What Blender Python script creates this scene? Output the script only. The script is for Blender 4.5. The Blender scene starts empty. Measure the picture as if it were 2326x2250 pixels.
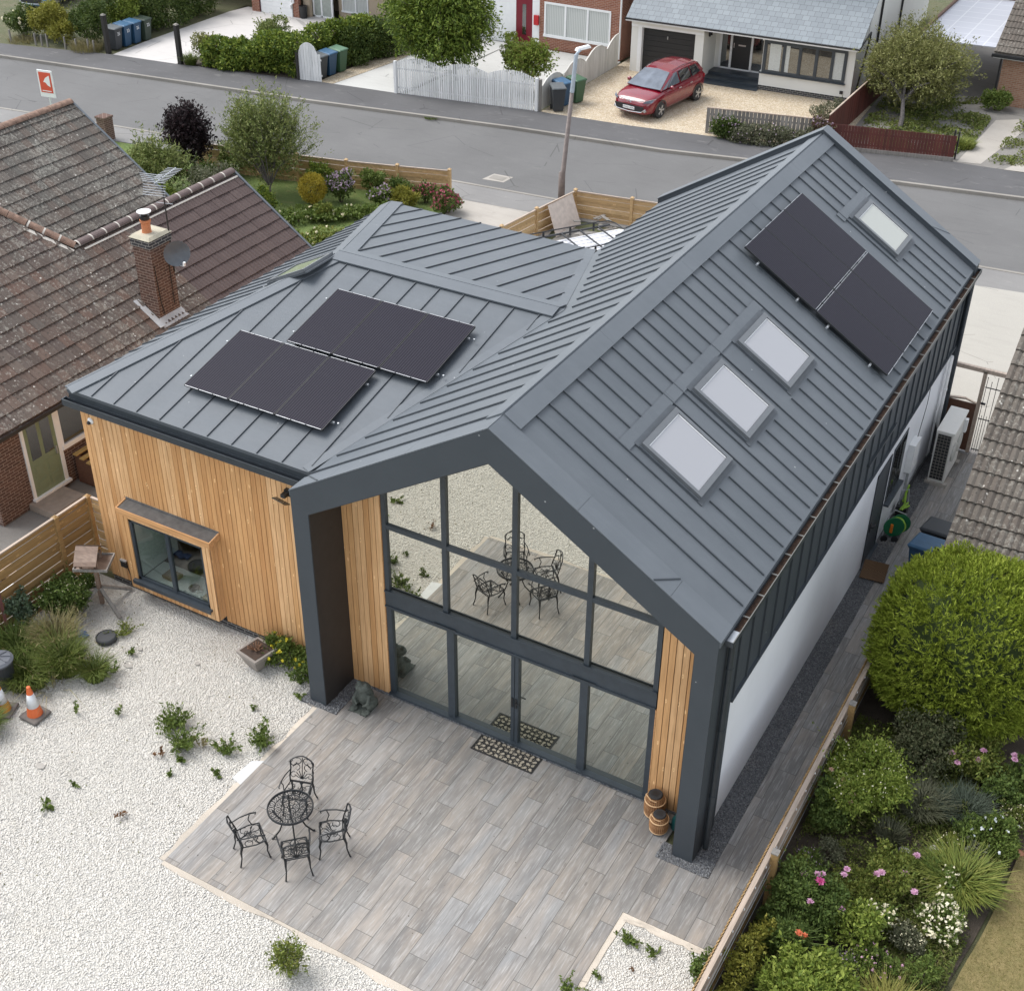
import bpy, math, random
import numpy as np
from mathutils import Vector, Matrix
random.seed(7); RNG = np.random.default_rng(11)
sc = bpy.context.scene
COL = sc.collection

# ------------------------------------------------------------------ camera
CAM = (12.6835, -14.6426, 17.6970); YAW, PIT, ROL = -0.513299, 0.595312, 0.010833
FPX, IW, IH = 2999.05, 2326.0, 2250.0
_f = Vector((math.cos(PIT)*math.sin(YAW), math.cos(PIT)*math.cos(YAW), -math.sin(PIT)))
_r = Vector((math.cos(YAW), -math.sin(YAW), 0)); _u = _r.cross(_f)
CR = math.cos(ROL)*_r + math.sin(ROL)*_u; CU = -math.sin(ROL)*_r + math.cos(ROL)*_u; CF = _f
cam = bpy.data.objects.new('camera', bpy.data.cameras.new('camera')); COL.objects.link(cam)
m = Matrix.Identity(4)
for i in range(3):
    m[i][0] = CR[i]; m[i][1] = CU[i]; m[i][2] = -CF[i]; m[i][3] = CAM[i]
cam.matrix_world = m
cam.data.sensor_fit = 'HORIZONTAL'; cam.data.sensor_width = 36.0; cam.data.lens = FPX/IW*36.0
cam.data.clip_start = 0.5; cam.data.clip_end = 600
sc.camera = cam

# ------------------------------------------------------------------ light
SUN_EL, SUN_AZ = math.radians(58), math.radians(-92)      # azimuth from +y towards +x
w = bpy.data.worlds.new('World'); sc.world = w; w.use_nodes = True
nt = w.node_tree; nt.nodes.clear()
out = nt.nodes.new('ShaderNodeOutputWorld'); bg = nt.nodes.new('ShaderNodeBackground')
sky = nt.nodes.new('ShaderNodeTexSky'); sky.sky_type = 'NISHITA'; sky.sun_disc = False
sky.sun_elevation = SUN_EL; sky.sun_rotation = SUN_AZ
sky.altitude = 50; sky.air_density = 1.0; sky.dust_density = 1.2; sky.ozone_density = 1.0
hs = nt.nodes.new('ShaderNodeHueSaturation'); hs.inputs['Saturation'].default_value = 0.28
nt.links.new(sky.outputs[0], hs.inputs['Color']); nt.links.new(hs.outputs[0], bg.inputs[0])
bg.inputs[1].default_value = 0.15
nt.links.new(bg.outputs[0], out.inputs[0])
sd = bpy.data.lights.new('sun', 'SUN'); sd.energy = 1.3; sd.angle = math.radians(34); sd.color = (1.0, 0.965, 0.92)
so = bpy.data.objects.new('sun', sd); COL.objects.link(so)
dvec = Vector((math.sin(SUN_AZ)*math.cos(SUN_EL), math.cos(SUN_AZ)*math.cos(SUN_EL), math.sin(SUN_EL)))
so.rotation_euler = dvec.to_track_quat('Z', 'Y').to_euler(); so.location = (0, 0, 60)
sc.view_settings.view_transform = 'Standard'; sc.view_settings.look = 'None'
sc.view_settings.exposure = 1.2; sc.view_settings.gamma = 1.0; sc.view_settings.use_curve_mapping = False
sc.render.engine = 'CYCLES'; sc.cycles.max_bounces = 6; sc.cycles.transparent_max_bounces = 8

# ------------------------------------------------------------------ helpers
def gp(u, v, z=0.0):
    """a point of the survey: photo pixel (u,v) on the level z, in metres"""
    d = CF + ((u-IW/2)*CR - (v-IH/2)*CU)/FPX
    t = (z-CAM[2])/d.z
    return (CAM[0]+t*d.x, CAM[1]+t*d.y, z)

def wloc(o):
    l = Vector((0, 0, 0))
    while o is not None:
        l += o.location; o = o.parent
    return l

def tag(o, label=None, cat=None, group=None, kind=None):
    if label: o['label'] = label
    if cat: o['category'] = cat
    if group: o['group'] = group
    if kind: o['kind'] = kind
    return o

def empty(name, loc, label, cat, group=None):
    o = bpy.data.objects.new(name, None); COL.objects.link(o); o.location = loc
    o.empty_display_size = 0.2
    return tag(o, label, cat, group)

def dup(root, loc, rz=0, label=None, group=None, scale=None):
    def cp(o, par):
        c = o.copy(); COL.objects.link(c); c.parent = par
        for ch in [x for x in o.children]: cp(ch, c)
        return c
    r = cp(root, None); r.location = loc; r.rotation_euler = (0, 0, rz)
    if scale: r.scale = scale
    if label: r['label'] = label
    if group: r['group'] = group
    return r

class MB:
    def __init__(s): s.v = []; s.f = []; s.mi = []; s.cur = 0
    def add(s, vs, fs):
        b = len(s.v); s.v += [tuple(p) for p in vs]
        for q in fs: s.f.append([b+i for i in q]); s.mi.append(s.cur)
        return s
    def box(s, x0, y0, z0, x1, y1, z1):
        return s.add([(x0,y0,z0),(x1,y0,z0),(x1,y1,z0),(x0,y1,z0),(x0,y0,z1),(x1,y0,z1),(x1,y1,z1),(x0,y1,z1)],
              [(3,2,1,0),(4,5,6,7),(0,1,5,4),(1,2,6,5),(2,3,7,6),(3,0,4,7)])
    def taper(s, c, b, t, z0, z1):
        """tapered box: centre c, base half sizes b, top half sizes t"""
        x, y = c
        return s.add([(x-b[0],y-b[1],z0),(x+b[0],y-b[1],z0),(x+b[0],y+b[1],z0),(x-b[0],y+b[1],z0),
               (x-t[0],y-t[1],z1),(x+t[0],y-t[1],z1),(x+t[0],y+t[1],z1),(x-t[0],y+t[1],z1)],
              [(3,2,1,0),(4,5,6,7),(0,1,5,4),(1,2,6,5),(2,3,7,6),(3,0,4,7)])
    def bar(s, p0, p1, w_, h_, up=(0,0,1)):
        p0 = Vector(p0); p1 = Vector(p1); d = (p1-p0); n = d.normalized(); up = Vector(up)
        a = n.cross(up)
        if a.length < 1e-4: a = n.cross(Vector((0,1,0)))
        a.normalize(); b = a.cross(n).normalized()
        vs = []
        for p in (p0, p1):
            for sa, sb in ((-1,-1),(1,-1),(1,1),(-1,1)): vs.append(p + a*(w_/2*sa) + b*(h_/2*sb))
        return s.add(vs, [(0,1,2,3),(7,6,5,4),(4,5,1,0),(5,6,2,1),(6,7,3,2),(7,4,0,3)])
    def poly(s, pts): return s.add(pts, [tuple(range(len(pts)))])
    def prism(s, pts, vec):
        n = len(pts); v = Vector(vec); vs = [Vector(p) for p in pts]
        fs = [tuple(range(n-1,-1,-1)), tuple(range(n, 2*n))] + [(i, (i+1)%n, n+(i+1)%n, n+i) for i in range(n)]
        return s.add(vs + [p+v for p in vs], fs)
    def slab(s, pts, z0, z1): return s.prism([(p[0],p[1],z0) for p in pts], (0,0,z1-z0))
    def tube(s, pts, r, seg=8, cap=True):
        pts = [Vector(p) for p in pts]; n = len(pts); rs = r if isinstance(r, (list, tuple)) else [r]*n
        vs = []; prev = None
        for i, p in enumerate(pts):
            d = (pts[min(i+1,n-1)]-pts[max(i-1,0)])
            d = d.normalized() if d.length > 1e-9 else Vector((0,0,1))
            if prev is None:
                a = d.cross(Vector((0,0,1)))
                if a.length < 1e-3: a = d.cross(Vector((1,0,0)))
            else: a = prev - d*prev.dot(d)
            a.normalize(); prev = a; b = d.cross(a)
            for k in range(seg):
                t = 2*math.pi*k/seg; vs.append(p + a*(rs[i]*math.cos(t)) + b*(rs[i]*math.sin(t)))
        fs = [(i*seg+k, i*seg+(k+1)%seg, (i+1)*seg+(k+1)%seg, (i+1)*seg+k) for i in range(n-1) for k in range(seg)]
        if cap: fs += [tuple(range(seg-1,-1,-1)), tuple((n-1)*seg+k for k in range(seg))]
        return s.add(vs, fs)
    def lathe(s, prof, c=(0,0,0), seg=20, sx=1, sy=1):
        vs = []; n = len(prof)
        for r, z in prof:
            for k in range(seg):
                t = 2*math.pi*k/seg; vs.append((c[0]+r*sx*math.cos(t), c[1]+r*sy*math.sin(t), c[2]+z))
        fs = [(i*seg+k, i*seg+(k+1)%seg, (i+1)*seg+(k+1)%seg, (i+1)*seg+k) for i in range(n-1) for k in range(seg)]
        fs += [tuple(range(seg-1,-1,-1)), tuple((n-1)*seg+k for k in range(seg))]
        return s.add(vs, fs)
    def wheel(s, c, ax, r, wd, seg=20):
        c = Vector(c); ax = Vector(ax).normalized()
        return s.tube([c-ax*wd/2, c-ax*wd*0.42, c+ax*wd*0.42, c+ax*wd/2], [r*0.93, r, r, r*0.93], seg)
    def islands(s):
        par = list(range(len(s.v)))
        def fd(a):
            while par[a] != a: par[a] = par[par[a]]; a = par[a]
            return a
        for q in s.f:
            r = fd(q[0])
            for i in q[1:]: par[fd(i)] = r
        g = {}
        for q in s.f: g.setdefault(fd(q[0]), []).append(q)
        res = []
        for fs in g.values():
            ids = sorted({i for q in fs for i in q}); mp = {a: k for k, a in enumerate(ids)}
            x = MB(); x.add([s.v[i] for i in ids], [[mp[i] for i in q] for q in fs]); res.append(x)
        return res
    def split(s, name, mats, parent=None, **kw):
        return [x.build(name, mats, parent, **kw) for x in s.islands()]
    def build(s, name, mats, parent=None, smooth=False, bevel=0, local=False):
        me = bpy.data.meshes.new(name)
        org = Vector((0,0,0)) if (parent is None or local) else wloc(parent)
        me.from_pydata([(p[0]-org.x, p[1]-org.y, p[2]-org.z) for p in s.v], [], s.f)
        if not isinstance(mats, (list, tuple)): mats = [mats]
        for mm in mats: me.materials.append(mm)
        if len(mats) > 1: me.polygons.foreach_set('material_index', s.mi)
        if smooth: me.polygons.foreach_set('use_smooth', [True]*len(me.polygons))
        me.update()
        o = bpy.data.objects.new(name, me); COL.objects.link(o); o.parent = parent
        if bevel:
            b = o.modifiers.new('bevel', 'BEVEL'); b.width = bevel; b.segments = 2; b.limit_method = 'ANGLE'; b.angle_limit = 0.6
        return o

def struct(o): o['kind'] = 'structure'; return o
def solo(o, loc): # give a top-level mesh its own origin
    l = Vector(loc); o.data.transform(Matrix.Translation(-l)); o.location = l; return o

# ------------------------------------------------------------------ materials
class N:
    def __init__(s, name):
        s.m = bpy.data.materials.new(name); s.m.use_nodes = True; s.t = s.m.node_tree
        s.b = s.t.nodes['Principled BSDF']; s.o = s.t.nodes['Material Output']
    def n(s, typ, **kw):
        x = s.t.nodes.new('ShaderNode'+typ)
        for k, v in kw.items():
            if hasattr(x, k): setattr(x, k, v)
            else: x.inputs[k.replace('_', ' ')].default_value = v
        return x
    def l(s, a, b): s.t.links.new(a, b)
    def val(s, v, sock):
        if hasattr(v, 'is_linked') or hasattr(v, 'links'): s.l(v, sock)
        else: sock.default_value = v
    def math(s, op, a, b=None, clamp=False):
        x = s.n('Math', operation=op); x.use_clamp = clamp; s.val(a, x.inputs[0])
        if b is not None: s.val(b, x.inputs[1])
        return x.outputs[0]
    def co(s, kind='Object'): return s.n('TexCoord').outputs[kind]
    def wpos(s): return s.n('NewGeometry').outputs['Position']
    def mapv(s, v, scale=(1,1,1), rot=(0,0,0), loc=(0,0,0)):
        x = s.n('Mapping'); s.l(v, x.inputs[0]); x.inputs['Scale'].default_value = scale
        x.inputs['Rotation'].default_value = rot; x.inputs['Location'].default_value = loc; return x.outputs[0]
    def noise(s, v, scale, detail=4, rough=0.55, out='Fac'):
        x = s.n('TexNoise'); s.l(v, x.inputs['Vector']); x.inputs['Scale'].default_value = scale
        x.inputs['Detail'].default_value = detail; x.inputs['Roughness'].default_value = rough; return x.outputs[out]
    def ramp(s, fac, stops):
        x = s.n('ValToRGB'); s.l(fac, x.inputs[0]); e = x.color_ramp.elements
        while len(e) < len(stops): e.new(0.5)
        for i, (p, c) in enumerate(stops): e[i].position = p; e[i].color = (*c, 1) if len(c) == 3 else c
        return x.outputs[0]
    def mix(s, f, a, b, typ='MIX'):
        x = s.n('Mix', data_type='RGBA', blend_type=typ)
        s.val(f, x.inputs[0])
        for k, v in ((6, a), (7, b)):
            if isinstance(v, tuple): x.inputs[k].default_value = (*v, 1) if len(v) == 3 else v
            else: s.l(v, x.inputs[k])
        return x.outputs[2]
    def bump(s, h, strength=0.3, dist=0.02):
        x = s.n('Bump'); s.l(h, x.inputs['Height']); x.inputs['Strength'].default_value = strength
        x.inputs['Distance'].default_value = dist; s.l(x.outputs[0], s.b.inputs['Normal']); return x
    def done(s, col=None, rough=0.6, metal=0.0, spec=None):
        if col is not None:
            if isinstance(col, tuple): s.b.inputs['Base Color'].default_value = (*col, 1)
            else: s.l(col, s.b.inputs['Base Color'])
        s.val(rough, s.b.inputs['Roughness']); s.b.inputs['Metallic'].default_value = metal
        if spec is not None: s.b.inputs['Specular IOR Level'].default_value = spec
        return s.m

def plain(name, col, rough=0.6, metal=0.0, var=0.12, scale=6, spec=None, bump=0.0):
    n = N(name); c = n.co()
    f = n.noise(c, scale, 4)
    a = tuple(max(0, x*(1-var)) for x in col); b = tuple(min(1, x*(1+var)) for x in col)
    if bump: n.bump(n.noise(c, scale*8, 3), bump, 0.01)
    return n.done(n.ramp(f, [(0.3, a), (0.7, b)]), rough, metal, spec)

def leafmat(name, cols, rough=0.65, trans=0.22):
    n = N(name); g = n.n('NewGeometry').outputs['Random Per Island']
    k = len(cols)
    cols = [(c[0]*1.34, c[1]*1.22, c[2]*1.02) if c[1] >= c[0]*0.98 else c for c in cols]
    c = n.ramp(g, [(i/(k-1) if k > 1 else 0, cc) for i, cc in enumerate(cols)])
    ln = n.noise(n.wpos(), 1.6, 2)
    c = n.mix(n.math('MULTIPLY', ln, 0.45), c, n.mix(1.0, c, (0.62, 0.72, 0.55), 'MULTIPLY'))
    n.done(c, rough, 0, 0.3)
    tr = n.n('BsdfTranslucent'); n.l(c, tr.inputs[0])
    mx = n.n('MixShader'); mx.inputs[0].default_value = trans
    n.l(n.b.outputs[0], mx.inputs[1]); n.l(tr.outputs[0], mx.inputs[2]); n.l(mx.outputs[0], n.o.inputs[0])
    return n.m

def m_metalroof(name, a, b, rough=0.42, streak=0.25):
    n = N(name); p = n.wpos()
    f = n.noise(p, 0.55, 4, 0.6); g = n.noise(n.mapv(p, (0.9, 5, 0.9)), 1.1, 5, 0.62); h = n.noise(p, 9, 3)
    c = n.ramp(f, [(0.25, a), (0.75, b)])
    c = n.mix(n.math('MULTIPLY', n.math('SUBTRACT', g, 0.45, True), streak*4, True), c, tuple(min(1, x*1.22) for x in b))
    sp = n.n('TexVoronoi'); n.l(p, sp.inputs['Vector']); sp.inputs['Scale'].default_value = 2.3
    c = n.mix(n.math('MULTIPLY', n.math('LESS_THAN', sp.outputs['Distance'], 0.035), 0.5), c, (0.5, 0.52, 0.52))
    n.bump(n.math('ADD', n.noise(p, 2.2, 2), n.math('MULTIPLY', n.noise(n.mapv(p, (1, 1, 3)), 7, 2), 0.25)), 0.35, 0.025)
    r = n.math('ADD', rough-0.08, n.math('MULTIPLY', g, 0.2))
    return n.done(c, n.math('ADD', r, 0.06), 0.0, 0.32)

M = {}
M['roof'] = m_metalroof('roof_metal', (0.088, 0.101, 0.114), (0.112, 0.126, 0.140))
M['flash'] = m_metalroof('flashing_metal', (0.100, 0.114, 0.128), (0.124, 0.139, 0.154), 0.42)
M['anthshade'] = m_metalroof('anthracite_shaded', (0.044, 0.053, 0.062), (0.055, 0.065, 0.075), 0.5, 0.08)  # roof metal with shade put into its colour, for the less lit upright faces
M['seamside'] = plain('seam_metal', (0.062, 0.072, 0.083), 0.5)
M['gutter'] = plain('gutter_metal', (0.035, 0.043, 0.051), 0.45)
M['gutterrim'] = plain('gutter_rim', (0.13, 0.13, 0.12), 0.5)
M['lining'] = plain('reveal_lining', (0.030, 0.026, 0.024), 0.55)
M['frame'] = plain('window_frame_grey', (0.040, 0.051, 0.062), 0.4)
M['render'] = plain('white_render', (0.74, 0.76, 0.79), 0.85, var=0.03, scale=1.2, bump=0.15)
M['black'] = plain('black_plastic', (0.018, 0.019, 0.021), 0.45)
M['iron'] = plain('cast_iron', (0.016, 0.018, 0.020), 0.42, 0.2)
M['white'] = plain('white_plastic', (0.78, 0.79, 0.79), 0.4, var=0.03)
M['steel'] = plain('galvanised_steel', (0.45, 0.47, 0.49), 0.4, 0.6)
M['chrome'] = plain('bright_metal', (0.62, 0.63, 0.65), 0.3, 0.8, var=0.02)
M['rubber'] = plain('rubber', (0.03, 0.03, 0.031), 0.8)
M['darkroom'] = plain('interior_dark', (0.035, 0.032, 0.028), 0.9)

def m_wood(name, c0, c1, c2, grain=1.0, axis='z', rough=0.6, knots=True):
    n = N(name); p = n.wpos(); rnd = n.n('NewGeometry').outputs['Random Per Island']
    off = n.n('CombineXYZ'); n.l(n.math('MULTIPLY', rnd, 37.0), off.inputs[0]); n.l(n.math('MULTIPLY', rnd, 91.0), off.inputs[1]); n.l(n.math('MULTIPLY', rnd, 53.0), off.inputs[2])
    va = n.n('VectorMath', operation='ADD'); n.l(p, va.inputs[0]); n.l(off.outputs[0], va.inputs[1])
    s = {'z': (14, 14, 0.9), 'x': (0.9, 14, 14), 'y': (14, 0.9, 14)}[axis]
    g = n.noise(n.mapv(va.outputs[0], s), 1.6, 5, 0.6)
    base = n.ramp(rnd, [(0, c0), (0.5, c1), (1, c2)])
    c = n.mix(n.math('MULTIPLY', n.math('SUBTRACT', g, 0.42, True), 2.2*grain, True), base, tuple(x*0.55 for x in c0))
    big = n.noise(p, 0.9, 3)
    c = n.mix(n.math('MULTIPLY', n.math('SUBTRACT', big, 0.45, True), 1.6, True), c, tuple(x*0.8 for x in c1))
    if knots:
        s2 = {'z': (7, 7, 2.2), 'x': (2.2, 7, 7), 'y': (7, 2.2, 7)}[axis]
        v = n.n('TexVoronoi'); n.l(n.mapv(va.outputs[0], s2), v.inputs['Vector']); v.inputs['Scale'].default_value = 1.0
        k = n.math('LESS_THAN', v.outputs['Distance'], 0.12)
        c = n.mix(n.math('MULTIPLY', k, 0.65), c, tuple(min(1, x*1.45) for x in c2))
        k2 = n.math('LESS_THAN', v.outputs['Distance'], 0.055)
        c = n.mix(n.math('MULTIPLY', k2, 0.75), c, tuple(x*0.35 for x in c0))
    n.bump(g, 0.25, 0.006)
    return n.done(c, rough)
M['larch'] = m_wood('larch_cladding', (0.53, 0.265, 0.100), (0.64, 0.355, 0.150), (0.75, 0.465, 0.235), grain=0.8)
M['larchx'] = m_wood('larch_trim', (0.50, 0.25, 0.10), (0.58, 0.31, 0.13), (0.66, 0.39, 0.19), axis='x', knots=False)
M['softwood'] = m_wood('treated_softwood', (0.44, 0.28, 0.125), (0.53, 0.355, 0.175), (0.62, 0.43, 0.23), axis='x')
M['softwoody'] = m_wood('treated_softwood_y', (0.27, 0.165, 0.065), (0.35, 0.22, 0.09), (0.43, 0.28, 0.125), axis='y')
M['palewood'] = m_wood('pale_timber_rail', (0.36, 0.285, 0.225), (0.43, 0.345, 0.275), (0.50, 0.405, 0.33), axis='y', knots=False)
M['greywood'] = m_wood('weathered_grey_timber', (0.17, 0.155, 0.14), (0.24, 0.225, 0.205), (0.31, 0.29, 0.265), knots=False)
M['birdwood'] = m_wood('weathered_brown_timber', (0.16, 0.105, 0.075), (0.23, 0.16, 0.12), (0.30, 0.22, 0.17), axis='x', knots=False)
M['redfence'] = m_wood('red_stained_timber', (0.078, 0.020, 0.016), (0.10, 0.025, 0.019), (0.125, 0.032, 0.024), knots=False)
M['whitewood'] = m_wood('white_painted_timber', (0.60, 0.61, 0.61), (0.70, 0.71, 0.71), (0.78, 0.785, 0.78), grain=0.9, knots=False)
M['creamwood'] = m_wood('cream_painted_timber', (0.52, 0.51, 0.47), (0.58, 0.57, 0.53), (0.63, 0.62, 0.58), grain=0.6, knots=False)
M['blackpost'] = plain('black_stained_post', (0.022, 0.020, 0.018), 0.8, bump=0.3)
M['darkboard'] = m_wood('dark_stained_timber', (0.10, 0.045, 0.028), (0.13, 0.06, 0.036), (0.16, 0.075, 0.046), axis='y', knots=False)
M['yellowwood'] = m_wood('yellow_timber_slat', (0.36, 0.23, 0.07), (0.44, 0.29, 0.10), (0.50, 0.35, 0.14), axis='y', knots=False)

def m_brick(name, c1, c2, mortar, scale=1.0):
    n = N(name); p = n.wpos(); sp = n.n('SeparateXYZ'); n.l(p, sp.inputs[0])
    cb = n.n('CombineXYZ'); n.l(n.math('ADD', sp.outputs[0], sp.outputs[1]), cb.inputs[0]); n.l(sp.outputs[2], cb.inputs[1])
    b = n.n('TexBrick'); n.l(cb.outputs[0], b.inputs['Vector']); b.inputs['Scale'].default_value = scale
    b.inputs['Brick Width'].default_value = 0.225; b.inputs['Row Height'].default_value = 0.075; b.inputs['Mortar Size'].default_value = 0.010
    b.inputs['Mortar Smooth'].default_value = 0.2; b.inputs['Bias'].default_value = 0.0
    b.inputs['Color1'].default_value = (*c1, 1); b.inputs['Color2'].default_value = (*c2, 1); b.inputs['Mortar'].default_value = (*mortar, 1)
    nz = n.noise(p, 7, 4); c = n.mix(n.math('MULTIPLY', nz, 0.5), b.outputs['Color'], tuple(x*0.6 for x in c1))
    n.bump(n.math('SUBTRACT', 1.0, b.outputs['Fac']), 0.5, 0.01)
    return n.done(c, 0.85)
M['brickbrown'] = m_brick('brown_brick', (0.085, 0.045, 0.034), (0.145, 0.075, 0.054), (0.33, 0.25, 0.20))
M['brickred'] = m_brick('red_brick', (0.23, 0.075, 0.042), (0.33, 0.13, 0.075), (0.40, 0.31, 0.25))
M['brickorange'] = m_brick('orange_brick', (0.32, 0.16, 0.095), (0.44, 0.25, 0.16), (0.42, 0.35, 0.28))
M['brickdark'] = m_brick('dark_blue_brick', (0.030, 0.030, 0.034), (0.055, 0.055, 0.06), (0.34, 0.33, 0.30))

def m_tiles(name, cols, lichen=0.5):
    n = N(name); p = n.wpos(); rnd = n.n('NewGeometry').outputs['Random Per Island']; k = len(cols)
    c = n.ramp(rnd, [(i/(k-1), cc) for i, cc in enumerate(cols)])
    c = n.mix(n.math('MULTIPLY', n.noise(p, 14, 5, 0.7), 0.75), c, tuple(x*0.62 for x in cols[0]))
    if lichen:
        f1 = n.noise(p, 11, 5, 0.75); f2 = n.noise(p, 0.8, 3)
        a = n.math('GREATER_THAN', n.math('ADD', f1, n.math('MULTIPLY', f2, 0.35)), 0.80-0.10*lichen)
        c = n.mix(n.math('MULTIPLY', a, 0.55*min(1, lichen)), c, (0.40, 0.39, 0.34))
        v = n.n('TexVoronoi'); n.l(p, v.inputs['Vector']); v.inputs['Scale'].default_value = 6.5
        c = n.mix(n.math('MULTIPLY', n.math('MULTIPLY', n.math('LESS_THAN', v.outputs['Distance'], 0.15), n.math('GREATER_THAN', n.noise(p, 1.3, 4, 0.7), 0.53)), 0.75), c, (0.55, 0.53, 0.48))
        v2 = n.n('TexVoronoi'); n.l(p, v2.inputs['Vector']); v2.inputs['Scale'].default_value = 5.3
        c = n.mix(n.math('MULTIPLY', n.math('LESS_THAN', v2.outputs['Distance'], 0.12), 0.7), c, (0.045, 0.04, 0.034))
    n.bump(n.noise(p, 40, 3), 0.4, 0.006)
    return n.done(c, 0.9)
M['tile_old'] = m_tiles('old_concrete_tiles', [(0.088, 0.066, 0.055), (0.120, 0.092, 0.077), (0.110, 0.094, 0.081), (0.145, 0.088, 0.066), (0.160, 0.130, 0.108), (0.095, 0.073, 0.065)], 0.6)
M['tile_new'] = m_tiles('brown_tiles', [(0.088, 0.062, 0.058), (0.098, 0.070, 0.065), (0.108, 0.078, 0.072)], 0)
M['tile_moss'] = m_tiles('mossy_tiles', [(0.092, 0.080, 0.070), (0.128, 0.115, 0.100), (0.142, 0.108, 0.088), (0.122, 0.116, 0.102), (0.162, 0.138, 0.118)], 0.65)
M['ridge_brown'] = plain('brown_ridge_tile', (0.115, 0.085, 0.080), 0.85)
M['ridge_old'] = plain('old_ridge_tile', (0.21, 0.135, 0.10), 0.9, var=0.35, scale=9, bump=0.3)
M['mortar'] = plain('mortar', (0.50, 0.47, 0.42), 0.9, bump=0.3)

def m_asphalt(name, col, sp=0.35, big=0.2, patches=None):
    n = N(name); p = n.wpos()
    a = n.noise(p, 0.35, 4); b = n.noise(p, 90, 2); d = n.noise(n.mapv(p, (1, 6, 1), (0, 0, 0.13)), 0.8, 4)
    c = n.ramp(a, [(0.3, tuple(x*(1-big) for x in col)), (0.7, tuple(x*(1+big) for x in col))])
    c = n.mix(n.math('MULTIPLY', n.math('SUBTRACT', b, 0.5, True), sp*6, True), c, tuple(min(1, x*1.7) for x in col))
    c = n.mix(n.math('MULTIPLY', n.math('SUBTRACT', d, 0.52, True), 1.2, True), c, tuple(x*0.75 for x in col))
    if patches:
        q = n.noise(n.mapv(p, (1, 2.2, 1)), 1.1, 5, 0.7)
        c = n.mix(n.math('MULTIPLY', n.math('SUBTRACT', q, 0.58, True), 5, True), c, patches)
    cr = n.n('TexVoronoi', feature='DISTANCE_TO_EDGE'); n.l(n.mapv(n.wpos(), (0.35, 0.5, 1)), cr.inputs['Vector']); cr.inputs['Scale'].default_value = 0.8
    ck = n.math('MULTIPLY', n.math('LESS_THAN', cr.outputs['Distance'], 0.004), n.math('GREATER_THAN', n.noise(p, 0.5, 2), 0.52)); c = n.mix(n.math('MULTIPLY', ck, 0.6), c, tuple(x*0.45 for x in col))
    n.bump(b, 0.35, 0.008)
    return n.done(c, 0.88)
M['road'] = m_asphalt('road_asphalt', (0.122, 0.121, 0.119), 0.3, 0.10, (0.15, 0.148, 0.144))
M['path'] = m_asphalt('footway_asphalt', (0.085, 0.084, 0.086), 0.3, 0.16, (0.17, 0.165, 0.16))
M['nearpath'] = m_asphalt('near_footway', (0.19, 0.186, 0.18), 0.2, 0.12, (0.26, 0.25, 0.235))
M['kerb'] = m_asphalt('kerb_stone', (0.24, 0.225, 0.20), 0.3, 0.2)
M['concrete'] = m_asphalt('concrete', (0.35, 0.325, 0.29), 0.2, 0.14, (0.26, 0.245, 0.21))
M['whitedrive'] = m_asphalt('pale_drive', (0.50, 0.48, 0.46), 0.15, 0.06)
M['greydrive'] = m_asphalt('grey_white_drive', (0.45, 0.45, 0.43), 0.3, 0.08)
M['resin'] = m_asphalt('beige_resin_drive', (0.345, 0.33, 0.295), 0.25, 0.04)
M['yard'] = m_asphalt('yard_concrete', (0.19, 0.18, 0.165), 0.3, 0.15, (0.13, 0.125, 0.11))

def m_gravel(name, cols, scale, gap, dirt=None, bump=1.0, dist=0.03, under=None):
    n = N(name); p = n.wpos(); w0 = n.noise(p, scale*0.35, 2, out='Color')
    wv = n.n('VectorMath', operation='SCALE'); n.l(w0, wv.inputs[0]); wv.inputs['Scale'].default_value = 0.9/scale
    pv = n.n('VectorMath', operation='ADD'); n.l(p, pv.inputs[0]); n.l(wv.outputs[0], pv.inputs[1])
    v = n.n('TexVoronoi'); n.l(n.mapv(pv.outputs[0], (1, 1, 1)), v.inputs['Vector']); v.inputs['Scale'].default_value = scale
    v.inputs['Randomness'].default_value = 1.0
    e = n.n('TexVoronoi', feature='DISTANCE_TO_EDGE'); n.l(n.mapv(pv.outputs[0], (1, 1, 1)), e.inputs['Vector']); e.inputs['Scale'].default_value = scale
    sep = n.n('SeparateColor'); n.l(v.outputs['Color'], sep.inputs[0]); k = len(cols)
    c = n.ramp(sep.outputs[0], [(i/(k-1), cc) for i, cc in enumerate(cols)])
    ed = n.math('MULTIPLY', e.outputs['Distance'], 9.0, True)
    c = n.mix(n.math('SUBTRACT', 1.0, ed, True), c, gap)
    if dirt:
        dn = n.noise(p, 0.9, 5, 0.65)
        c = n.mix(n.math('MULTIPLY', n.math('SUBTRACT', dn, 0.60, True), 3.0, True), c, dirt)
    h = n.math('ADD', n.math('MULTIPLY', n.math('MINIMUM', e.outputs['Distance'], 0.35), 2.0), n.math('MULTIPLY', sep.outputs[1], 0.6))
    n.bump(h, bump, dist)
    return n.done(c, 0.85)
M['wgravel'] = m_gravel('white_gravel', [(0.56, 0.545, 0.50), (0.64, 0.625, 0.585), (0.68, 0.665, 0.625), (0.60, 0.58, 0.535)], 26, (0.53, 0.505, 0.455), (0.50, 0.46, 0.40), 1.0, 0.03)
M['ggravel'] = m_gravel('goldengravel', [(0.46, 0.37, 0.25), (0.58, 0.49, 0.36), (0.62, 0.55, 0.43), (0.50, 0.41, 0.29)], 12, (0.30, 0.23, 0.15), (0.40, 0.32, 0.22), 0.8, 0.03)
M['slatechip'] = m_gravel('grey_chippings', [(0.10, 0.105, 0.115), (0.17, 0.175, 0.185), (0.26, 0.265, 0.27), (0.13, 0.135, 0.14)], 30, (0.055, 0.055, 0.058), None, 1.0, 0.03)
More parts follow.
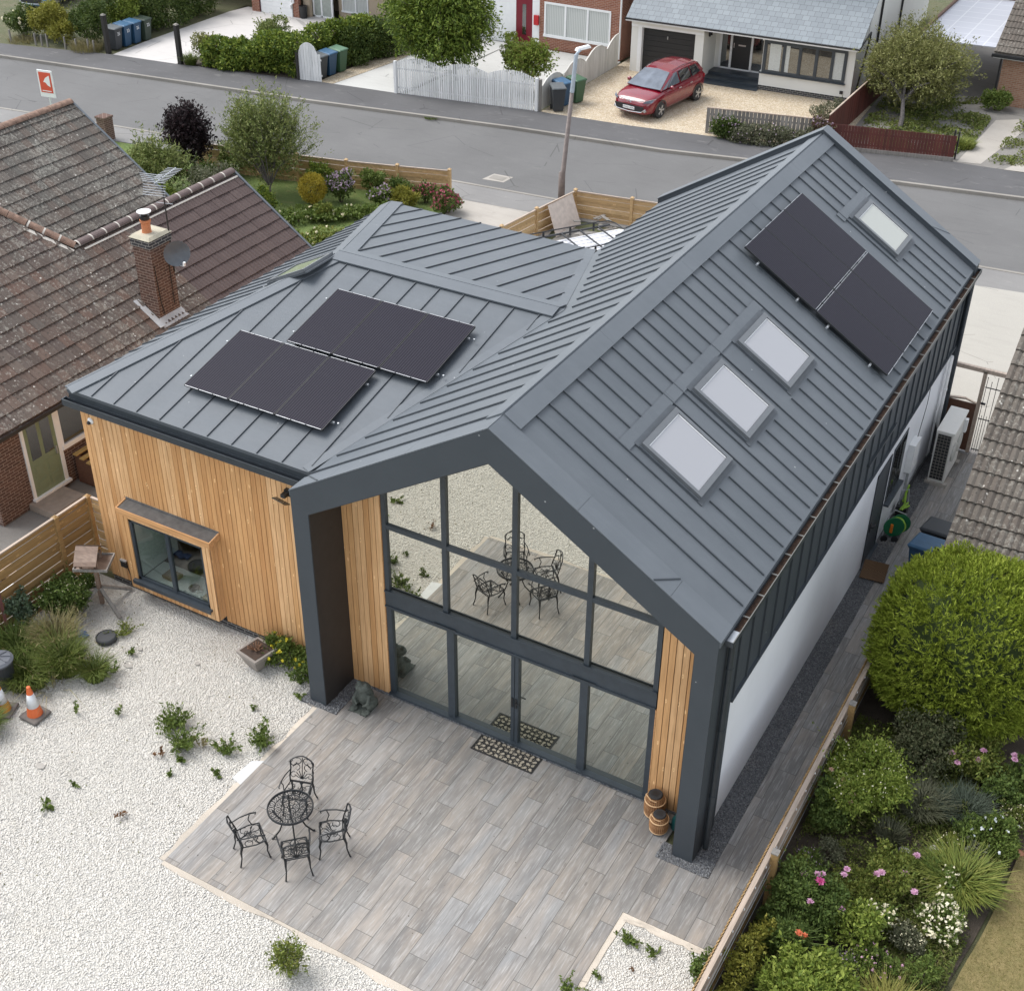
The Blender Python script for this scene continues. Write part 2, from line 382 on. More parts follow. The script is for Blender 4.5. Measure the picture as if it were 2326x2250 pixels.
M['stones'] = None

def m_planks():
    n = N('plank_porcelain'); p = n.wpos(); sp = n.n('SeparateXYZ'); n.l(p, sp.inputs[0]); X, Y = sp.outputs[0], sp.outputs[1]
    W_, L_ = 0.333, 1.27
    xi = n.math('DIVIDE', n.math('ADD', X, 100.05), W_); ci = n.math('FLOOR', xi); fx = n.math('FRACT', xi)
    wn = n.n('TexWhiteNoise', noise_dimensions='1D'); n.l(ci, wn.inputs['W'])
    alt = n.math('MULTIPLY', n.math('MODULO', ci, 3.0), 0.335)
    yi = n.math('ADD', n.math('DIVIDE', n.math('ADD', Y, 100.4), L_), n.math('ADD', alt, n.math('MULTIPLY', wn.outputs['Value'], 0.05)))
    ri = n.math('FLOOR', yi); fy = n.math('FRACT', yi)
    w2 = n.n('TexWhiteNoise', noise_dimensions='2D'); cb = n.n('CombineXYZ'); n.l(ci, cb.inputs[0]); n.l(ri, cb.inputs[1]); n.l(cb.outputs[0], w2.inputs['Vector'])
    ex = n.math('MULTIPLY', n.math('MINIMUM', fx, n.math('SUBTRACT', 1.0, fx)), W_)
    ey = n.math('MULTIPLY', n.math('MINIMUM', fy, n.math('SUBTRACT', 1.0, fy)), L_)
    ed = n.math('MINIMUM', ex, ey); grout = n.math('LESS_THAN', ed, 0.0055)
    off = n.n('VectorMath', operation='SCALE'); n.l(w2.outputs['Color'], off.inputs[0]); off.inputs['Scale'].default_value = 40.0
    va = n.n('VectorMath', operation='ADD'); n.l(p, va.inputs[0]); n.l(off.outputs[0], va.inputs[1])
    g1 = n.noise(n.mapv(va.outputs[0], (9, 0.8, 1)), 1.5, 6, 0.62); g2 = n.noise(n.mapv(va.outputs[0], (26, 1.8, 1)), 1.6, 4, 0.6)
    g3 = n.noise(n.mapv(va.outputs[0], (3, 0.6, 1)), 1.0, 3, 0.5)
    base = n.ramp(w2.outputs['Value'], [(0, (0.150, 0.145, 0.139)), (0.25, (0.182, 0.175, 0.164)), (0.5, (0.212, 0.205, 0.194)), (0.75, (0.236, 0.232, 0.225)), (0.9, (0.228, 0.231, 0.232)), (1, (0.180, 0.174, 0.168))])
    c = n.mix(n.math('MULTIPLY', n.math('SUBTRACT', g3, 0.4, True), 2.2, True), base, (0.335, 0.285, 0.235))
    c = n.mix(n.math('MULTIPLY', n.math('SUBTRACT', g1, 0.45, True), 3.0, True), c, (0.135, 0.125, 0.118))
    c = n.mix(n.math('MULTIPLY', n.math('SUBTRACT', g2, 0.50, True), 2.6, True), c, (0.43, 0.425, 0.41))
    v = n.n('TexVoronoi'); n.l(n.mapv(va.outputs[0], (3.2, 1.4, 1)), v.inputs['Vector']); v.inputs['Scale'].default_value = 1.0
    c = n.mix(n.math('MULTIPLY', n.math('LESS_THAN', v.outputs['Distance'], 0.07), 0.55), c, (0.13, 0.115, 0.10))
    st = n.noise(p, 0.7, 5, 0.6); c = n.mix(n.math('MULTIPLY', n.math('SUBTRACT', st, 0.52, True), 1.3, True), c, (0.36, 0.352, 0.335))
    st2 = n.noise(p, 2.6, 5, 0.7); c = n.mix(n.math('MULTIPLY', n.math('SUBTRACT', st2, 0.56, True), 2.0, True), c, (0.15, 0.138, 0.12))
    c = n.mix(n.math('MULTIPLY', grout, 0.85), c, (0.085, 0.08, 0.072))
    h = n.math('SUBTRACT', n.math('MULTIPLY', g2, 0.15), grout)
    n.bump(h, 0.25, 0.006)
    return n.done(c, n.math('ADD', 0.42, n.math('MULTIPLY', g1, 0.25)), 0, 0.5)
M['planks'] = m_planks()

def m_grass(name, a, b, c3, sc_=3.0):
    n = N(name); p = n.wpos(); f = n.noise(p, sc_, 5, 0.65); g = n.noise(p, 60, 2); h = n.noise(p, 0.6, 3)
    c = n.ramp(f, [(0.3, a), (0.55, b), (0.75, c3)])
    c = n.mix(n.math('MULTIPLY', g, 0.6), c, tuple(x*0.45 for x in a)); n.bump(g, 0.8, 0.03)
    return n.done(c, 0.95)
M['lawn'] = m_grass('lawn_green', (0.10, 0.155, 0.035), (0.145, 0.20, 0.05), (0.26, 0.22, 0.10))
M['drylawn'] = m_grass('dry_lawn', (0.19, 0.165, 0.06), (0.27, 0.215, 0.09), (0.33, 0.255, 0.12), 4.5)
M['soil'] = m_grass('bare_soil', (0.075, 0.058, 0.042), (0.10, 0.08, 0.06), (0.13, 0.105, 0.08), 5)
M['ground'] = m_grass('rough_ground', (0.09, 0.11, 0.045), (0.14, 0.135, 0.07), (0.20, 0.17, 0.11), 1.2)

# glass
def m_mirror(name, tint, refl, rough=0.01, dark=(0.05, 0.055, 0.05)):
    n = N(name); gl = n.n('BsdfGlossy'); gl.inputs[0].default_value = (*tint, 1); gl.inputs['Roughness'].default_value = rough
    bm = n.n('Bump'); n.l(n.noise(n.wpos(), 0.7, 1), bm.inputs['Height']); bm.inputs['Strength'].default_value = 0.10; bm.inputs['Distance'].default_value = 0.01
    n.l(bm.outputs[0], gl.inputs['Normal'])
    df = n.n('BsdfDiffuse'); df.inputs[0].default_value = (*dark, 1)
    mx = n.n('MixShader'); mx.inputs[0].default_value = refl
    n.l(df.outputs[0], mx.inputs[1]); n.l(gl.outputs[0], mx.inputs[2]); n.l(mx.outputs[0], n.o.inputs[0]); return n.m
M['glass_up'] = m_mirror('reflective_glass', (0.72, 0.715, 0.64), 0.88, dark=(0.08, 0.08, 0.07))
M['glass_low'] = m_mirror('reflective_glass_door', (0.66, 0.69, 0.63), 0.82, dark=(0.09, 0.095, 0.08))
M['glass_dark'] = m_mirror('dark_window_glass', (0.8, 0.82, 0.82), 0.25, dark=(0.02, 0.022, 0.022))
M['glass_car'] = m_mirror('car_glass', (0.85, 0.9, 0.95), 0.22, dark=(0.02, 0.022, 0.025))
M['glass_wind'] = plain('windscreen_glass', (0.115, 0.135, 0.165), 0.12, var=0.25, scale=3)
M['glass_blind'] = m_mirror('skylight_glass', (0.75, 0.77, 0.8), 0.22, 0.03, dark=(0.30, 0.30, 0.31))
M['glass_blind2'] = m_mirror('skylight_glass_pale', (0.7, 0.72, 0.7), 0.16, 0.03, dark=(0.38, 0.39, 0.36))
M['glass_green'] = m_mirror('skylight_glass_green', (0.85, 0.9, 0.85), 0.3, 0.03, dark=(0.22, 0.25, 0.17))
def m_clear():
    n = N('clear_glass'); gl = n.n('BsdfGlossy'); gl.inputs[0].default_value = (0.9, 0.92, 0.92, 1); gl.inputs['Roughness'].default_value = 0.01
    tr = n.n('BsdfTransparent'); tr.inputs[0].default_value = (0.80, 0.84, 0.82, 1)
    mx = n.n('MixShader'); mx.inputs[0].default_value = 0.14
    n.l(tr.outputs[0], mx.inputs[1]); n.l(gl.outputs[0], mx.inputs[2]); n.l(mx.outputs[0], n.o.inputs[0]); return n.m
M['glass_clear'] = m_clear()

def m_solar(name, ax):
    n = N(name); p = n.co(); sp = n.n('SeparateXYZ'); n.l(p, sp.inputs[0])
    s1 = n.math('FRACT', n.math('MULTIPLY', sp.outputs[ax], 1/0.0545)); ln = n.math('LESS_THAN', s1, 0.28)
    c = n.mix(n.math('MULTIPLY', ln, 0.5), (0.014, 0.013, 0.020), (0.070, 0.068, 0.086))
    c = n.mix(n.math('MULTIPLY', n.noise(p, 1.5, 3), 0.3), c, (0.016, 0.013, 0.019))
    return n.done(c, 0.38, 0, 0.07)
M['solar'] = m_solar('solar_cells', 0)

# ------------------------------------------------------------------ ground (setting)
def sheet(name, pts, z, mat, thick=0.0):
    b = MB()
    if thick: b.slab(pts, z-thick, z)
    else: b.poly([(x, y, z) for x, y in pts])
    return struct(b.build(name, mat))
sheet('ground', [(-160,-60),(120,-60),(120,200),(-160,200)], -0.06, M['ground'])
FK = [(-90,20.2),(-60,24.4),(-38.6,27.5),(-30.8,28.55),(-22.4,29.6),(-17.2,30.45),(-13.2,31.1),(-7,31.8),(-3.8,32.5),(1.8,33.15),(6.3,33.95),(30,37.8),(70,44)]
FB = [(-90,21.8),(-60,25.9),(-40.2,28.95),(-34.3,30.35),(-30.8,30.75),(-23.4,32.0),(-19.8,32.4),(-16.2,33.1),(-13.5,33.4),(-9.2,33.8),(-6,34.3),(-0.25,35.6),(3.2,36.4),(5.8,36.6),(30,40.6),(70,47)]
NK = [(-90,14.6),(-60,18.6),(-27.6,23.1),(-18,24.3),(-12.1,25.05),(-8,25.4),(6.26,27.36),(7.7,27.5),(30,31.0),(70,37)]
NB = [(-90,13.0),(-60,17.0),(-27.6,21.6),(-18,22.75),(-12.1,23.5),(-8,23.85),(6.26,25.75),(7.7,25.9),(30,29.4),(70,35.4)]
def strip(name, a, b_, z, mat, z0=None):
    m_ = MB(); n = min(len(a), len(b_))
    pts = [(x, y) for x, y in a] + [(x, y) for x, y in reversed(b_)]
    if z0 is None: m_.poly([(x, y, z) for x, y in pts])
    else: m_.slab(pts, z0, z)
    return struct(m_.build(name, mat))
strip('road', NK, FK, -0.05, M['road'])
def offs(l, d): return [(x, y+d) for x, y in l]
strip('far_kerb', FK, offs(FK, 0.15), 0.07, M['kerb'], -0.08)
strip('far_footway', offs(FK, 0.15), FB, 0.055, M['path'], -0.08)
strip('near_kerb', offs(NK, -0.13), NK, 0.0, M['kerb'], -0.08)
strip('near_footway', NB, offs(NK, -0.13), -0.015, M['nearpath'], -0.08)
sheet('driveway_concrete', [(-11.4,23.6),(-7.25,24.0),(-6.9,22.5),(-6.6,17),(-6.2,12.2),(-10.2,12.2),(-10.4,19.0),(-10.6,21.5)], -0.02, M['concrete'])
sheet('front_yard', [(-6.6,14),(-6.6,23.3),(6,25.2),(6,15),(0,12.3),(-4.5,12.3)], -0.024, M['yard'])
sheet('resin_driveway', [(6.4,14.0),(6.4,25.75),(11.5,26.5),(11.5,14.0)], -0.005, M['resin'])
sheet('front_lawn', [(-30,9),(-30,21.3),(-18,22.7),(-11.5,23.4),(-10.8,22),(-10.5,12.2),(-9.5,9)], -0.03, M['lawn'])
# rear garden
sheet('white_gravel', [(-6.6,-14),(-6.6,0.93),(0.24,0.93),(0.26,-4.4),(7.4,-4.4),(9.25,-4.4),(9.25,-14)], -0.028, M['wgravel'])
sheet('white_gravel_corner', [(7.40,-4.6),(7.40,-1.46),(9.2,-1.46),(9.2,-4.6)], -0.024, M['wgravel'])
b = MB()
b.box(0.24,-4.42,-0.06,7.42,0.94,0.0); b.box(7.42,-1.47,-0.06,9.2,0.20,0.0); b.box(8.36,0.20,-0.06,9.2,15.9,0.0); b.box(9.2,7.6,-0.06,10.1,15.9,-0.001)
b.box(0.0,-0.12,-0.06,0.24,0.2,-0.001)
b.build('patio_paving', M['planks']); struct(bpy.data.objects['patio_paving'])
M['bedding'] = m_asphalt('mortar_bed', (0.46, 0.41, 0.345), 0.5, 0.3, (0.30, 0.265, 0.22))
b = MB(); rr = random.Random(3)
def ragged(x0, y0, x1, y1, d0, d1, nx, ny):
    pts = []; n = 16
    for i in range(n+1):
        t = i/n; d = rr.uniform(d0, d1); pts.append((x0+(x1-x0)*t+nx*d, y0+(y1-y0)*t+ny*d))
    return [(x0, y0)] + pts + [(x1, y1)]
b.slab(ragged(0.24,-4.42,7.42,-4.42,0.05,0.17,0,-1)[::-1], -0.06, -0.012)
b.slab(ragged(0.24,0.0,0.24,-4.42,0.03,0.14,-1,0)[::-1], -0.06, -0.012)
b.slab(ragged(7.42,-4.42,7.42,-1.47,0.08,0.13,1,0)[::-1], -0.06, -0.012)
b.slab(ragged(7.42,-1.47,9.2,-1.47,0.09,0.15,0,-1)[::-1], -0.06, -0.0125)
struct(b.build('patio_edge', M['bedding']))
b = MB(); b.box(7.94,0.20,-0.06,8.36,15.9,0.012); b.box(7.40,-0.16,-0.06,8.36,0.199,0.012)
b.box(-0.18,-0.10,-0.06,0.66,0.92,0.012); b.box(0.66,0.86,-0.06,7.4,0.93,0.012)
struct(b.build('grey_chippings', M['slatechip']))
sheet('flower_bed_soil', [(9.2,-12),(9.2,7.8),(13.6,7.8),(13.2,4.5),(12.85,3.4),(12.66,2.0),(12.55,1.0),(12.45,0.3),(12.2,-1.2),(12.1,-12)], -0.035, M['soil'])
sheet('dry_lawn', [(12.78,3.1),(14,4.4),(30,4.4),(30,-14),(12.3,-14),(12.35,-1.2),(12.5,0.2),(12.62,1.0),(12.72,2.0)], 0.01, M['drylawn'], 0.05)
sheet('neighbour_yard', [(-9.6,-8),(-9.6,12.2),(-6.6,12.2),(-6.6,-8)], -0.026, M['yard'])
sheet('neighbour_yard_west', [(-30,-12),(-30,9),(-9.6,9),(-9.6,-12)], -0.032, M['yard'])
# across the street
sheet('pale_driveway', [(-34.35,30.4),(-34.6,33),(-34.8,39.3),(-34.6,40.6),(-29,40.9),(-28.4,38),(-30.6,33),(-30.85,30.8)], 0.02, M['whitedrive'], 0.08)
sheet('grey_driveway', [(-22.95,32.1),(-19.75,32.45),(-19.4,41.8),(-22.6,41.8),(-22.5,36.5)], 0.02, M['greydrive'], 0.08)
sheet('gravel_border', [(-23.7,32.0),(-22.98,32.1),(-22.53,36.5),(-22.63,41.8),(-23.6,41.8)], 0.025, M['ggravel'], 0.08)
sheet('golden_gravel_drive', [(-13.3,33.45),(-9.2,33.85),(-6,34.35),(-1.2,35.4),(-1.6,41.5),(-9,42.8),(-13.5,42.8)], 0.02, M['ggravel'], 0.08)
sheet('weedy_plot', [(-1.2,35.5),(3.2,36.45),(9,37.2),(9,60),(-2.6,60),(-1.6,41.5)], 0.015, M['yard'], 0.08)
sheet('plot_path', [(3.25,36.6),(4.1,36.8),(4.7,41.5),(4.2,43),(3.4,42.4),(3.35,40.2)], 0.024, M['concrete'])
sheet('plot_path_east', [(5.0,36.65),(9,37.3),(9,40),(5.9,39.5)], 0.024, M['concrete'])
sheet('brick_house_garden', [(-19.4,32.7),(-13.6,33.6),(-13.6,41.8),(-19.38,41.8)], 0.018, M['greydrive'], 0.08)
sheet('west_front_garden', [(-60,26.3),(-40.2,29.1),(-34.4,30.45),(-34.9,41),(-60,41)], 0.0, M['ground'])
sheet('planted_bank', [(-30.8,30.85),(-23.75,32.1),(-23.7,42),(-28.9,42),(-28.4,38)], 0.0, M['soil'])
sheet('drain_cover_patch', [(-11.5,25.75),(-10.65,25.85),(-10.6,26.5),(-11.4,26.45)], -0.044, M['concrete'])

# ------------------------------------------------------------------ main house
H = empty('modern_house', (0, 0, 0), 'large zinc roofed house clad in larch with glazed gable and white render side', 'house')
Wd, He, Hr, Hi, Hh, PW, DP, LEN = 8.0, 4.887, 7.367, 6.752, 4.503, 0.362, 0.96, 15.76
SL = (Hr-He)/4.0
zr = lambda x: He + SL*min(x, Wd-x)           # main roof height at x
# portal
b = MB()
outer = [(0,0),(0,He),(4,Hr),(Wd,He),(Wd,0)]; inner = [(PW,0),(PW,Hh),(4,Hi),(Wd-PW,Hh),(Wd-PW,0)]
for i in range(4):
    o0, o1, i1, i0 = outer[i], outer[i+1], inner[i+1], inner[i]
    b.prism([(p[0], 0.0, p[1]) for p in (o0, i0, i1, o1)], (0, DP, 0))
b.build('portal_frame', M['anthshade'], H)
b = MB()   # dark lining of the reveal
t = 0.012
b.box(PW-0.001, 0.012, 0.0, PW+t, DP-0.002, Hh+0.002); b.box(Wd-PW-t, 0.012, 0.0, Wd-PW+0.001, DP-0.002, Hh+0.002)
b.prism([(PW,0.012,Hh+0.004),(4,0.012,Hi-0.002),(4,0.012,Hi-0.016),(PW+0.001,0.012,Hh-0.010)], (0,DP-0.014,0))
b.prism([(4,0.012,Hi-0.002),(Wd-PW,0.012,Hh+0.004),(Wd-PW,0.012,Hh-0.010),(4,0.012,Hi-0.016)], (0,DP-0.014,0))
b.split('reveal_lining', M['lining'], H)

# cladding helper: vertical boards on a wall running along x
def boards(mb, x0, x1, y, zb, zt, wdt=0.122, th=0.022, facing=-1, gap=0.013):
    """zb/zt: numbers or functions of x"""
    n = max(1, round((x1-x0)/wdt)); wdt = (x1-x0)/n
    fb = zb if callable(zb) else (lambda x: zb); ft = zt if callable(zt) else (lambda x: zt)
    for i in range(n):
        a = x0+i*wdt+gap/2; c = x0+(i+1)*wdt-gap/2; d = random.uniform(-0.002, 0.002)
        mb.prism([(a,y+d,fb(a)),(c,y+d,fb(c)),(c,y+d,ft(c)),(a,y+d,ft(a))], (0, -facing*-th*1, 0))
yb = DP
zin = lambda x: (Hh + (Hi-Hh)*(min(x, Wd-x)-PW)/(4-PW)) - 0.02
b = MB(); boards(b, PW+0.012, 1.235, yb-0.03, 0.0, zin); b.build('larch_panel', M['larch'], H)
b = MB(); boards(b, 6.765, Wd-PW-0.012, yb-0.03, 0.0, zin); b.build('larch_panel', M['larch'], H)
b = MB(); b.box(1.216,yb-0.05,0,1.236,yb-0.005,4.9); b.box(6.745,yb-0.05,0,6.765,yb-0.005,2.2); b.split('larch_trim', M['larchx'], H)

# glazing (plane y=0.98)
yg = 0.985; fr = MB()
GX = [1.235, 2.55, 3.96, 5.40, 6.745]; GL = [1.235, 2.645, 4.0, 5.38, 6.745]
top = lambda x: zin(x)+0.015
fr.prism([(1.235,yg-0.06,2.22),(6.745,yg-0.06,2.22),(6.745,yg-0.06,2.56),(1.235,yg-0.06,2.56)], (0,0.10,0))
fr.box(1.235,yg-0.085,2.545,6.745,yg-0.06,2.585); fr.box(1.235,yg-0.085,2.20,6.745,yg-0.06,2.235)
for i, x in enumerate(GX):
    hw = 0.05 if 0 < i < 4 else 0.045; xc = x + (0.045 if i == 0 else (-0.045 if i == 4 else 0))
    fr.prism([(xc-hw,yg-0.05,2.56),(xc+hw,yg-0.05,2.56),(xc+hw,yg-0.05,min(top(xc-hw),top(xc+hw))),(xc-hw,yg-0.05,min(top(xc-hw),top(xc+hw)))], (0,0.08,0))
for i, x in enumerate(GL):
    hw = 0.075 if 0 < i < 4 else 0.055; xc = x + (0.055 if i == 0 else (-0.055 if i == 4 else 0))
    if i == 2:
        fr.box(xc-0.075,yg-0.055,0.02,xc-0.006,yg+0.03,2.22); fr.box(xc+0.006,yg-0.055,0.02,xc+0.075,yg+0.03,2.22)
    else: fr.box(xc-hw,yg-(0.05 if i != 1 else 0.06),0.02,xc+hw,yg+0.03,2.22)
fr.box(1.235,yg-0.11,0.0,6.745,yg+0.03,0.075)
fr.box(1.29,yg-0.045,2.14,6.69,yg+0.03,2.22)
zt_ = 4.02
xl = 1.235; xr = 6.745
for i in range(4):
    x0, x1 = GX[i], GX[i+1]
    # transom clipped by the slope
    xe = x1
    if i == 3:
        xe = min(x1, Wd-PW-(zt_-0.04+0.02-Hh)*(4-PW)/(Hi-Hh)) if top(x1) < zt_ else x1
    fr.box(x0+0.04, yg-0.045, zt_-0.045, xe-0.01, yg+0.03, zt_+0.045)
fr.prism([(1.235,yg-0.05,top(1.235)-0.07),(4,yg-0.05,top(4)-0.07),(4,yg-0.05,top(4)),(1.235,yg-0.05,top(1.235))], (0,0.08,0))
fr.prism([(4,yg-0.05,top(4)-0.07),(6.745,yg-0.05,top(6.745)-0.07),(6.745,yg-0.05,top(6.745)),(4,yg-0.05,top(4))], (0,0.08,0))
F = fr.build('glazing_frame', M['frame'], H)
def pane(pts, y, mat, par, name='pane', th=0.01):
    mb = MB(); mb.prism([(p[0], y, p[1]) for p in pts], (0, th, 0)); return mb.build(name, mat, par)
for i in range(4):
    x0, x1 = GX[i]+0.02, GX[i+1]-0.02
    jit = random.uniform(-0.0015, 0.0015)
    pane([(x0,2.56),(x1,2.56),(x1,min(zt_,top(x1))),(x0,min(zt_,top(x0)))], yg+jit, M['glass_up'], F)
    if top(x0) > zt_ or top(x1) > zt_:
        if i in (1,): pts = [(x0,zt_),(x1,zt_),(x1,top(x1)),(x0,top(x0))]
        elif i == 2: pts = [(x0,zt_),(x1,zt_),(x1,top(x1)),(4.0,top(4)),(x0,top(x0))]
        elif i == 3:
            xe = 8-PW-(zt_-0.0-Hh)*(4-PW)/(Hi-Hh); pts = [(x0,zt_),(min(x1,max(x0+0.2,xe+0.0)),zt_),(x0,top(x0))]
            if top(x1) > zt_: pts = [(x0,zt_),(x1,zt_),(x1,top(x1)),(x0,top(x0))]
        else: pts = [(x0,zt_),(x1,zt_),(x1,top(x1)),(x0,top(x0))]
        pane(pts, yg+jit, M['glass_up'], F)
    a, c = GL[i]+0.05, GL[i+1]-0.05
    pane([(a,0.06),(c,0.06),(c,2.16),(a,2.16)], yg+0.004+jit, M['glass_low'], F)
b = MB()
for dx in (-0.04, 0.04):
    b.box(4+dx-0.018,yg-0.075,0.95,4+dx+0.018,yg-0.055,1.17); b.bar((4+dx,yg-0.095,1.09),(4+dx+(0.11 if dx > 0 else -0.0),yg-0.095,1.09),0.018,0.018)
b.build('door_handle', M['black'], F)
b = MB(); b.box(2.30,yg-0.092,2.235,2.78,yg-0.086,2.262); b.box(5.15,yg-0.092,2.235,5.62,yg-0.086,2.262); b.split('trickle_vent', M['gutter'], F)
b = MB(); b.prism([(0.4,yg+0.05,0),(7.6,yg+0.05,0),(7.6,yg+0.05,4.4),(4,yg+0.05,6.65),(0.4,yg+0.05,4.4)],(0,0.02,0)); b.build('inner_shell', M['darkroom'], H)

# main roof -----------------------------------------------------------------
RT = 0.03
b = MB()
b.prism([(4,0.0,Hr+0.001),(Wd+0.02,0.0,He-0.012),(Wd+0.02,0.0,He-0.11),(4,0.0,Hr-0.10)][::-1], (0,LEN-0.33,0))
b.prism([(-0.02,0.0,He-0.012),(4,0.0,Hr+0.001),(4,0.0,Hr-0.10),(-0.02,0.0,He-0.11)][::-1], (0,LEN-0.33,0))
# keep the fascia face clear: the roof sheet starts just behind the portal front
for i, p in enumerate(b.v):
    if p[1] == 0.0: b.v[i] = (p[0], 0.006, p[2])
RM = b.build('main_roof', M['roof'], H)
zw_e, KW = 4.75, 0.2301
zwf = lambda y: zw_e + KW*(y-0.80)         # wing front slope
zwb = lambda y: zw_e + KW*(12.2-y)         # wing back slope
def seam(mb, p0, p1, nrm, w_=0.022, h_=0.034):
    n = Vector(nrm).normalized(); p0 = Vector(p0)+n*(h_/2); p1 = Vector(p1)+n*(h_/2); mb.bar(p0, p1, w_, h_, up=n)
b = MB(); nR = (SL,0,1); nL = (-SL,0,1)
sky_y = [(2.16,3.50),(4.26,5.50),(6.31,7.66),(13.22,14.40)]; SX0, SX1 = 5.56, 6.66; APX = 5.30
ys = [0.98,1.40,1.88,2.34,2.76,3.17,3.64,4.06,4.48,4.90,5.31,5.73,6.20,6.63,7.06,7.50,7.90,8.35,8.93,9.52,10.10,10.69,11.27,11.85,12.43,13.0,13.42,13.9,14.35,14.8]
def zR(x): return He+SL*(8-x)
for y in ys:
    hit = any(a-0.12 < y < c+0.12 for a, c in sky_y)
    if not hit: seam(b, (4.29,y,zR(4.29)), (7.98,y,zR(7.98)), nR)
    else:
        seam(b, (4.29,y,zR(4.29)), (APX,y,zR(APX)), nR); seam(b, (6.78,y,zR(6.78)), (7.98,y,zR(7.98)), nR)
for i in range(27):
    y = 0.62+0.585*i
    if y > 15.2: break
    # left slope: stops where it meets the wing roof
    zlim = 0.0; xs = -0.02
    if 0.8 < y < 12.2:
        zw = zwf(y) if y < 6.5 else zwb(y)
        xs = max(-0.02, (zw-He)/SL + 0.22)
    if xs < 3.6: seam(b, (xs,y,He+SL*xs), (3.70,y,He+SL*3.70), nL)
b.build('standing_seams', M['seamside'], H)
b = MB()   # ridge cap, verge flashings
def plate(mb, a, bb, c, d, th=0.022):
    a, bb, c, d = map(Vector, (a, bb, c, d)); n = (bb-a).cross(d-a).normalized()
    if n.z < 0: n = -n
    mb.prism([a, bb, c, d], n*th)
yk = LEN-0.33
for y0, y1 in ((0.46,3.7),(3.704,7.1),(7.104,10.6),(10.604,13.2),(13.204,yk)):
    plate(b, (3.71,y0,zR(8-3.71)+0.004),(4.0,y0,Hr+0.010),(4.0,y1,Hr+0.010),(3.71,y1,zR(8-3.71)+0.004), 0.045)
    plate(b, (4.0,y0,Hr+0.010),(4.29,y0,zR(4.29)+0.004),(4.29,y1,zR(4.29)+0.004),(4.0,y1,Hr+0.010), 0.045)
b.split('ridge_cap', M['flash'], H)
b = MB()
for xa, xb in ((4.0,5.55),(5.554,7.15),(7.154,8.02)):
    plate(b, (xa,0.0,zR(xa)+0.006),(xb,0.0,zR(xb)+0.006),(xb,0.46,zR(xb)+0.006),(xa,0.46,zR(xa)+0.006), 0.018)
    x2, x3 = 8-xb, 8-xa
    plate(b, (x2,0.0,zR(8-x2)+0.006),(x3,0.0,zR(8-x3)+0.006),(x3,0.46,zR(8-x3)+0.006),(x2,0.46,zR(8-x2)+0.006), 0.018)
b.split('verge_flashing', M['flash'], H)
b = MB(); seam(b, (6.86,0.02,zR(6.86)+0.02), (7.12,0.44,zR(7.12)+0.02), nR, 0.02, 0.02)
seam(b, (0.62,0.02,He+SL*0.62+0.02), (0.10,0.44,He+SL*0.10+0.02), nL, 0.02, 0.02); b.split('flashing_clip', M['gutter'], H)
b = MB()   # raised back verge
hp = 0.135
for s in (0, 1):
    f = (lambda x: x) if s == 0 else (lambda x: 8-x)
    a0, a1 = f(-0.05 if s == 0 else -0.06), f(4.0)
    z0, z1 = (He+SL*(-0.05), Hr)
    q = [(a0,yk,z0-0.25),(a1,yk,z1-0.25),(a1,yk,z1+hp),(a0,yk,z0+hp)]
    b.prism(q if s == 0 else q[::-1], (0,0.33,0))
b.build('back_verge', M['anthshade'], H)
b = MB()
for s in (0, 1):
    f = (lambda x: x) if s == 0 else (lambda x: 8-x)
    plate(b, (f(-0.07),yk-0.02,He-0.04+hp+0.003),(f(4.0),yk-0.02,Hr+hp+0.003),(f(4.0),yk+0.35,Hr+hp+0.003),(f(-0.07),yk+0.35,He-0.04+hp+0.003), 0.012)
seam(b, (6.9,yk-0.01,zR(6.9)+hp+0.015), (7.25,yk+0.33,zR(7.25)+hp+0.015), nR, 0.02, 0.015)
b.build('back_verge_capping', M['flash'], H)
# walls of the main block
b = MB(); b.box(7.80,DP+0.002,0,7.94,LEN-0.33,4.70); b.build('side_wall', M['render'], H)
b = MB(); b.box(0.1,LEN-0.5,0,7.8,LEN-0.34,4.70); b.prism([(0.1,LEN-0.5,4.70),(7.8,LEN-0.5,4.70),(4,LEN-0.5,7.05)][::-1],(0,0.16,0)); b.build('rear_gable_wall', M['larch'], H)
b = MB(); b.box(0.0,11.8,0,0.12,LEN-0.5,4.70); b.build('yard_wall', M['render'], H)
b = MB(); b.box(7.941,DP+0.001,2.98,7.985,LEN-0.33,4.72)
yy = 1.05
while yy < LEN-0.4:
    b.box(7.985,yy-0.014,2.98,8.018,yy+0.014,4.72); yy += 0.585
b.box(7.941,LEN-0.33,0.0,8.03,LEN-0.02,4.8); b.box(7.941,DP+0.0005,2.93,8.035,LEN-0.33,2.979)
b.build('seamed_wall_band', M['anthshade'], H)
b = MB(); b.box(7.985,8.0,3.55,8.045,9.9,3.60)
for y in (1.1,3.05,5.4,7.7,10.0,12.3,14.6): pass
b.build('band_trim', M['gutter'], H)
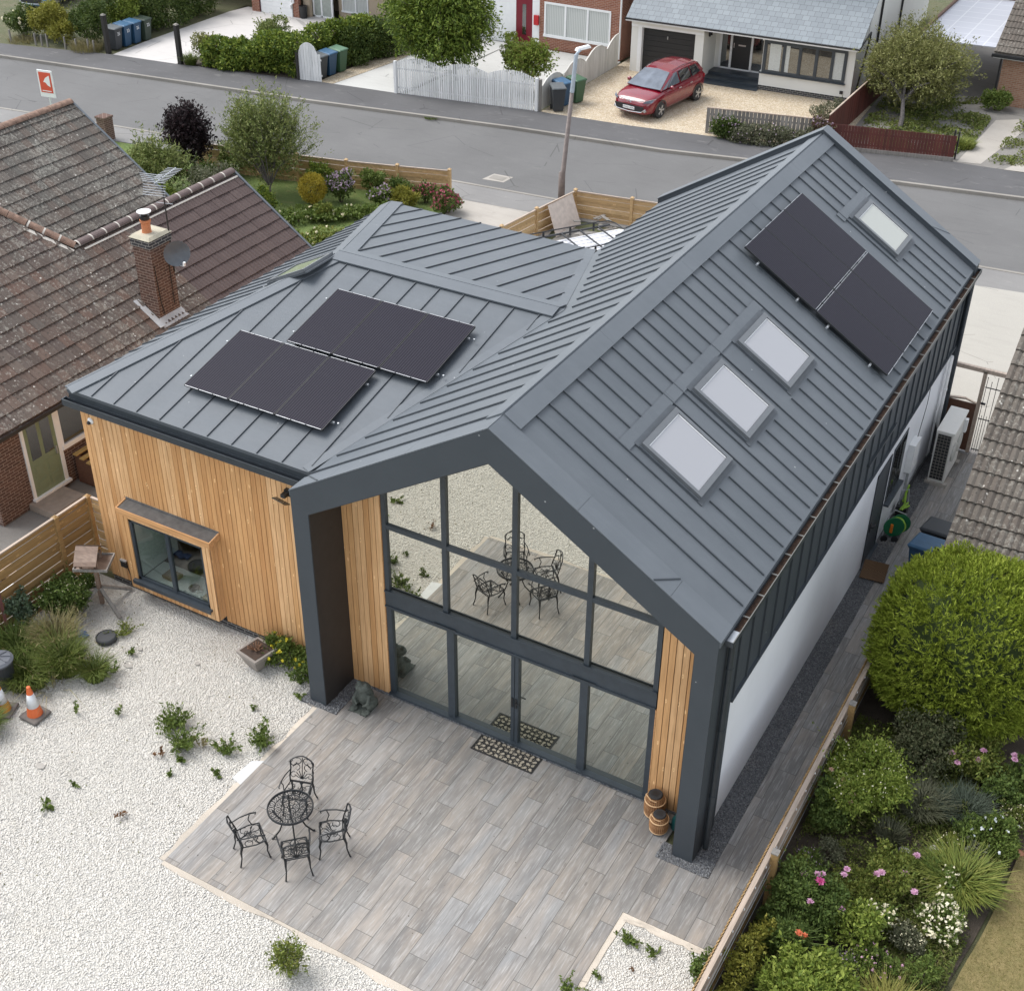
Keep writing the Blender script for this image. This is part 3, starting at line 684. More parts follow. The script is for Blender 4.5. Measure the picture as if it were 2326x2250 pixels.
# main right gutter
def gutter(mb, rim, p0, p1, nrm, wd=0.13, hh=0.11):
    """box gutter between p0,p1 (outer top edge positions); nrm = outward unit"""
    p0 = Vector(p0); p1 = Vector(p1); n = Vector(nrm); z = Vector((0,0,1))
    mb.prism([p0-n*wd, p0-n*wd-z*hh, p0-z*hh, p0, p0-n*0.012, p0-z*(hh-0.012)-n*0.012, p0-n*(wd-0.012)-z*(hh-0.012), p0-n*(wd-0.012)], p1-p0)
    if rim: rim.bar(p0+z*0.004-n*0.008, p1+z*0.004-n*0.008, 0.014, 0.008)
g = MB(); rim = MB()
gutter(g, rim, (8.155,0.20,4.80), (8.155,LEN+0.02,4.80), (1,0,0), 0.135, 0.10)
g.box(8.02,0.195,4.70,8.155,0.21,4.80); g.box(8.02,LEN+0.01,4.70,8.155,LEN+0.03,4.80)
G = g.build('gutter', M['gutter'], H); rim.build('gutter_rim', M['gutterrim'], G)
b = MB(); y = 0.9
while y < 15.6: b.box(8.03,y-0.015,4.785,8.145,y+0.015,4.795); y += 0.62
b.split('gutter_bracket', M['gutterrim'], G)
b = MB(); b.box(8.03,0.22,4.712,8.14,LEN,4.74); b.build('leaf_litter', plain('gutter_litter', (0.045,0.024,0.014), 0.95, var=0.6, scale=12), G)
b = MB(); b.box(8.035,0.24,4.745,8.13,0.52,4.775); b.build('outlet_plate', M['steel'], G)
b = MB(); b.tube([(8.075,0.42,4.72),(8.075,0.42,0.05)], 0.052, 14)
for z in (1.3,2.8,4.1): b.tube([(8.075,0.42,z-0.02),(8.075,0.42,z+0.02)], 0.060, 14)
b.build('downpipe', M['gutter'], H)
b = MB(); b.tube([(8.075,15.35,4.72),(8.075,15.35,0.05)], 0.05, 12); b.build('downpipe', M['gutter'], H)
b = MB(); b.tube([(8.03,14.95,2.85),(8.03,14.95,0.1)], 0.055, 12); b.tube([(8.03,14.95,1.92),(8.03,14.95,1.98)], 0.065, 12); b.build('soil_pipe', M['white'], H)
b = MB(); b.tube([(8.0,14.75,2.9),(8.0,14.75,0.1)], 0.028, 10); b.build('waste_pipe', M['white'], H)
# side door and window
b = MB(); b.box(7.925,9.55,0.0,7.95,10.55,2.42); b.box(7.95,9.50,0.0,7.962,9.56,2.46); b.box(7.95,10.5,0.0,7.962,10.56,2.46); b.box(7.95,9.5,2.40,7.962,10.56,2.46); b.box(7.95,9.45,0.0,8.03,10.6,0.05)
SD = b.build('side_door', M['frame'], H)
b = MB(); b.bar((7.965,9.66,1.05),(8.02,9.66,1.05),0.03,0.03); b.bar((8.02,9.66,1.05),(8.02,9.80,1.05),0.03,0.03); b.box(7.95,9.63,0.92,7.968,9.69,1.16); b.build('handle', M['black'], SD)
b = MB(); b.box(7.93,10.75,1.05,7.955,11.85,2.45); b.build('side_window', M['frame'], H)
SW = bpy.data.objects['side_window']
b = MB(); b.box(7.956,10.83,1.13,7.962,11.26,2.38); b.box(7.956,11.34,1.13,7.962,11.78,2.38); b.build('pane', M['glass_dark'], SW)
b = MB(); b.box(7.94,10.70,0.99,8.06,11.9,1.04); b.build('sill', M['frame'], SW)
b = MB(); b.box(7.94,12.30,1.0,8.10,12.80,1.75); b.build('meter_box', M['white'], H, bevel=0.01)
b = MB(); b.tube([(8.0,12.5,1.0),(8.0,12.5,0.1)],0.022,8); b.tube([(8.0,12.62,1.0),(8.0,12.62,0.1)],0.022,8); b.split('conduit', M['steel'], H)
b = MB(); b.tube([(8.02,12.75,1.75),(8.0,13.2,2.4),(7.96,13.4,3.0)],0.008,6); b.build('cable', M['black'], H)

# wing ------------------------------------------------------------------------
WX, WF, WBk, RY, RZ, PX, RX = -6.15, 0.80, 12.20, 6.50, 6.061, -3.52, 1.90
b = MB()
P = lambda x, y, z: (x, y, z)
fl, bl, pk, rd = (WX,WF,zw_e), (WX,WBk,zw_e), (PX,RY,RZ), (RX,RY,RZ)
vf, vb = (-0.20,WF,zw_e), (-0.20,WBk,zw_e)
for q in ([fl, vf, rd, pk], [bl, fl, pk], [vb, bl, pk, rd]):
    n = (Vector(q[1])-Vector(q[0])).cross(Vector(q[2])-Vector(q[0])).normalized()
    b.prism([Vector(p)-n*0.10 for p in q], n*0.10)
b.build('wing_roof', M['roof'], H)
b = MB(); nF = (0,-KW,1); nB = (0,KW,1); kl = (RZ-zw_e)/(PX-WX); nW = (-kl,0,1)
x = -5.49
while x < 1.7:
    # front slope seam from eave up to hip/ridge, starting at the valley on the right
    y0, y1 = WF+0.02, RY-0.30
    if x < PX: y1 = WF + (x-WX)/(PX-WX)*(RY-WF) - 0.42
    if x > -0.25: y0 = WF + (x+0.20)/(RX+0.20)*(RY-WF) + 0.25
    if y1-y0 > 0.15: seam(b, (x,y0,zwf(y0)), (x,y1,zwf(y1)), nF, 0.018, 0.028)
    x += 0.5835
x = -5.75
while x < 1.6:
    y0, y1 = RY+0.30, WBk-0.02
    if x < PX: y0 = WBk - (x-WX)/(PX-WX)*(WBk-RY) + 0.55
    if x > -0.25: y1 = WBk - (x+0.2)/(RX+0.2)*(WBk-RY) - 0.5
    if y1-y0 > 0.15: seam(b, (x,y0,zwb(y0)), (x,y1,zwb(y1)), nB, 0.020, 0.030)
    x += 0.5835
y = 1.35
while y < 12.0:
    f = (y-WF)/(RY-WF) if y < RY else (WBk-y)/(WBk-RY)
    xe = WX + f*(PX-WX) - 0.22
    if xe-WX > 0.1 :
        if 5.25 < y < 6.45: seam(b, (WX+0.02,y,zw_e+kl*0.02), (WX+1.35,y,zw_e+kl*1.35), nW, 0.020, 0.030)
        else: seam(b, (WX+0.02,y,zw_e+kl*0.02), (xe,y,zw_e+kl*(xe-WX)), nW, 0.020, 0.030)
    y += 0.40
b.build('wing_seams', M['seamside'], H)
b = MB()
def hipcap(a, c, n1, n2, wd=0.28, th=0.03, lift=0.008):
    """cap over the edge a-c; n1,n2: the normals of the slopes on either side"""
    a = Vector(a); c = Vector(c); d = (c-a).normalized()
    for n in (n1, n2):
        n = Vector(n).normalized(); s = d.cross(n)
        other = Vector(n2 if n.dot(Vector(n1).normalized()) > 0.9999 else n1).normalized()
        if s.dot(other) > 0: s = -s
        q = [a+n*lift, c+n*lift, c+s*wd+n*lift, a+s*wd+n*lift]
        nn = (q[1]-q[0]).cross(q[3]-q[0])
        if nn.z < 0: q = q[::-1]
        b.prism(q, n*th)
hipcap((WX+0.02,WF+0.02,zw_e+0.004), pk, nF, nW, 0.26)
hipcap((WX+0.02,WBk-0.02,zw_e+0.004), pk, nB, nW, 0.30)
hipcap((PX-0.05,RY,RZ+0.02), (RX-0.1,RY,RZ+0.02), nF, nB, 0.30, 0.035)
# valley flats
for (a, c, n1) in (((-0.20,WF,zw_e),(RX,RY,RZ),nF), ((-0.20,WBk,zw_e),(RX,RY,RZ),nB)):
    a = Vector(a); c = Vector(c); d = (c-a).normalized(); n = Vector(n1).normalized(); s = d.cross(n)
    if s.x > 0: s = -s
    q = [a+n*0.006, c+n*0.006, c+s*0.2+n*0.006, a+s*0.2+n*0.006]
    if (q[1]-q[0]).cross(q[3]-q[0]).z < 0: q = q[::-1]
    b.prism(q, n*0.010)
b.split('hip_capping', M['flash'], H)
# wing gutter + fascia + walls
g = MB(); rim = MB()
g.box(WX+0.02,WF+0.02,zw_e-0.30,-0.02,WF+0.05,zw_e-0.03)
gutter(g, rim, (WX-0.06,WF-0.12,zw_e-0.20), (-0.28,WF-0.12,zw_e-0.20), (0,-1,0), 0.135, 0.13)
g.box(WX-0.065,WF-0.12,zw_e-0.33,WX-0.05,WF+0.02,zw_e-0.20)
g.box(WX+0.02,WF+0.05,zw_e-0.33,-0.02,DP+0.05,zw_e-0.30)
G = g.build('wing_gutter', M['gutter'], H)
b = MB(); b.bar((WX-0.06,WF-0.11,zw_e-0.195),(-0.28,WF-0.11,zw_e-0.195),0.02,0.01); b.bar((WX-0.055,WF-0.11,zw_e-0.195),(WX-0.055,WF+0.02,zw_e-0.195),0.02,0.01)
b.build('gutter_rim', M['gutter'], G)
b = MB(); b.box(WX-0.02,DP,zw_e-0.30,WX+0.02,WBk,zw_e-0.06); b.box(WX+0.1,WBk-0.06,zw_e-0.3,-0.1,WBk-0.02,zw_e-0.06); b.split('fascia_board', M['gutter'], H)
yw = DP; zpl = 0.15
BX0, BX1 = -5.20, -2.82
# wing front wall in larch boards, leaving the bay opening
b = MB(); boards(b, -6.02, BX0, yw-0.024, zpl, zw_e-0.31); boards(b, BX1, -0.002, yw-0.024, zpl, zw_e-0.31); boards(b, BX0, BX1, yw-0.024, 2.42, zw_e-0.31)
b.build('larch_cladding', M['larch'], H)
b = MB(); b.box(-6.02,yw,0.0,BX0+0.15,yw+0.02,zw_e-0.31); b.box(BX1-0.15,yw,0,0.0,yw+0.02,zw_e-0.31); b.box(BX0+0.15,yw,2.3,BX1-0.15,yw+0.02,zw_e-0.31); b.box(BX0+0.15,yw,0,BX1-0.15,yw+0.02,0.50)
b.build('cladding_backing', M['black'], H)
b = MB(); b.box(-6.02,yw-0.02,-0.05,-0.002,yw-0.001,zpl-0.012); b.build('brick_plinth', M['brickdark'], H)
b = MB(); b.box(-6.04,yw+0.02,0.0,-6.0,WBk-0.1,zw_e-0.2); b.box(-6.0,WBk-0.14,0,-0.1,WBk-0.1,zw_e-0.2); b.build('wing_wall', M['larch'], H)
# bay window
YF = 0.71; b = MB()
boards(b, BX0, BX0+0.22, YF, 0.28, 2.24, 0.11); boards(b, BX1-0.20, BX1, YF, 0.28, 2.24, 0.10); boards(b, BX0+0.22, BX1-0.20, YF, 0.28, 0.48)
b.box(BX0+0.20,YF-0.01,2.09,BX1-0.20,YF+0.02,2.25)
n = 2
for i in range(n):
    y0 = YF+0.024+i*(yw-0.03-YF-0.024)/n; y1 = y0+(yw-0.03-YF-0.024)/n-0.01
    b.box(BX1-0.022,y0,0.28,BX1,y1,2.24); b.box(BX0,y0,0.28,BX0+0.022,y1,2.24)
b.box(BX0+0.02,YF+0.02,0.28,BX1-0.02,yw-0.03,0.30)
BAY = b.build('bay_surround', M['larch'], H)
b = MB()
b.prism([(-5.17,0.59,2.24),(-2.70,0.59,2.24),(-2.70,0.59,2.375),(-5.17,0.59,2.375)],(0,0.025,0))
for x in (-5.17,-2.725): b.prism([(x,0.615,2.24),(x,yw-0.049,2.30),(x,yw-0.049,2.435),(x,0.615,2.375)],(0.025,0,0))
b.build('bay_roof_edge', M['larchx'], BAY)
b = MB(); b.prism([(-5.145,0.615,2.25),(-5.145,yw-0.049,2.31),(-5.145,yw-0.049,2.415),(-5.145,0.615,2.355)],(2.42,0,0)); b.prism([(-5.16,yw-0.066,2.40),(-5.16,yw-0.049,2.40),(-5.16,yw-0.049,2.46),(-5.16,yw-0.066,2.45)],(2.45,0,0))
b.build('bay_roof', plain('roofing_felt',(0.095,0.09,0.085),0.85,bump=0.4,var=0.25), BAY)
b = MB(); a0, a1, z0, z1 = -4.98, -3.03, 0.55, 2.09
b.box(a0,YF+0.0,z0,a0+0.07,YF+0.06,z1); b.box(a1-0.05,YF,z0,a1,YF+0.06,z1); b.box(a0,YF,z1-0.06,a1,YF+0.06,z1); b.box(a0,YF,z0,a1,YF+0.06,z0+0.07); b.box(-4.01,YF-0.01,z0,-3.92,YF+0.06,z1)
b.box(a0-0.09,YF-0.10,z0-0.05,a1+0.07,YF+0.05,z0); b.box(a0-0.09,YF-0.10,z0-0.09,a1+0.07,YF-0.085,z0-0.05)
BF = b.build('bay_window_frame', M['frame'], BAY)
for p0, p1 in ((a0+0.07,-4.01),(-3.92,a1-0.05)):
    b = MB(); b.box(p0,YF+0.025,z0+0.07,p1,YF+0.035,z1-0.06); b.build('pane', M['glass_clear'], BF)
# room behind the bay
M['offwhite'] = plain('interior_white', (0.80,0.84,0.82), 0.8, var=0.04)
M['carpet'] = plain('interior_carpet', (0.10,0.088,0.075), 0.95, var=0.3, scale=12)
b = MB(); b.box(-5.10,YF+0.07,0.56,-4.95,1.9,2.10); b.box(-3.02,YF+0.07,0.5,-2.95,1.3,2.1); b.split('window_reveal', M['offwhite'], H)
b = MB(); b.box(-5.9,1.0,0.02,-0.3,5.5,0.06); b.build('room_floor', M['carpet'], H)
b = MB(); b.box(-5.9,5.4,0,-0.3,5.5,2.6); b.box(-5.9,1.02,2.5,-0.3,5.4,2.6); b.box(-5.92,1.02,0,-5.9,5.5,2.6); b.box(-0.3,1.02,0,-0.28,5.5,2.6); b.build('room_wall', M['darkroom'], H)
b = MB(); b.box(-4.93,YF+0.065,0.52,-3.03,1.42,0.56); b.box(-4.9,1.36,0.03,-4.85,1.40,0.52); b.box(-3.1,1.36,0.03,-3.05,1.40,0.52)
b.build('window_worktop', M['offwhite'], H)
M['skyframe'] = plain('skylight_frame_grey', (0.115,0.125,0.135), 0.45, var=0.05)
# skylights -----------------------------------------------------------------
def skylight(par, pt, ux, uy, un, wx, wy, glass, name='skylight'):
    """pt: top left corner on the slope, ux: along the ridge, uy: down slope"""
    pt, ux, uy, un = Vector(pt), Vector(ux), Vector(uy), Vector(un)
    Q = lambda a, c, h: pt+ux*a+uy*c+un*h
    f = MB(); t = 0.075; hh = 0.10
    def blk(mb, a0, a1, c0, c1, h0, h1):
        mb.add([Q(a0,c0,h0),Q(a1,c0,h0),Q(a1,c1,h0),Q(a0,c1,h0),Q(a0,c0,h1),Q(a1,c0,h1),Q(a1,c1,h1),Q(a0,c1,h1)],
               [(3,2,1,0),(4,5,6,7),(0,1,5,4),(1,2,6,5),(2,3,7,6),(3,0,4,7)])
    blk(f, 0, wx, 0, t+0.03, 0, hh); blk(f, 0, wx, wy-t-0.02, wy, 0, hh); blk(f, 0, t, t+0.03, wy-t-0.02, 0, hh); blk(f, wx-t, wx, t+0.03, wy-t-0.02, 0, hh)
    S = f.build(name, M['skyframe'], par)
    g_ = MB(); blk(g_, t+0.004, wx-t-0.004, t+0.034, wy-t-0.024, 0.045, 0.075); g_.build('pane', glass, S)
    k = MB(); blk(k, -0.05, wx+0.05, -0.10, -0.002, 0.0, 0.03); blk(k, -0.05, -0.002, 0.0, wy, 0, 0.05); blk(k, wx+0.002, wx+0.05, 0, wy, 0, 0.05); blk(k, -0.06, wx+0.06, wy+0.002, wy+0.10, 0.0, 0.02)
    k.build('skylight_kerb', M['seamside'], S)
    l_ = MB(); blk(l_, t+0.004, t+0.02, t+0.034, wy-t-0.024, 0.0755, 0.080); blk(l_, t+0.02, wx-t-0.004, t+0.034, t+0.05, 0.0755, 0.080); l_.build('bead', M['white'], S)
    return S
nv = Vector(nR).normalized(); dn = Vector((1,0,-SL)).normalized()
for i, (y0, y1) in enumerate(sky_y):
    skylight(H, (SX0,y1,zR(SX0)), (0,-1,0), dn, nv, y1-y0, (SX1-SX0)*math.hypot(1,SL), M['glass_blind'] if i != 3 else M['glass_blind2'])
b = MB()
for y0, y1 in ((1.9,3.70),(3.704,5.75),(5.754,7.85),(12.85,14.75)):
    plate(b, (APX,y0,zR(APX)+0.004),(5.50,y0,zR(5.50)+0.004),(5.50,y1,zR(5.50)+0.004),(APX,y1,zR(APX)+0.004), 0.022)
b.split('skylight_apron', M['roof'], H)
nw_ = Vector(nW).normalized(); dw = Vector((-1,0,-kl)).normalized()
skylight(H, (-3.62,5.40,zw_e+kl*(-3.62-WX)), (0,1,0), dw, nw_, 1.0, 1.15, M['glass_green'])
# solar panels ---------------------------------------------------------------
def solar(par, corner, ux, uy, un, wx=1.09, wy=1.80):
    """corner = lower left; ux across, uy up the slope"""
    ux, uy, un = Vector(ux).normalized(), Vector(uy).normalized(), Vector(un).normalized()
    o = MB().box(0.012,0.012,0.0,wx-0.012,wy-0.012,0.036).build('solar_panel', M['solar'], None)
    mat = Matrix.Identity(4)
    for i in range(3): mat[i][0] = ux[i]; mat[i][1] = uy[i]; mat[i][2] = un[i]; mat[i][3] = corner[i]
    o.parent = par; o.matrix_world = mat; o.matrix_local = mat
    f = MB(); f.box(0,0,-0.002,wx,0.010,0.038); f.box(0,wy-0.010,-0.002,wx,wy,0.038); f.box(0,0.010,-0.002,0.010,wy-0.010,0.037); f.box(wx-0.010,0.010,-0.002,wx,wy-0.010,0.037)
    fo = f.build('panel_frame', M['black'], None); fo.parent = o
    e = MB()
    for k in range(3): e.box(0.03+k*(wx-0.03)/3,-0.006,0.028,(k+1)*(wx-0.03)/3,0.001,0.0395); e.box(0.03+k*(wx-0.03)/3,wy-0.001,0.028,(k+1)*(wx-0.03)/3,wy+0.006,0.0395)
    eo = e.build('edge_strip', M['chrome'], None); eo.parent = o
    return o
# wing array
uF = Vector((0,1,KW)).normalized(); nFv = Vector(nF).normalized()
wyl = 1.80
for k in range(3):
    for (xa, ya) in ((-3.80+1.105*k, 1.68), (-2.70+1.11*k, 3.525)):
        solar(H, Vector((xa,ya,zwf(ya)))+nFv*0.125, (1,0,0), uF, nFv)
uR = Vector((-1,0,SL)).normalized()
for k in range(3):
    for xa in (7.78, 6.155):
        solar(H, Vector((xa,8.90+1.115*k,zR(xa)))+nv*0.125, (0,1,0), uR, nv, 1.10, 1.865)
b = MB()
def rail(p0, p1, n):
    b.bar(Vector(p0)+n*0.085, Vector(p1)+n*0.085, 0.04, 0.04, up=n); m_ = 5
    for i in range(m_):
        q = Vector(p0)+(Vector(p1)-Vector(p0))*((i+0.5)/m_); b.bar(q, q+n*0.066, 0.03, 0.05, up=(1,0,0) if abs(n.x) < 0.1 else (0,1,0))
for xa, ya in ((-3.86,1.98),(-3.86,3.10)): rail((xa+0.05,ya,zwf(ya)), (-0.46,ya,zwf(ya)), nFv)
for ya in (3.85,4.98): rail((-2.72,ya,zwf(ya)), (0.65,ya,zwf(ya)), nFv)
for xa in (7.45,6.50,5.82,4.92): rail((xa,8.80,zR(xa)), (xa,12.30,zR(xa)), nv)
b.build('mounting_rail', M['steel'], H)
b = MB(); 
for xa in (7.45,6.50,5.82,4.92):
    q = Vector((xa,8.78,zR(xa)))+nv*0.10; b.bar(q, q+Vector((0,0.035,0)), 0.035, 0.035, up=nv)
for xa, ya in ((-3.9,1.98),(-3.9,3.10),(-0.38,1.98),(0.74,3.85),(-2.8,3.85),(-2.8,4.98),(0.74,4.98)):
    q = Vector((xa,ya,zwf(ya)))+nFv*0.10; b.bar(q, q+Vector((0.03,0,0)), 0.03, 0.03, up=nFv)
b.split('end_clamp', M['steel'], H)
# wall fittings
b = MB(); b.lathe([(0.055,0),(0.075,0.012),(0.075,0.03),(0.02,0.06)], (0,0,0), 14)
b.v = [(-5.76+p[0], 0.93-p[2], 4.07+p[1]) for p in b.v]
b.build('camera_dome', M['white'], H, smooth=True)
b = MB(); b.lathe([(0.04,0),(0.04,0.03),(0.015,0.05)], (0,0,0), 12); b.v = [(-5.765+p[0], 0.875-p[2], 4.05+p[1]) for p in b.v]; b.build('camera_lens', M['black'], H)
b = MB(); b.box(-0.86,0.83,4.02,-0.72,0.93,4.14); b.box(-0.84,0.70,4.05,-0.74,0.84,4.12)
b.build('floodlight', M['black'], H)
b = MB(); b.prism([(-0.98,0.62,4.03),(-0.66,0.60,3.99),(-0.66,0.74,3.92),(-0.98,0.76,3.96)], (0,0,0.02)); b.build('floodlight_lamp', M['glass_dark'], H)
b = MB(); b.box(-5.66,0.87,0.50,-5.49,0.935,0.68); b.build('outdoor_socket', M['black'], H, bevel=0.012)
b = MB(); b.box(-5.66,0.862,0.66,-5.49,0.94,0.695); b.build('socket_lid', M['steel'], H)
b = MB(); b.tube([(-5.50,0.91,0.5),(-5.46,0.92,0.30),(-5.47,0.92,0.12)], 0.012, 6); b.build('socket_cable', M['black'], H)

# ------------------------------------------------------------------ roof tiling helper
def tiled(mb, o, u, v, Lu, Lv, tw=0.25, tc=0.35, keep=None, amp=0.022, seedn=1, rolls=2, step=0.035):
    """pitched tile field; o lower corner, u along the eave, v up the slope"""
    o, u, v = Vector(o), Vector(u).normalized(), Vector(v).normalized(); n = u.cross(v)
    if n.z < 0: n = -n
    R_ = random.Random(seedn); K = rolls*5
    prof = [amp*(0.5-0.5*math.cos(2*math.pi*rolls*i/K))**0.7 for i in range(K+1)]
    for j in range(int(math.ceil(Lv/tc))):
        for i in range(int(math.ceil(Lu/tw))):
            a0 = i*tw; c0 = j*tc; a1 = min(Lu, a0+tw); c1 = min(Lv, c0+tc+0.04)
            if keep and not keep(a0+tw/2, c0+tc/2): continue
            dh = R_.uniform(-0.005, 0.006); sk = R_.uniform(-0.006, 0.006)
            vs = []
            for (c, h) in ((c0, step+dh), (c1, 0.002+dh)):
                for k in range(K+1):
                    a = a0+(a1-a0)*k/K; vs.append(o+u*a+v*(c+sk)+n*(h+prof[k]))
            for k in range(K+1): vs.append(o+u*(a0+(a1-a0)*k/K)+v*(c0+sk)+n*(dh-0.02))
            m_ = K+1
            fs = [(k, k+1, m_+k+1, m_+k) for k in range(K)] + [(2*m_+k, 2*m_+k+1, k+1, k) for k in range(K)]
            mb.add(vs, fs)
def ridge_tiles(p0, p1, r, seg=0.45, mat=None, par=None, name='ridge_tile', mort=True, stuffname=None):
    p0, p1 = Vector(p0), Vector(p1); L = (p1-p0).length; n = max(1, int(round(L/seg))); d = (p1-p0)/n
    b = MB(); c = MB(); u = d.normalized(); s = u.cross(Vector((0,0,1))).normalized(); w_ = s.cross(u)
    for i in range(n):
        a = p0+d*i+u*0.006; e = p0+d*(i+1)-u*0.006; vs = []
        for q in (a, e):
            for k in range(9):
                t = math.pi*k/8; vs.append(q+s*(r*math.cos(t))+w_*(r*0.8*math.sin(t)))
        b.add(vs, [(k, k+1, 9+k+1, 9+k) for k in range(8)]+[tuple(range(9)), tuple(range(9, 18))])
        if mort:
            vs = []
            for q in (e-u*0.02, e+u*0.025):
                for k in range(9):
                    t = math.pi*k/8; vs.append(q+s*((r+0.004)*math.cos(t))+w_*((r+0.004)*0.8*math.sin(t)))
            c.add(vs, [(k, k+1, 9+k+1, 9+k) for k in range(8)])
    R_ = b.build(name, mat, par)
    if mort: c.build('ridge_mortar', M['mortar'], R_)
    return R_

# ------------------------------------------------------------------ bungalow on the left
BL = empty('brick_bungalow', (-9.57, 1.1, 0), 'brown brick bungalow with weathered tiled roofs and a green door left of the zinc house', 'bungalow')
k_ = 0.677; ex, ez = -9.17, 2.45
zb_ = lambda x: ez + k_*(ex-x)
cl = math.hypot(1, k_)
def hipx(y): # upper limit of x (most negative) of the near slope at y
    if y >= 6.65: return -11.88
    return -11.88 - (6.65-y)*(1.40/0.90)
b1 = MB(); b2 = MB()
Lv = (ex+16.5)*cl
tiled(b1, (ex,0.75,ez), (0,1,0), (-1,0,k_), 11.95, Lv, keep=lambda a, c: (ex-c/cl) > hipx(0.75+a) and not (0.75+a > 8.4+max(0,(ex-c/cl+10.6))*(-0.0) and True), seedn=5)
tiled(b2, (ex,0.75,ez), (0,1,0), (-1,0,k_), 11.95, Lv, keep=lambda a, c: (ex-c/cl) > hipx(0.75+a) and (0.75+a > 8.4), seedn=6, amp=0.020)
b1.build('old_tile_roof', M['tile_old'], BL); b2.build('new_tile_roof', M['tile_new'], BL)
b = MB()   # under-roof solid
yE = 12.70
b.prism([(ex,0.8,ez-0.06),(ex,yE,ez-0.06),(-11.88,yE,zb_(-11.88)-0.06),(-11.88,6.65,zb_(-11.88)-0.06),(-16.0,4.0,zb_(-16.0)-0.06),(-16.0,0.8,zb_(-16)-0.06)][::-1], (0,0,-0.05))
b.prism([(-11.88,yE,zb_(-11.88)-0.03),(-14.6,yE,2.45),(-14.6,6.3,2.45),(-11.88,6.65,zb_(-11.88)-0.03)], (0,0,-0.05))
b.prism([(-11.88,6.66,zb_(-11.88)-0.03),(-13.2,7.6,3.2),(-17.5,7.6,3.2),(-16.0,4.0,zb_(-16)-0.03)], (0,0,-0.05))
b.build('roof_underside', M['tile_old'], BL)
ridge_tiles((-11.90,yE,zb_(-11.90)+0.02), (-11.90,6.72,zb_(-11.90)+0.02), 0.13, 0.46, M['ridge_brown'], BL)
ridge_tiles((-11.88,6.65,zb_(-11.88)+0.03), (-12.75,6.09,zb_(-12.75)+0.02), 0.125, 0.42, M['ridge_old'], BL)
ridge_tiles((-12.78,6.07,zb_(-12.78)+0.02), (-16.2,3.87,zb_(-16.2)+0.02), 0.13, 0.45, M['ridge_old'], BL, mort=False)
b = MB(); b.bar((-11.72,6.80,zb_(-11.72)+0.035),(-11.72,yE,zb_(-11.72)+0.035),0.05,0.03,up=(k_,0,1)); b.bar((-11.78,6.5,zb_(-11.78)+0.03),(-12.7,5.90,zb_(-12.7)+0.03),0.09,0.03,up=(k_,0,1)); b.split('mortar_bedding', M['mortar'], BL)
b = MB(); b.bar((ex-0.02,yE+0.03,ez+0.03),(-11.85,yE+0.03,zb_(-11.85)+0.04),0.07,0.07,up=(k_,0,1)); b.build('verge_strip', plain('grey_verge',(0.10,0.115,0.13),0.6), BL)
b = MB(); b.box(-9.77,1.1,0,-9.57,12.5,2.42); b.box(-30,1.1,0,-9.77,1.3,2.42); b.prism([(-14.4,12.3,0),(-9.77,12.3,0),(-9.77,12.3,2.5),(-11.88,12.3,4.15),(-14.4,12.3,2.4)],(0,0.2,0))
b.build('brick_wall', M['brickbrown'], BL)
b = MB(); gutter(b, None, (ex+0.07,0.75,ez-0.02), (ex+0.07,yE,ez-0.02), (1,0,0), 0.12, 0.09); b.build('gutter', M['black'], BL)
b = MB(); b.box(-9.56,0.8,2.28,-9.2,12.6,2.33); b.build('soffit', M['whitewood'], BL)
# door, window
M['greendoor'] = plain('sage_green_paint', (0.19,0.235,0.145), 0.5, var=0.04)
b = MB(); b.box(-9.57,2.05,0.15,-9.53,2.13,2.22); b.box(-9.57,3.02,0.15,-9.53,3.13,2.22); b.box(-9.57,2.05,2.16,-9.53,3.13,2.26); b.box(-9.57,2.02,0.13,-9.46,3.16,0.20)
DF = b.build('door_frame', M['white'], BL)
b = MB(); b.box(-9.565,2.13,0.20,-9.545,3.02,2.16)
for (y0, y1, z0, z1) in ((2.24,2.53,0.32,0.58),(2.62,2.91,0.32,0.58),(2.24,2.53,0.68,1.02),(2.62,2.91,0.68,1.02)):
    b.box(-9.545,y0,z0,-9.540,y1,z1); b.box(-9.540,y0+0.03,z0+0.03,-9.534,y1-0.03,z1-0.03)
DO = b.build('door', M['greendoor'], BL)
b = MB(); b.box(-9.544,2.24,1.15,-9.540,2.52,2.02); b.box(-9.544,2.63,1.15,-9.540,2.91,2.02); b.split('pane', M['glass_dark'], DO)
b = MB(); b.box(-9.545,2.93,1.0,-9.51,2.97,1.2); b.build('handle', M['chrome'], DO)
b = MB(); b.box(-9.57,3.13,0.98,-9.50,6.2,1.10); b.box(-9.57,3.13,1.10,-9.53,3.2,2.26); b.box(-9.57,6.1,1.10,-9.53,6.2,2.26); b.box(-9.57,4.55,1.1,-9.53,4.63,2.26); b.box(-9.57,3.2,2.2,-9.53,6.1,2.26)
WNn = b.build('window_frame', M['white'], BL)
b = MB(); b.box(-9.565,3.2,1.1,-9.55,4.55,2.2); b.box(-9.565,4.63,1.1,-9.55,6.1,2.2); b.split('pane', M['glass_dark'], WNn)
b = MB(); b.box(-9.56,1.88,-0.02,-8.75,2.85,0.15); b.box(-8.75,1.95,-0.02,-8.74,2.85,0.13); b.build('door_step', plain('step_slab', (0.27,0.225,0.185), 0.9, bump=0.3), BL)
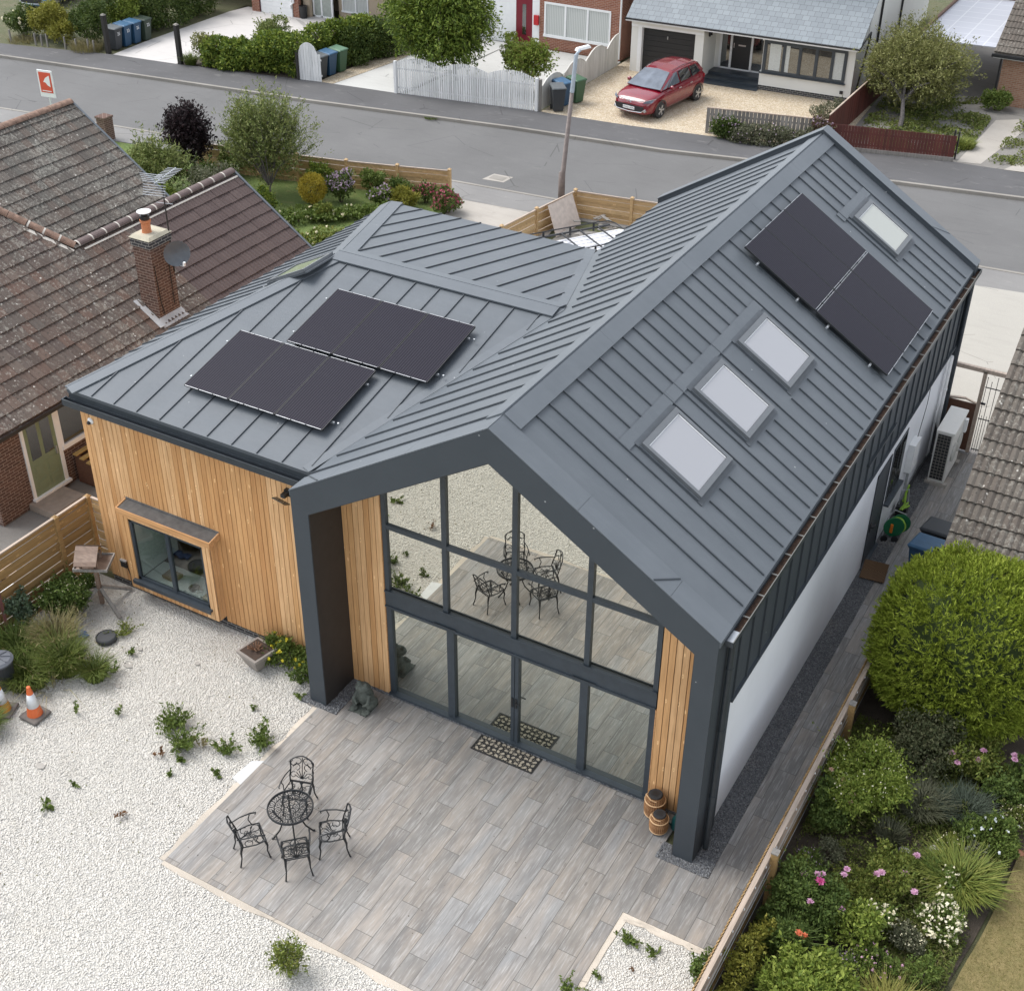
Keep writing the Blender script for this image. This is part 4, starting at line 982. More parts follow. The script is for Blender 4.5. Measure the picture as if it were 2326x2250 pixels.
# chimney
zc = 4.90
C = MB(); C.box(-10.14,6.90,2.6,-9.58,7.62,zc-0.14)
CH = C.build('chimney', M['brickbrown'], BL)
b = MB(); b.box(-10.17,6.87,zc-0.26,-9.55,7.65,zc-0.05); b.build('chimney_course', M['brickdark'], CH)
b = MB(); b.taper((-9.86,7.26),(0.33,0.41),(0.26,0.32),zc-0.05,zc+0.02); b.build('chimney_cap', plain('flaunching',(0.42,0.39,0.30),0.9,bump=0.4), CH)
b = MB(); b.lathe([(0.13,0),(0.115,0.05),(0.115,0.26),(0.135,0.28),(0.135,0.34)], (-9.90,7.20,zc), 12); b.build('chimney_pot', plain('terracotta',(0.50,0.19,0.085),0.8), CH)
b = MB(); b.lathe([(0.10,0),(0.12,0.02),(0.12,0.10),(0.08,0.12),(0.08,0.20)], (-9.90,7.20,zc+0.34), 12); b.build('cowl', M['black'], CH)
b = MB(); b.lathe([(0.17,0),(0.175,0.02),(0.06,0.06)], (-9.90,7.20,zc+0.53), 16); b.build('cowl_cap', M['white'], CH)
b = MB(); b.prism([(-9.58,6.86,2.80),(-9.38,6.80,2.62),(-9.38,7.70,2.62),(-9.58,7.66,2.80)],(0,0,0.012)); b.prism([(-10.2,6.86,3.18),(-9.40,6.86,2.66),(-9.40,6.68,2.67),(-10.2,6.68,3.2)],(0,0,0.012)); b.split('lead_flashing', plain('lead_sheet',(0.42,0.43,0.44),0.5,bump=0.5), CH)
b = MB()
dishc = Vector((-9.20,7.35,4.46)); dd = Vector((0.86,-0.42,0.28)).normalized(); du = dd.cross(Vector((0,0,1))).normalized(); dv = du.cross(dd)
rows = []
for r in (0.0,0.12,0.22,0.31):
    rows.append([dishc+du*(r*1.1*math.cos(t*math.pi/10))+dv*(r*math.sin(t*math.pi/10))+dd*(0.10*(r/0.31)**2) for t in range(20)])
vs = [p for r in rows for p in r]; b.add(vs, [(i*20+k,i*20+(k+1)%20,(i+1)*20+(k+1)%20,(i+1)*20+k) for i in range(3) for k in range(20)])
DS = b.build('satellite_dish', plain('dish_grey',(0.10,0.115,0.13),0.5), CH, smooth=True)
b = MB(); b.tube([dishc-dd*0.02,dishc-dd*0.28],0.025,8); b.tube([dishc-dv*0.3,dishc-dv*0.30+dd*0.38],0.012,6); b.build('dish_arm', M['steel'], DS)
q = dishc-dv*0.28+dd*0.42; b = MB(); b.bar(q, q+Vector((0.02,0,0.10)), 0.05, 0.05); b.build('dish_receiver', M['white'], DS)
b = MB(); b.tube([(-9.57,7.60,3.8),(-9.57,7.60,6.25)],0.018,8)
AE = b.build('aerial_mast', M['black'], CH)
b = MB(); c0 = Vector((-9.57,7.60,6.2)); ax = Vector((-0.25,0.95,0.0)).normalized(); cx_ = Vector((0.95,0.25,0))
b.tube([c0-ax*0.35, c0+ax*0.75],0.012,6)
for i in range(11):
    q = c0+ax*(-0.25+0.095*i); b.tube([q-cx_*0.20,q+cx_*0.20],0.009,5)
for sgn in (-1,1):
    for i in range(5):
        q = c0-ax*0.35+Vector((0,0,sgn*(0.04+0.055*i)))-ax*0.02*i; b.tube([q-cx_*0.30,q+cx_*0.30],0.009,5)
b.tube([c0-Vector((0,0,0.62))-cx_*0.22, c0-Vector((0,0,0.62))+cx_*0.22],0.008,5)
b.split('aerial', M['steel'], AE)
b = MB(); b.tube([(-9.57,6.95,4.2),(-9.57,7.0,3.2),(-9.55,7.05,2.85)],0.010,5); b.tube([(-9.57,7.45,4.3),(-9.56,7.44,3.0)],0.010,5); b.split('cable', M['black'], CH)

# farther bungalow (mossy roof)
BF2 = empty('mossy_roofed_bungalow', (-14.9, 6.0, 0), 'bungalow with lichen covered tile roof whose gable end faces the road', 'bungalow')
b = MB(); tiled(b, (-14.9,2.5,2.50), (0,1,0), (-1,0,k_), 10.85, 3.7*cl, seedn=8); b.build('tile_roof', M['tile_moss'], BF2)
b = MB(); b.prism([(-14.9,2.5,2.46),(-14.9,13.3,2.46),(-18.6,13.3,4.96),(-18.6,2.5,4.96)],(0,0,-0.06)); b.prism([(-18.6,2.5,4.96),(-18.6,13.3,4.96),(-22.3,13.3,2.46),(-22.3,2.5,2.46)],(0,0,-0.06)); b.build('roof_underside', M['tile_moss'], BF2)
ridge_tiles((-18.6,2.5,5.0),(-18.6,13.35,5.0),0.14,0.45,M['ridge_old'],BF2,mort=False)
b = MB(); b.bar((-14.88,13.36,2.52),(-18.6,13.36,5.03),0.07,0.07,up=(k_,0,1)); b.build('verge_strip', plain('grey_verge2',(0.10,0.115,0.13),0.6), BF2)
b = MB(); b.box(-22,3,0,-15.2,13.1,2.44); b.prism([(-22,13.0,2.44),(-15.2,13.0,2.44),(-18.6,13.0,4.85)],(0,0.1,0)); b.build('brick_wall', M['brickbrown'], BF2)

# ------------------------------------------------------------------ bungalow on the right
BR = empty('right_bungalow', (9.95, 8.2, 0), 'bungalow with grey ribbed tile roof right of the side path', 'bungalow')
kr = 0.71; cr = math.hypot(1, kr)
b = MB(); tiled(b, (9.77,7.90,2.30), (1,0,0), (0,1,kr), 9.0, 4.9*cr, tw=0.30, tc=0.355, seedn=9, amp=0.042, step=0.05)
M['tile_grey'] = m_tiles('grey_ribbed_tiles', [(0.105,0.089,0.075),(0.135,0.117,0.098),(0.155,0.137,0.116),(0.120,0.098,0.081)], 0.5)
b.build('tile_roof', M['tile_grey'], BR)
b = MB(); b.prism([(9.78,7.92,2.26),(18.8,7.92,2.26),(18.8,12.8,2.26+4.88*kr),(9.78,12.8,2.26+4.88*kr)],(0,0,-0.08)); b.prism([(9.78,12.8,2.26+4.88*kr),(18.8,12.8,2.26+4.88*kr),(18.8,17.7,2.26),(9.78,17.7,2.26)],(0,0,-0.08)); b.build('roof_underside', M['tile_grey'], BR)
ridge_tiles((9.8,12.8,2.3+4.9*kr),(18.8,12.8,2.3+4.9*kr),0.14,0.45,M['ridge_old'],BR,mort=False)
b = MB(); b.box(10.0,8.2,0,18.6,8.4,2.3); b.build('brick_wall', M['brickorange'], BR)
b = MB(); b.prism([(10.0,8.401,0),(10.0,17.4,0),(10.0,17.4,2.2),(10.0,12.8,5.5),(10.0,8.401,2.25)],(0.2,0,0)); b.build('gable_wall', M['render'], BR)  # unseen wall; white render chosen to bounce light into the side passage
b = MB(); gutter(b, None, (9.6,7.80,2.25), (18.8,7.80,2.25), (0,-1,0), 0.12, 0.09); b.box(9.72,7.92,2.12,18.8,7.98,2.26); b.build('gutter', M['black'], BR)

# ------------------------------------------------------------------ white house with slate catslide (far right)
ang = math.atan2(0.50, 10.1)
WH = empty('white_rendered_house', (-12.67, 40.81, 0), 'white rendered house with blue grey slate porch roof and black garage door', 'house')
def slate(name, c1, c2):
    n = N(name); p = n.co(); b_ = n.n('TexBrick'); n.l(p, b_.inputs['Vector']); b_.inputs['Scale'].default_value = 1.0
    b_.inputs['Brick Width'].default_value = 0.30; b_.inputs['Row Height'].default_value = 0.27; b_.inputs['Mortar Size'].default_value = 0.007
    b_.inputs['Color1'].default_value = (*c1,1); b_.inputs['Color2'].default_value = (*c2,1); b_.inputs['Mortar'].default_value = (0.08,0.09,0.10,1)
    n.bump(n.math('SUBTRACT',1.0,b_.outputs['Fac']),0.4,0.01); return n.done(b_.outputs['Color'],0.6)
M['slate'] = slate('slate', (0.165,0.19,0.21), (0.205,0.235,0.255))
def LB(): return MB()
def lbuild(mb, name, mat, par, **kw): return mb.build(name, mat, par, local=True, **kw)
wm = M['render2'] = plain('cream_render', (0.70,0.70,0.66), 0.85, var=0.03, scale=1)
b = LB()   # local coordinates: x along the front, y depth
b.box(0,0,0,0.32,0.3,2.1); b.box(3.02,0,0,3.42,1.75,2.2); b.box(0,0.3,0,0.2,2.0,2.2); b.box(0,-0.02,2.1,3.42,0.3,2.24)
b.box(6.05,0.10,0.22,10.12,0.30,0.84); b.box(9.75,0.10,0.84,10.12,0.30,2.30); b.box(9.92,0.30,0.0,10.12,2.0,2.30); b.box(6.05,0.10,2.12,9.75,0.3,2.3)
b.box(3.42,1.70,0.2,3.62,1.9,2.3); b.box(6.05,0.3,0.2,6.2,1.9,2.3)
b.prism([(9.92,-0.1,2.3),(9.92,1.9,2.3),(9.92,1.9,3.75)],(0.2,0,0))
b.box(0.0,1.9,0,9.9,2.1,6.2); b.box(9.72,2.1,0,9.92,16,6.2); b.box(0,2.1,0,0.2,9,6.2)
lbuild(b, 'rendered_wall', wm, WH)
b = LB(); b.box(6.05,0.08,0,10.14,0.12,0.215); lbuild(b, 'brick_plinth', M['brickdark'], WH)
b = LB(); b.box(0.34,0.25,0,3.0,0.30,2.1)
for i in range(9): b.box(0.36,0.235,0.05+0.23*i,2.98,0.25,0.25+0.23*i)
GD = lbuild(b, 'garage_door', M['black'], WH); b = LB(); b.box(1.64,0.20,1.55,1.68,0.235,1.68); lbuild(b, 'handle', M['chrome'], GD)
b = LB(); b.box(0.32,0.0,0,0.50,0.24,2.1); b.box(0,0,2.0,3.42,-0.02,2.1); lbuild(b, 'garage_frame', M['white'], WH)
b = LB()
for x0 in (3.62,4.12,5.08,5.98): b.box(x0,1.66,0.22,x0+0.10,1.74,2.25)
b.box(3.62,1.66,0.22,6.08,1.74,0.30); ED = lbuild(b, 'entrance_frame', M['white'], WH)
b = LB(); b.box(4.22,1.68,0.3,5.08,1.73,2.22); FD = lbuild(b, 'front_door', M['black'], WH)
b = LB(); b.box(4.50,1.665,1.30,4.84,1.68,1.36); b.box(4.62,1.665,1.9,4.68,1.68,1.96); b.box(4.28,1.66,1.2,4.31,1.68,1.4); lbuild(b, 'letterbox', M['chrome'], FD)
b = LB(); b.box(3.72,1.70,0.3,4.12,1.72,2.22); b.box(5.18,1.70,0.3,5.98,1.72,2.22)
for x in b.islands(): lbuild(x, 'side_light', M['glass_dark'], WH)
b = LB(); b.box(3.42,0.3,0.0,6.05,1.66,0.13); b.box(3.45,0.95,0.13,6.05,1.66,0.24); b.box(3.42,-0.25,0.0,6.1,0.3,0.05); lbuild(b, 'slate_step', M['frame'], WH)
b = LB(); b.box(6.15,0.04,0.80,9.78,0.12,0.90); b.box(6.15,0.04,2.06,9.78,0.12,2.16)
for x0 in (6.15,7.0,7.70,8.42,9.12,9.66): b.box(x0,0.04,0.90,x0+0.13,0.12,2.06)
b.box(6.05,-0.03,0.76,9.85,0.10,0.80); WF_ = lbuild(b, 'bow_window_frame', M['frame'], WH)
for x0, x1 in ((6.28,7.0),(7.13,7.70),(7.83,8.42),(8.55,9.12),(9.25,9.66)):
    b = LB(); b.box(x0,0.09,0.9,x1,0.10,2.06); lbuild(b, 'pane', M['glass_dark'], WF_)
M['curtain'] = plain('pale_curtain', (0.50,0.52,0.50), 0.9, var=0.1, scale=14)
for x0, x1 in ((6.42,6.92),(7.13,7.30),(9.25,9.66)):
    b = LB(); b.box(x0,0.075,0.92,x1,0.088,2.04); lbuild(b, 'curtain', M['curtain'], WF_)
b = LB(); b.box(9.66,0.06,0.35,9.80,0.10,0.48); lbuild(b, 'vent', M['black'], WH)
b = LB(); b.box(3.46,0.5,1.85,3.53,0.58,2.05); b.box(3.46,0.75,1.85,3.53,0.83,2.05)
for x in b.islands(): lbuild(x, 'wall_lamp', M['black'], WH)
# slate roof: its own tilted object so that courses follow the slope
ps = math.atan(0.70); Ls = 2.35/math.cos(ps)
b = LB(); b.box(0,0,-0.05,10.5,Ls,0.0); so_ = lbuild(b, 'slate_roof', M['slate'], WH); so_.location = (-0.12,-0.46,2.46); so_.rotation_euler = (ps,0,0)
b = LB(); b.box(-0.12,-0.50,2.33,10.36,-0.44,2.45); b.box(-0.1,-0.44,2.33,10.3,0.0,2.36); lbuild(b, 'fascia', M['white'], WH)
b = LB(); b.box(-0.14,-0.56,2.40,10.40,-0.50,2.46); b.tube([(10.36,-0.45,2.44),(10.50,0.6,2.9),(10.45,0.75,2.6),(10.15,0.8,0)],0.04,8); lbuild(b, 'gutter', M['black'], WH)
b = LB(); b.bar((10.34,-0.44,2.40),(10.34,0.55,3.08),0.05,0.12,up=(0,-0.7,1)); lbuild(b, 'bargeboard', M['white'], WH)
b = LB(); b.box(5.2,1.84,3.95,9.6,1.9,5.4); b.box(5.1,1.80,3.86,9.7,1.9,3.95); lbuild(b, 'upper_window', M['frame'], WH)
for yy in (2.4,4.6,8.9):
    b = LB(); b.tube([(9.98,yy,6.2),(9.98,yy,0.1)],0.05,8); lbuild(b, 'downpipe', M['black'], WH)
b = LB(); b.tube([(9.98,4.6,4.3),(10.1,4.35,4.3),(10.1,4.35,4.5)],0.025,6); lbuild(b, 'pipe_branch', M['black'], WH)
b = LB(); b.prism([(0-0.2,1.7,6.2),(10.1,1.7,6.2),(10.1,9,8.7),(-0.2,9,8.7)],(0,0,0.1)); b.prism([(-0.2,9,8.7),(10.1,9,8.7),(10.1,16.2,6.2),(-0.2,16.2,6.2)],(0,0,0.1)); lbuild(b, 'main_roof', M['slate'], WH)
WH.rotation_euler = (0,0,ang)

# ------------------------------------------------------------------ red brick house
RB = empty('red_brick_house', (-19.3, 41.9, 0), 'red brick house with dark red front door and wide white window behind the picket fence', 'house')
b = MB(); b.box(-17.98,41.9,0,-17.72,42.1,5.2); b.box(-17.72,41.9,0,-14.25,42.1,0.58); b.box(-14.25,41.9,0,-13.68,42.1,5.2); b.box(-17.72,41.9,2.18,-14.25,42.1,5.2); b.box(-24,41.95,2.35,-17.98,42.12,5.2)
b.box(-13.88,42.1,0,-13.68,50,5.2); b.box(-24,50,0,-13.68,50.2,5.2); b.build('brick_wall', M['brickred'], RB)
b = MB(); b.box(-24,41.93,0,-19.27,42.1,2.35); b.box(-18.38,41.93,0.1,-17.98,42.0,2.30); b.box(-19.27,41.93,2.20,-17.98,42.0,2.35); b.build('white_panel', M['white'], RB)
M['reddoor'] = plain('dark_red_paint', (0.17,0.010,0.022), 0.4, var=0.05)
b = MB(); b.box(-19.27,41.94,0.12,-18.38,41.99,2.20); RD = b.build('front_door', M['reddoor'], RB)
b = MB(); b.box(-18.92,41.93,0.5,-18.72,41.94,1.9); b.build('pane', M['glass_dark'], RD)
b = MB(); b.box(-19.5,41.6,0,-18.2,41.93,0.12); b.build('door_step', M['kerb'], RB)
M['postred'] = plain('bright_red_paint', (0.45,0.015,0.02), 0.4)
b = MB(); b.box(-18.25,41.80,1.05,-18.0,41.92,1.5); b.build('letterbox', M['postred'], RB, bevel=0.02)
b = MB(); b.box(-17.75,41.86,0.58,-14.22,41.93,0.70); b.box(-17.72,41.88,2.08,-14.25,41.93,2.18)
for x0 in (-17.72,-16.64,-15.48,-14.33): b.box(x0,41.88,0.70,x0+0.09,41.93,2.08)
WFr = b.build('window_frame', M['white'], RB)
def m_blind():
    n = N('vertical_blinds'); p = n.wpos(); sp = n.n('SeparateXYZ'); n.l(p, sp.inputs[0])
    f = n.math('FRACT', n.math('MULTIPLY', sp.outputs[0], 11.0)); c = n.mix(n.math('LESS_THAN', f, 0.22), (0.52,0.54,0.52), (0.30,0.32,0.31)); return n.done(c, 0.5)
M['blind'] = m_blind()
for x0, x1 in ((-17.63,-16.64),(-16.55,-15.48),(-15.39,-14.33)):
    b = MB(); b.box(x0,41.92,0.7,x1,41.925,2.08); b.build('pane', M['blind'], WFr)
b = MB(); b.tube([(-13.72,41.83,0.1),(-13.72,41.83,5.2)],0.045,8); b.build('downpipe', M['white'], RB)
b = MB(); b.prism([(-24.2,41.6,5.1),(-13.5,41.6,5.1),(-13.5,46,7.6),(-24.2,46,7.6)],(0,0,0.1)); b.prism([(-24.2,46,7.6),(-13.5,46,7.6),(-13.5,50.4,5.1),(-24.2,50.4,5.1)],(0,0,0.1)); b.build('roof', M['tile_old'], RB)

# ------------------------------------------------------------------ pale house (far left)
PH = empty('pale_rendered_house', (-34.3, 40.2, 0), 'pale buff house with white roller garage door at the end of the pale drive', 'house')
M['buff'] = plain('buff_render', (0.45,0.365,0.27), 0.85, var=0.05, bump=0.2)
b = MB(); b.box(-33.9,40.1,0,-33.42,40.3,3.2); b.box(-31.32,40.2,0,-30.95,40.4,3.2); b.box(-42,42.2,0,-33.9,42.4,3.0); b.box(-33.9,40.3,0,-33.8,42.2,3.0); b.box(-33.42,40.1,2.25,-31.32,40.4,3.2); b.build('brick_wall', M['brickred'], PH)
b = MB(); b.box(-33.36,40.16,0,-31.34,40.2,2.25)
for i in range(11): b.box(-33.34,40.148,0.02+0.2*i,-31.36,40.16,0.205+0.2*i)
b.build('garage_door', M['white'], PH)
b = MB(); b.box(-33.42,40.14,0,-33.36,40.22,2.25); b.build('garage_frame', plain('dark_maroon_frame',(0.06,0.012,0.03),0.5), PH)
b = MB(); b.tube([(-31.2,40.12,3.2),(-31.2,40.12,0.75),(-31.38,40.08,0.62),(-31.38,40.08,0.45)],0.05,8); b.build('downpipe', M['white'], PH)
b = MB(); b.box(-30.95,40.6,0,-30.55,40.8,3.2); b.box(-29.25,41.3,0,-24.2,41.5,0.36); b.box(-29.25,41.3,0.36,-29.02,41.5,3.2); b.box(-27.4,41.3,0.36,-24.2,41.5,3.2); b.box(-29.02,41.3,1.6,-27.4,41.5,3.2); b.build('buff_wall', M['buff'], PH)
b = MB()
for x0 in (-30.55,-30.05,-29.40): b.box(x0,40.85,0.02,x0+0.09,40.93,2.3)
b.box(-30.55,40.85,0.0,-29.3,40.93,0.10); GDf = b.build('glass_door_frame', M['white'], PH)
b = MB(); b.box(-30.46,40.88,0.1,-30.05,40.9,2.3); b.box(-29.96,40.88,0.1,-29.4,40.9,2.3); b.split('pane', plain('frosted_pane',(0.33,0.36,0.33),0.3), GDf)
b = MB(); b.box(-29.06,41.24,0.34,-27.35,41.32,0.42); b.box(-29.02,41.26,0.42,-28.95,41.32,1.6); b.box(-28.22,41.26,0.42,-28.14,41.32,1.6); b.box(-27.47,41.26,0.42,-27.4,41.32,1.6)
wf = b.build('window_frame', M['white'], PH); b = MB(); b.box(-28.95,41.3,0.42,-28.22,41.31,1.6); b.box(-28.14,41.3,0.42,-27.47,41.31,1.6); b.split('pane', M['blind'], wf)
b = MB(); b.prism([(-42.3,39.8,3.1),(-24,39.8,3.1),(-24,45,5.6),(-42.3,45,5.6)],(0,0,0.1)); b.prism([(-42.3,45,5.6),(-24,45,5.6),(-24,50,3.1),(-42.3,50,3.1)],(0,0,0.1)); b.build('roof', M['tile_old'], PH)
b = MB(); b.box(-42,42.4,0,-24.3,49.8,3.0); b.build('rear_wall', M['buff'], PH)

# ------------------------------------------------------------------ brick bungalow far right + canopy
RR = empty('orange_brick_bungalow', (2.8, 44.6, 0), 'orange brick bungalow with white window at the right behind the weedy plot', 'bungalow')
b = MB(); b.box(2.82,44.6,0,4.05,44.8,2.15); b.box(5.8,44.6,0,13,44.8,2.15); b.box(4.05,44.6,0,5.8,44.8,0.85); b.box(2.82,44.8,0,3.0,55,2.15); b.build('brick_wall', M['brickorange'], RR)
b = MB(); b.box(4.0,44.54,0.83,5.85,44.62,0.93)
for x0 in (4.05,4.9,5.71): b.box(x0,44.56,0.93,x0+0.09,44.62,2.1)
wf = b.build('window_frame', M['white'], RR); b = MB(); b.box(4.14,44.6,0.93,4.9,44.61,2.1); b.box(4.99,44.6,0.93,5.71,44.61,2.1); b.split('pane', M['blind'], wf)
b = MB(); tiled(b, (2.45,44.2,2.25), (1,0,0), (0,1,0.62), 11, 5.5*1.18, tw=0.3, seedn=12, amp=0.03); b.build('tile_roof', M['tile_grey'], RR)
b = MB(); b.prism([(2.45,44.2,2.2),(13.4,44.2,2.2),(13.4,49.7,2.2+5.5*0.62),(2.45,49.7,2.2+5.5*0.62)],(0,0,-0.08)); b.prism([(2.45,49.7,5.6),(13.4,49.7,5.6),(13.4,55.2,2.2),(2.45,55.2,2.2)],(0,0,-0.08)); b.build('roof_underside', M['tile_grey'], RR)
b = MB(); b.box(2.4,44.05,2.08,13.4,44.18,2.2); b.tube([(2.75,44.5,2.1),(2.75,44.5,0)],0.04,8); b.build('gutter', M['black'], RR)
b = MB(); b.box(2.45,44.18,2.02,13.4,44.24,2.1); b.build('fascia', M['white'], RR)
CN = empty('carport', (1.0, 48.0, 0), 'lean to carport with translucent pale plastic roof between the white house and orange brick bungalow', 'carport')
def m_poly():
    n = N('translucent_sheet'); p = n.wpos(); b_ = n.n('TexBrick'); n.l(n.mapv(p,(1,1,1)), b_.inputs['Vector']); b_.offset = 0.0
    b_.inputs['Brick Width'].default_value = 0.95; b_.inputs['Row Height'].default_value = 0.9; b_.inputs['Mortar Size'].default_value = 0.03; b_.inputs['Scale'].default_value = 1
    b_.inputs['Color1'].default_value = (0.36,0.37,0.42,1); b_.inputs['Color2'].default_value = (0.39,0.40,0.45,1); b_.inputs['Mortar'].default_value = (0.50,0.51,0.54,1); return n.done(b_.outputs['Color'], 0.35)
b = MB(); b.prism([(-0.85,44.3,2.30),(2.45,44.45,2.35),(2.45,52.3,2.5),(-0.85,52.2,2.45)],(0,0,0.03)); b.build('roof_sheet', m_poly(), CN)
b = MB(); b.bar((-0.9,44.3,2.36),(-0.9,52.2,2.52),0.10,0.14); b.bar((-0.9,52.3,2.5),(2.9,52.4,2.55),0.10,0.14); b.split('edge_board', M['ridge_old'], CN)
b = MB()
for y in (44.5,48.2,52.0): b.box(-0.9,y,0,-0.8,y+0.1,2.3)
b.split('post', M['redfence'], CN)

# ------------------------------------------------------------------ timber fences
def panel_fence(name, pts, h, label, mat_s, mat_p, slats=6, post=0.1, overlap=True, posts=True, z0=-0.05, posth=0.06, cap=True, capm=None):
    F = empty(name, (pts[0][0], pts[0][1], 0), label, 'fence')
    for i in range(len(pts)-1):
        a = Vector((*pts[i], 0)); c = Vector((*pts[i+1], 0)); d = (c-a).normalized(); n = Vector((-d.y, d.x, 0))
        b = MB(); sh = (h-z0-0.05)/slats
        for k in range(slats):
            o = 0.017 if k % 2 else -0.017; z = z0+0.03+k*sh+sh/2
            b.bar(a+d*post/2+n*o+Vector((0,0,z)), c-d*post/2+n*o+Vector((0,0,z)), 0.020, sh*0.97, up=(0,0,1))
        b.build('fence_panel', mat_s, F)
        if cap:
            b = MB(); b.bar(a+d*post/2+Vector((0,0,h)), c-d*post/2+Vector((0,0,h)), 0.055, 0.03); b.build('top_rail', capm or M['palewood'], F)
    for p in pts:
        if not posts: break
        b = MB(); b.box(p[0]-post/2,p[1]-post/2,z0-0.05,p[0]+post/2,p[1]+post/2,h+posth); b.build('post', mat_p, F)
        b = MB(); b.taper((p[0],p[1]),(post/2+0.015,post/2+0.015),(0.02,0.02),h+posth,h+posth+0.04); b.build('post_cap', mat_p, F)
    return F
panel_fence('timber_fence', [(-21.1,21.15),(-19.2,21.55),(-17.1,22.0),(-15.2,22.42),(-13.35,22.95),(-11.5,23.5)], 0.98, 'low honey coloured slatted fence behind the front garden shrubs', M['softwood'], M['softwood'])
panel_fence('timber_fence', [(-7.45,20.2),(-7.20,22.1),(-6.86,24.25),(-4.85,24.55),(-2.9,24.85),(-1.0,25.1),(0.9,25.3)], 0.92, 'low slatted timber fence wrapping the corner of the front yard by the lamp post', M['softwood'], M['softwood'])
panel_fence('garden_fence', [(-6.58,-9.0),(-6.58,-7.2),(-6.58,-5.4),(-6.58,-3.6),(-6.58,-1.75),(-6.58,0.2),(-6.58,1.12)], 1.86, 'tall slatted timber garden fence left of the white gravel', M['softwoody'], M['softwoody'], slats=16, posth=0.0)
panel_fence('garden_fence', [(-6.52,1.13),(-6.03,1.13)], 1.86, 'short return panel of tall fence meeting the larch wall', M['softwood'], M['softwood'], slats=16, posts=False)
# right boundary fence
F = empty('boundary_fence', (9.3, 0, 0), 'feather edge timber fence with pale rail and wires along the side path', 'fence')
b = MB(); y = -5.0; h = 1.16
while y < 7.6:
    b.prism([(9.215,y,-0.05),(9.240,y+0.085,-0.05),(9.252,y+0.085,-0.05),(9.232,y,-0.05)],(0,0,h+0.05+random.uniform(-0.004,0.004))); y += 0.082
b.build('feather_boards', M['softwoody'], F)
b = MB(); b.box(9.255,-5,h-0.075,9.335,7.6,h-0.02); b.build('top_rail', M['palewood'], F)
b = MB(); b.box(9.255,-5,0.62,9.31,7.6,0.71); b.build('middle_rail', M['palewood'], F)
b = MB(); b.box(9.20,-5,-0.05,9.26,7.6,0.10); b.build('gravel_board', M['softwoody'], F)
for y in (-3.95,-0.12,3.85,7.5):
    b = MB(); b.box(9.34,y-0.06,-0.05,9.45,y+0.06,1.22); b.build('post', M['softwoody'], F)
    b = MB(); b.box(9.335,y-0.065,1.22,9.455,y+0.065,1.245); b.build('post_cap', M['greywood'], F)
b = MB()
for z, x in ((0.98,9.36),(0.86,9.37),(0.50,9.36)): b.tube([(x,-5,z),(x,0,z-0.01),(x,7.5,z)],0.004,4)
y = -4.6
b.build('wire', M['steel'], F)
b = MB()
while y < 7.2: b.box(9.337,y-0.007,1.075,9.352,y+0.007,1.11); y += 0.47
b.build('wire_clip', M['white'], F)
F['label'] = 'feather edge timber fence with pale rail and wires along the side path'

# white picket fence, wavy fence, white gate panel, red fences, grey fence, picket posts
def board_fence(name, a, c, hf, label, mat, bw=0.075, gap=0.028, th=0.02, rail=None, group=None, z0=0.03, cap=None):
    a = Vector((*a, 0)); c = Vector((*c, 0)); L = (c-a).length; d = (c-a).normalized(); n = Vector((-d.y, d.x, 0))
    F = empty(name, (a.x, a.y, 0), label, 'fence'); b = MB(); s = 0.0
    while s < L-bw:
        h0, h1 = hf(s/L), hf((s+bw)/L); j = random.uniform(-0.006,0.006)
        p = [a+d*s+n*j+Vector((0,0,z0)), a+d*(s+bw)+n*j+Vector((0,0,z0)), a+d*(s+bw)+n*j+Vector((0,0,h1)), a+d*s+n*j+Vector((0,0,h0))]
        b.prism(p, n*th); s += bw+gap
    b.build('fence_board', mat, F)
    b = MB()
    for z in (0.3, max(0.5, min(hf(0), hf(1))-0.25)): b.bar(a+n*(th+0.02)+Vector((0,0,z)), c+n*(th+0.02)+Vector((0,0,z)), 0.03, 0.07)
    b.split('rail', rail or mat, F)
    if cap:
        b = MB(); m_ = 24
        for i in range(m_):
            p = a+d*(L*i/m_)+n*0.01+Vector((0,0,hf(i/m_)+0.012)); q = a+d*(L*(i+1)/m_)+n*0.01+Vector((0,0,hf((i+1)/m_)+0.012)); b.bar(p, q, 0.06, 0.03)
        b.build('capping', cap, F)
    return F
pk_h = lambda t: 1.36 + 0.26*abs(math.sin(math.pi*(t*3.0)))**0.8
PF = board_fence('picket_fence', (-19.76,32.42), (-13.50,33.40), pk_h, 'long white picket fence with scalloped top along the footway', M['whitewood'])
for x, y in ((-19.80,32.40),(-13.45,33.42)):
    b = MB(); b.box(x-0.06,y-0.05,0,x+0.06,y+0.07,1.42); b.build('post', M['whitewood'], PF)
wv = lambda t: 0.86+0.18*t+0.42*abs(math.sin(math.pi*t*3.5+0.25))**0.75
WV = board_fence('wavy_fence', (-13.36,33.75), (-13.45,41.2), wv, 'cream board fence with wave shaped top beside the golden gravel drive', M['creamwood'], bw=0.12, gap=0.004, cap=M['creamwood'])
b = MB(); b.box(-13.42,33.5,0,-13.30,33.62,1.35); b.build('post', M['greywood'], WV)
gt = lambda t: 1.22+0.48*max(0,math.sin(math.pi*min(1,t/0.85)))**0.5 if t < 0.85 else 1.22
GT = board_fence('white_gate', (-24.5,31.80), (-23.45,32.02), gt, 'round topped white timber gate panel by the wheelie bins', M['whitewood'], bw=0.12, gap=0.012)
GT['category'] = 'gate'
b = MB(); b.box(-24.60,31.70,0,-24.50,31.85,1.3); b.build('post', M['blackpost'], GT)
RF = board_fence('red_fence', (-2.2,35.25), (3.12,36.55), lambda t: 1.02-0.02*t, 'low red stained board fence along the footway at the weedy plot', M['redfence'], bw=0.11, gap=0.006)
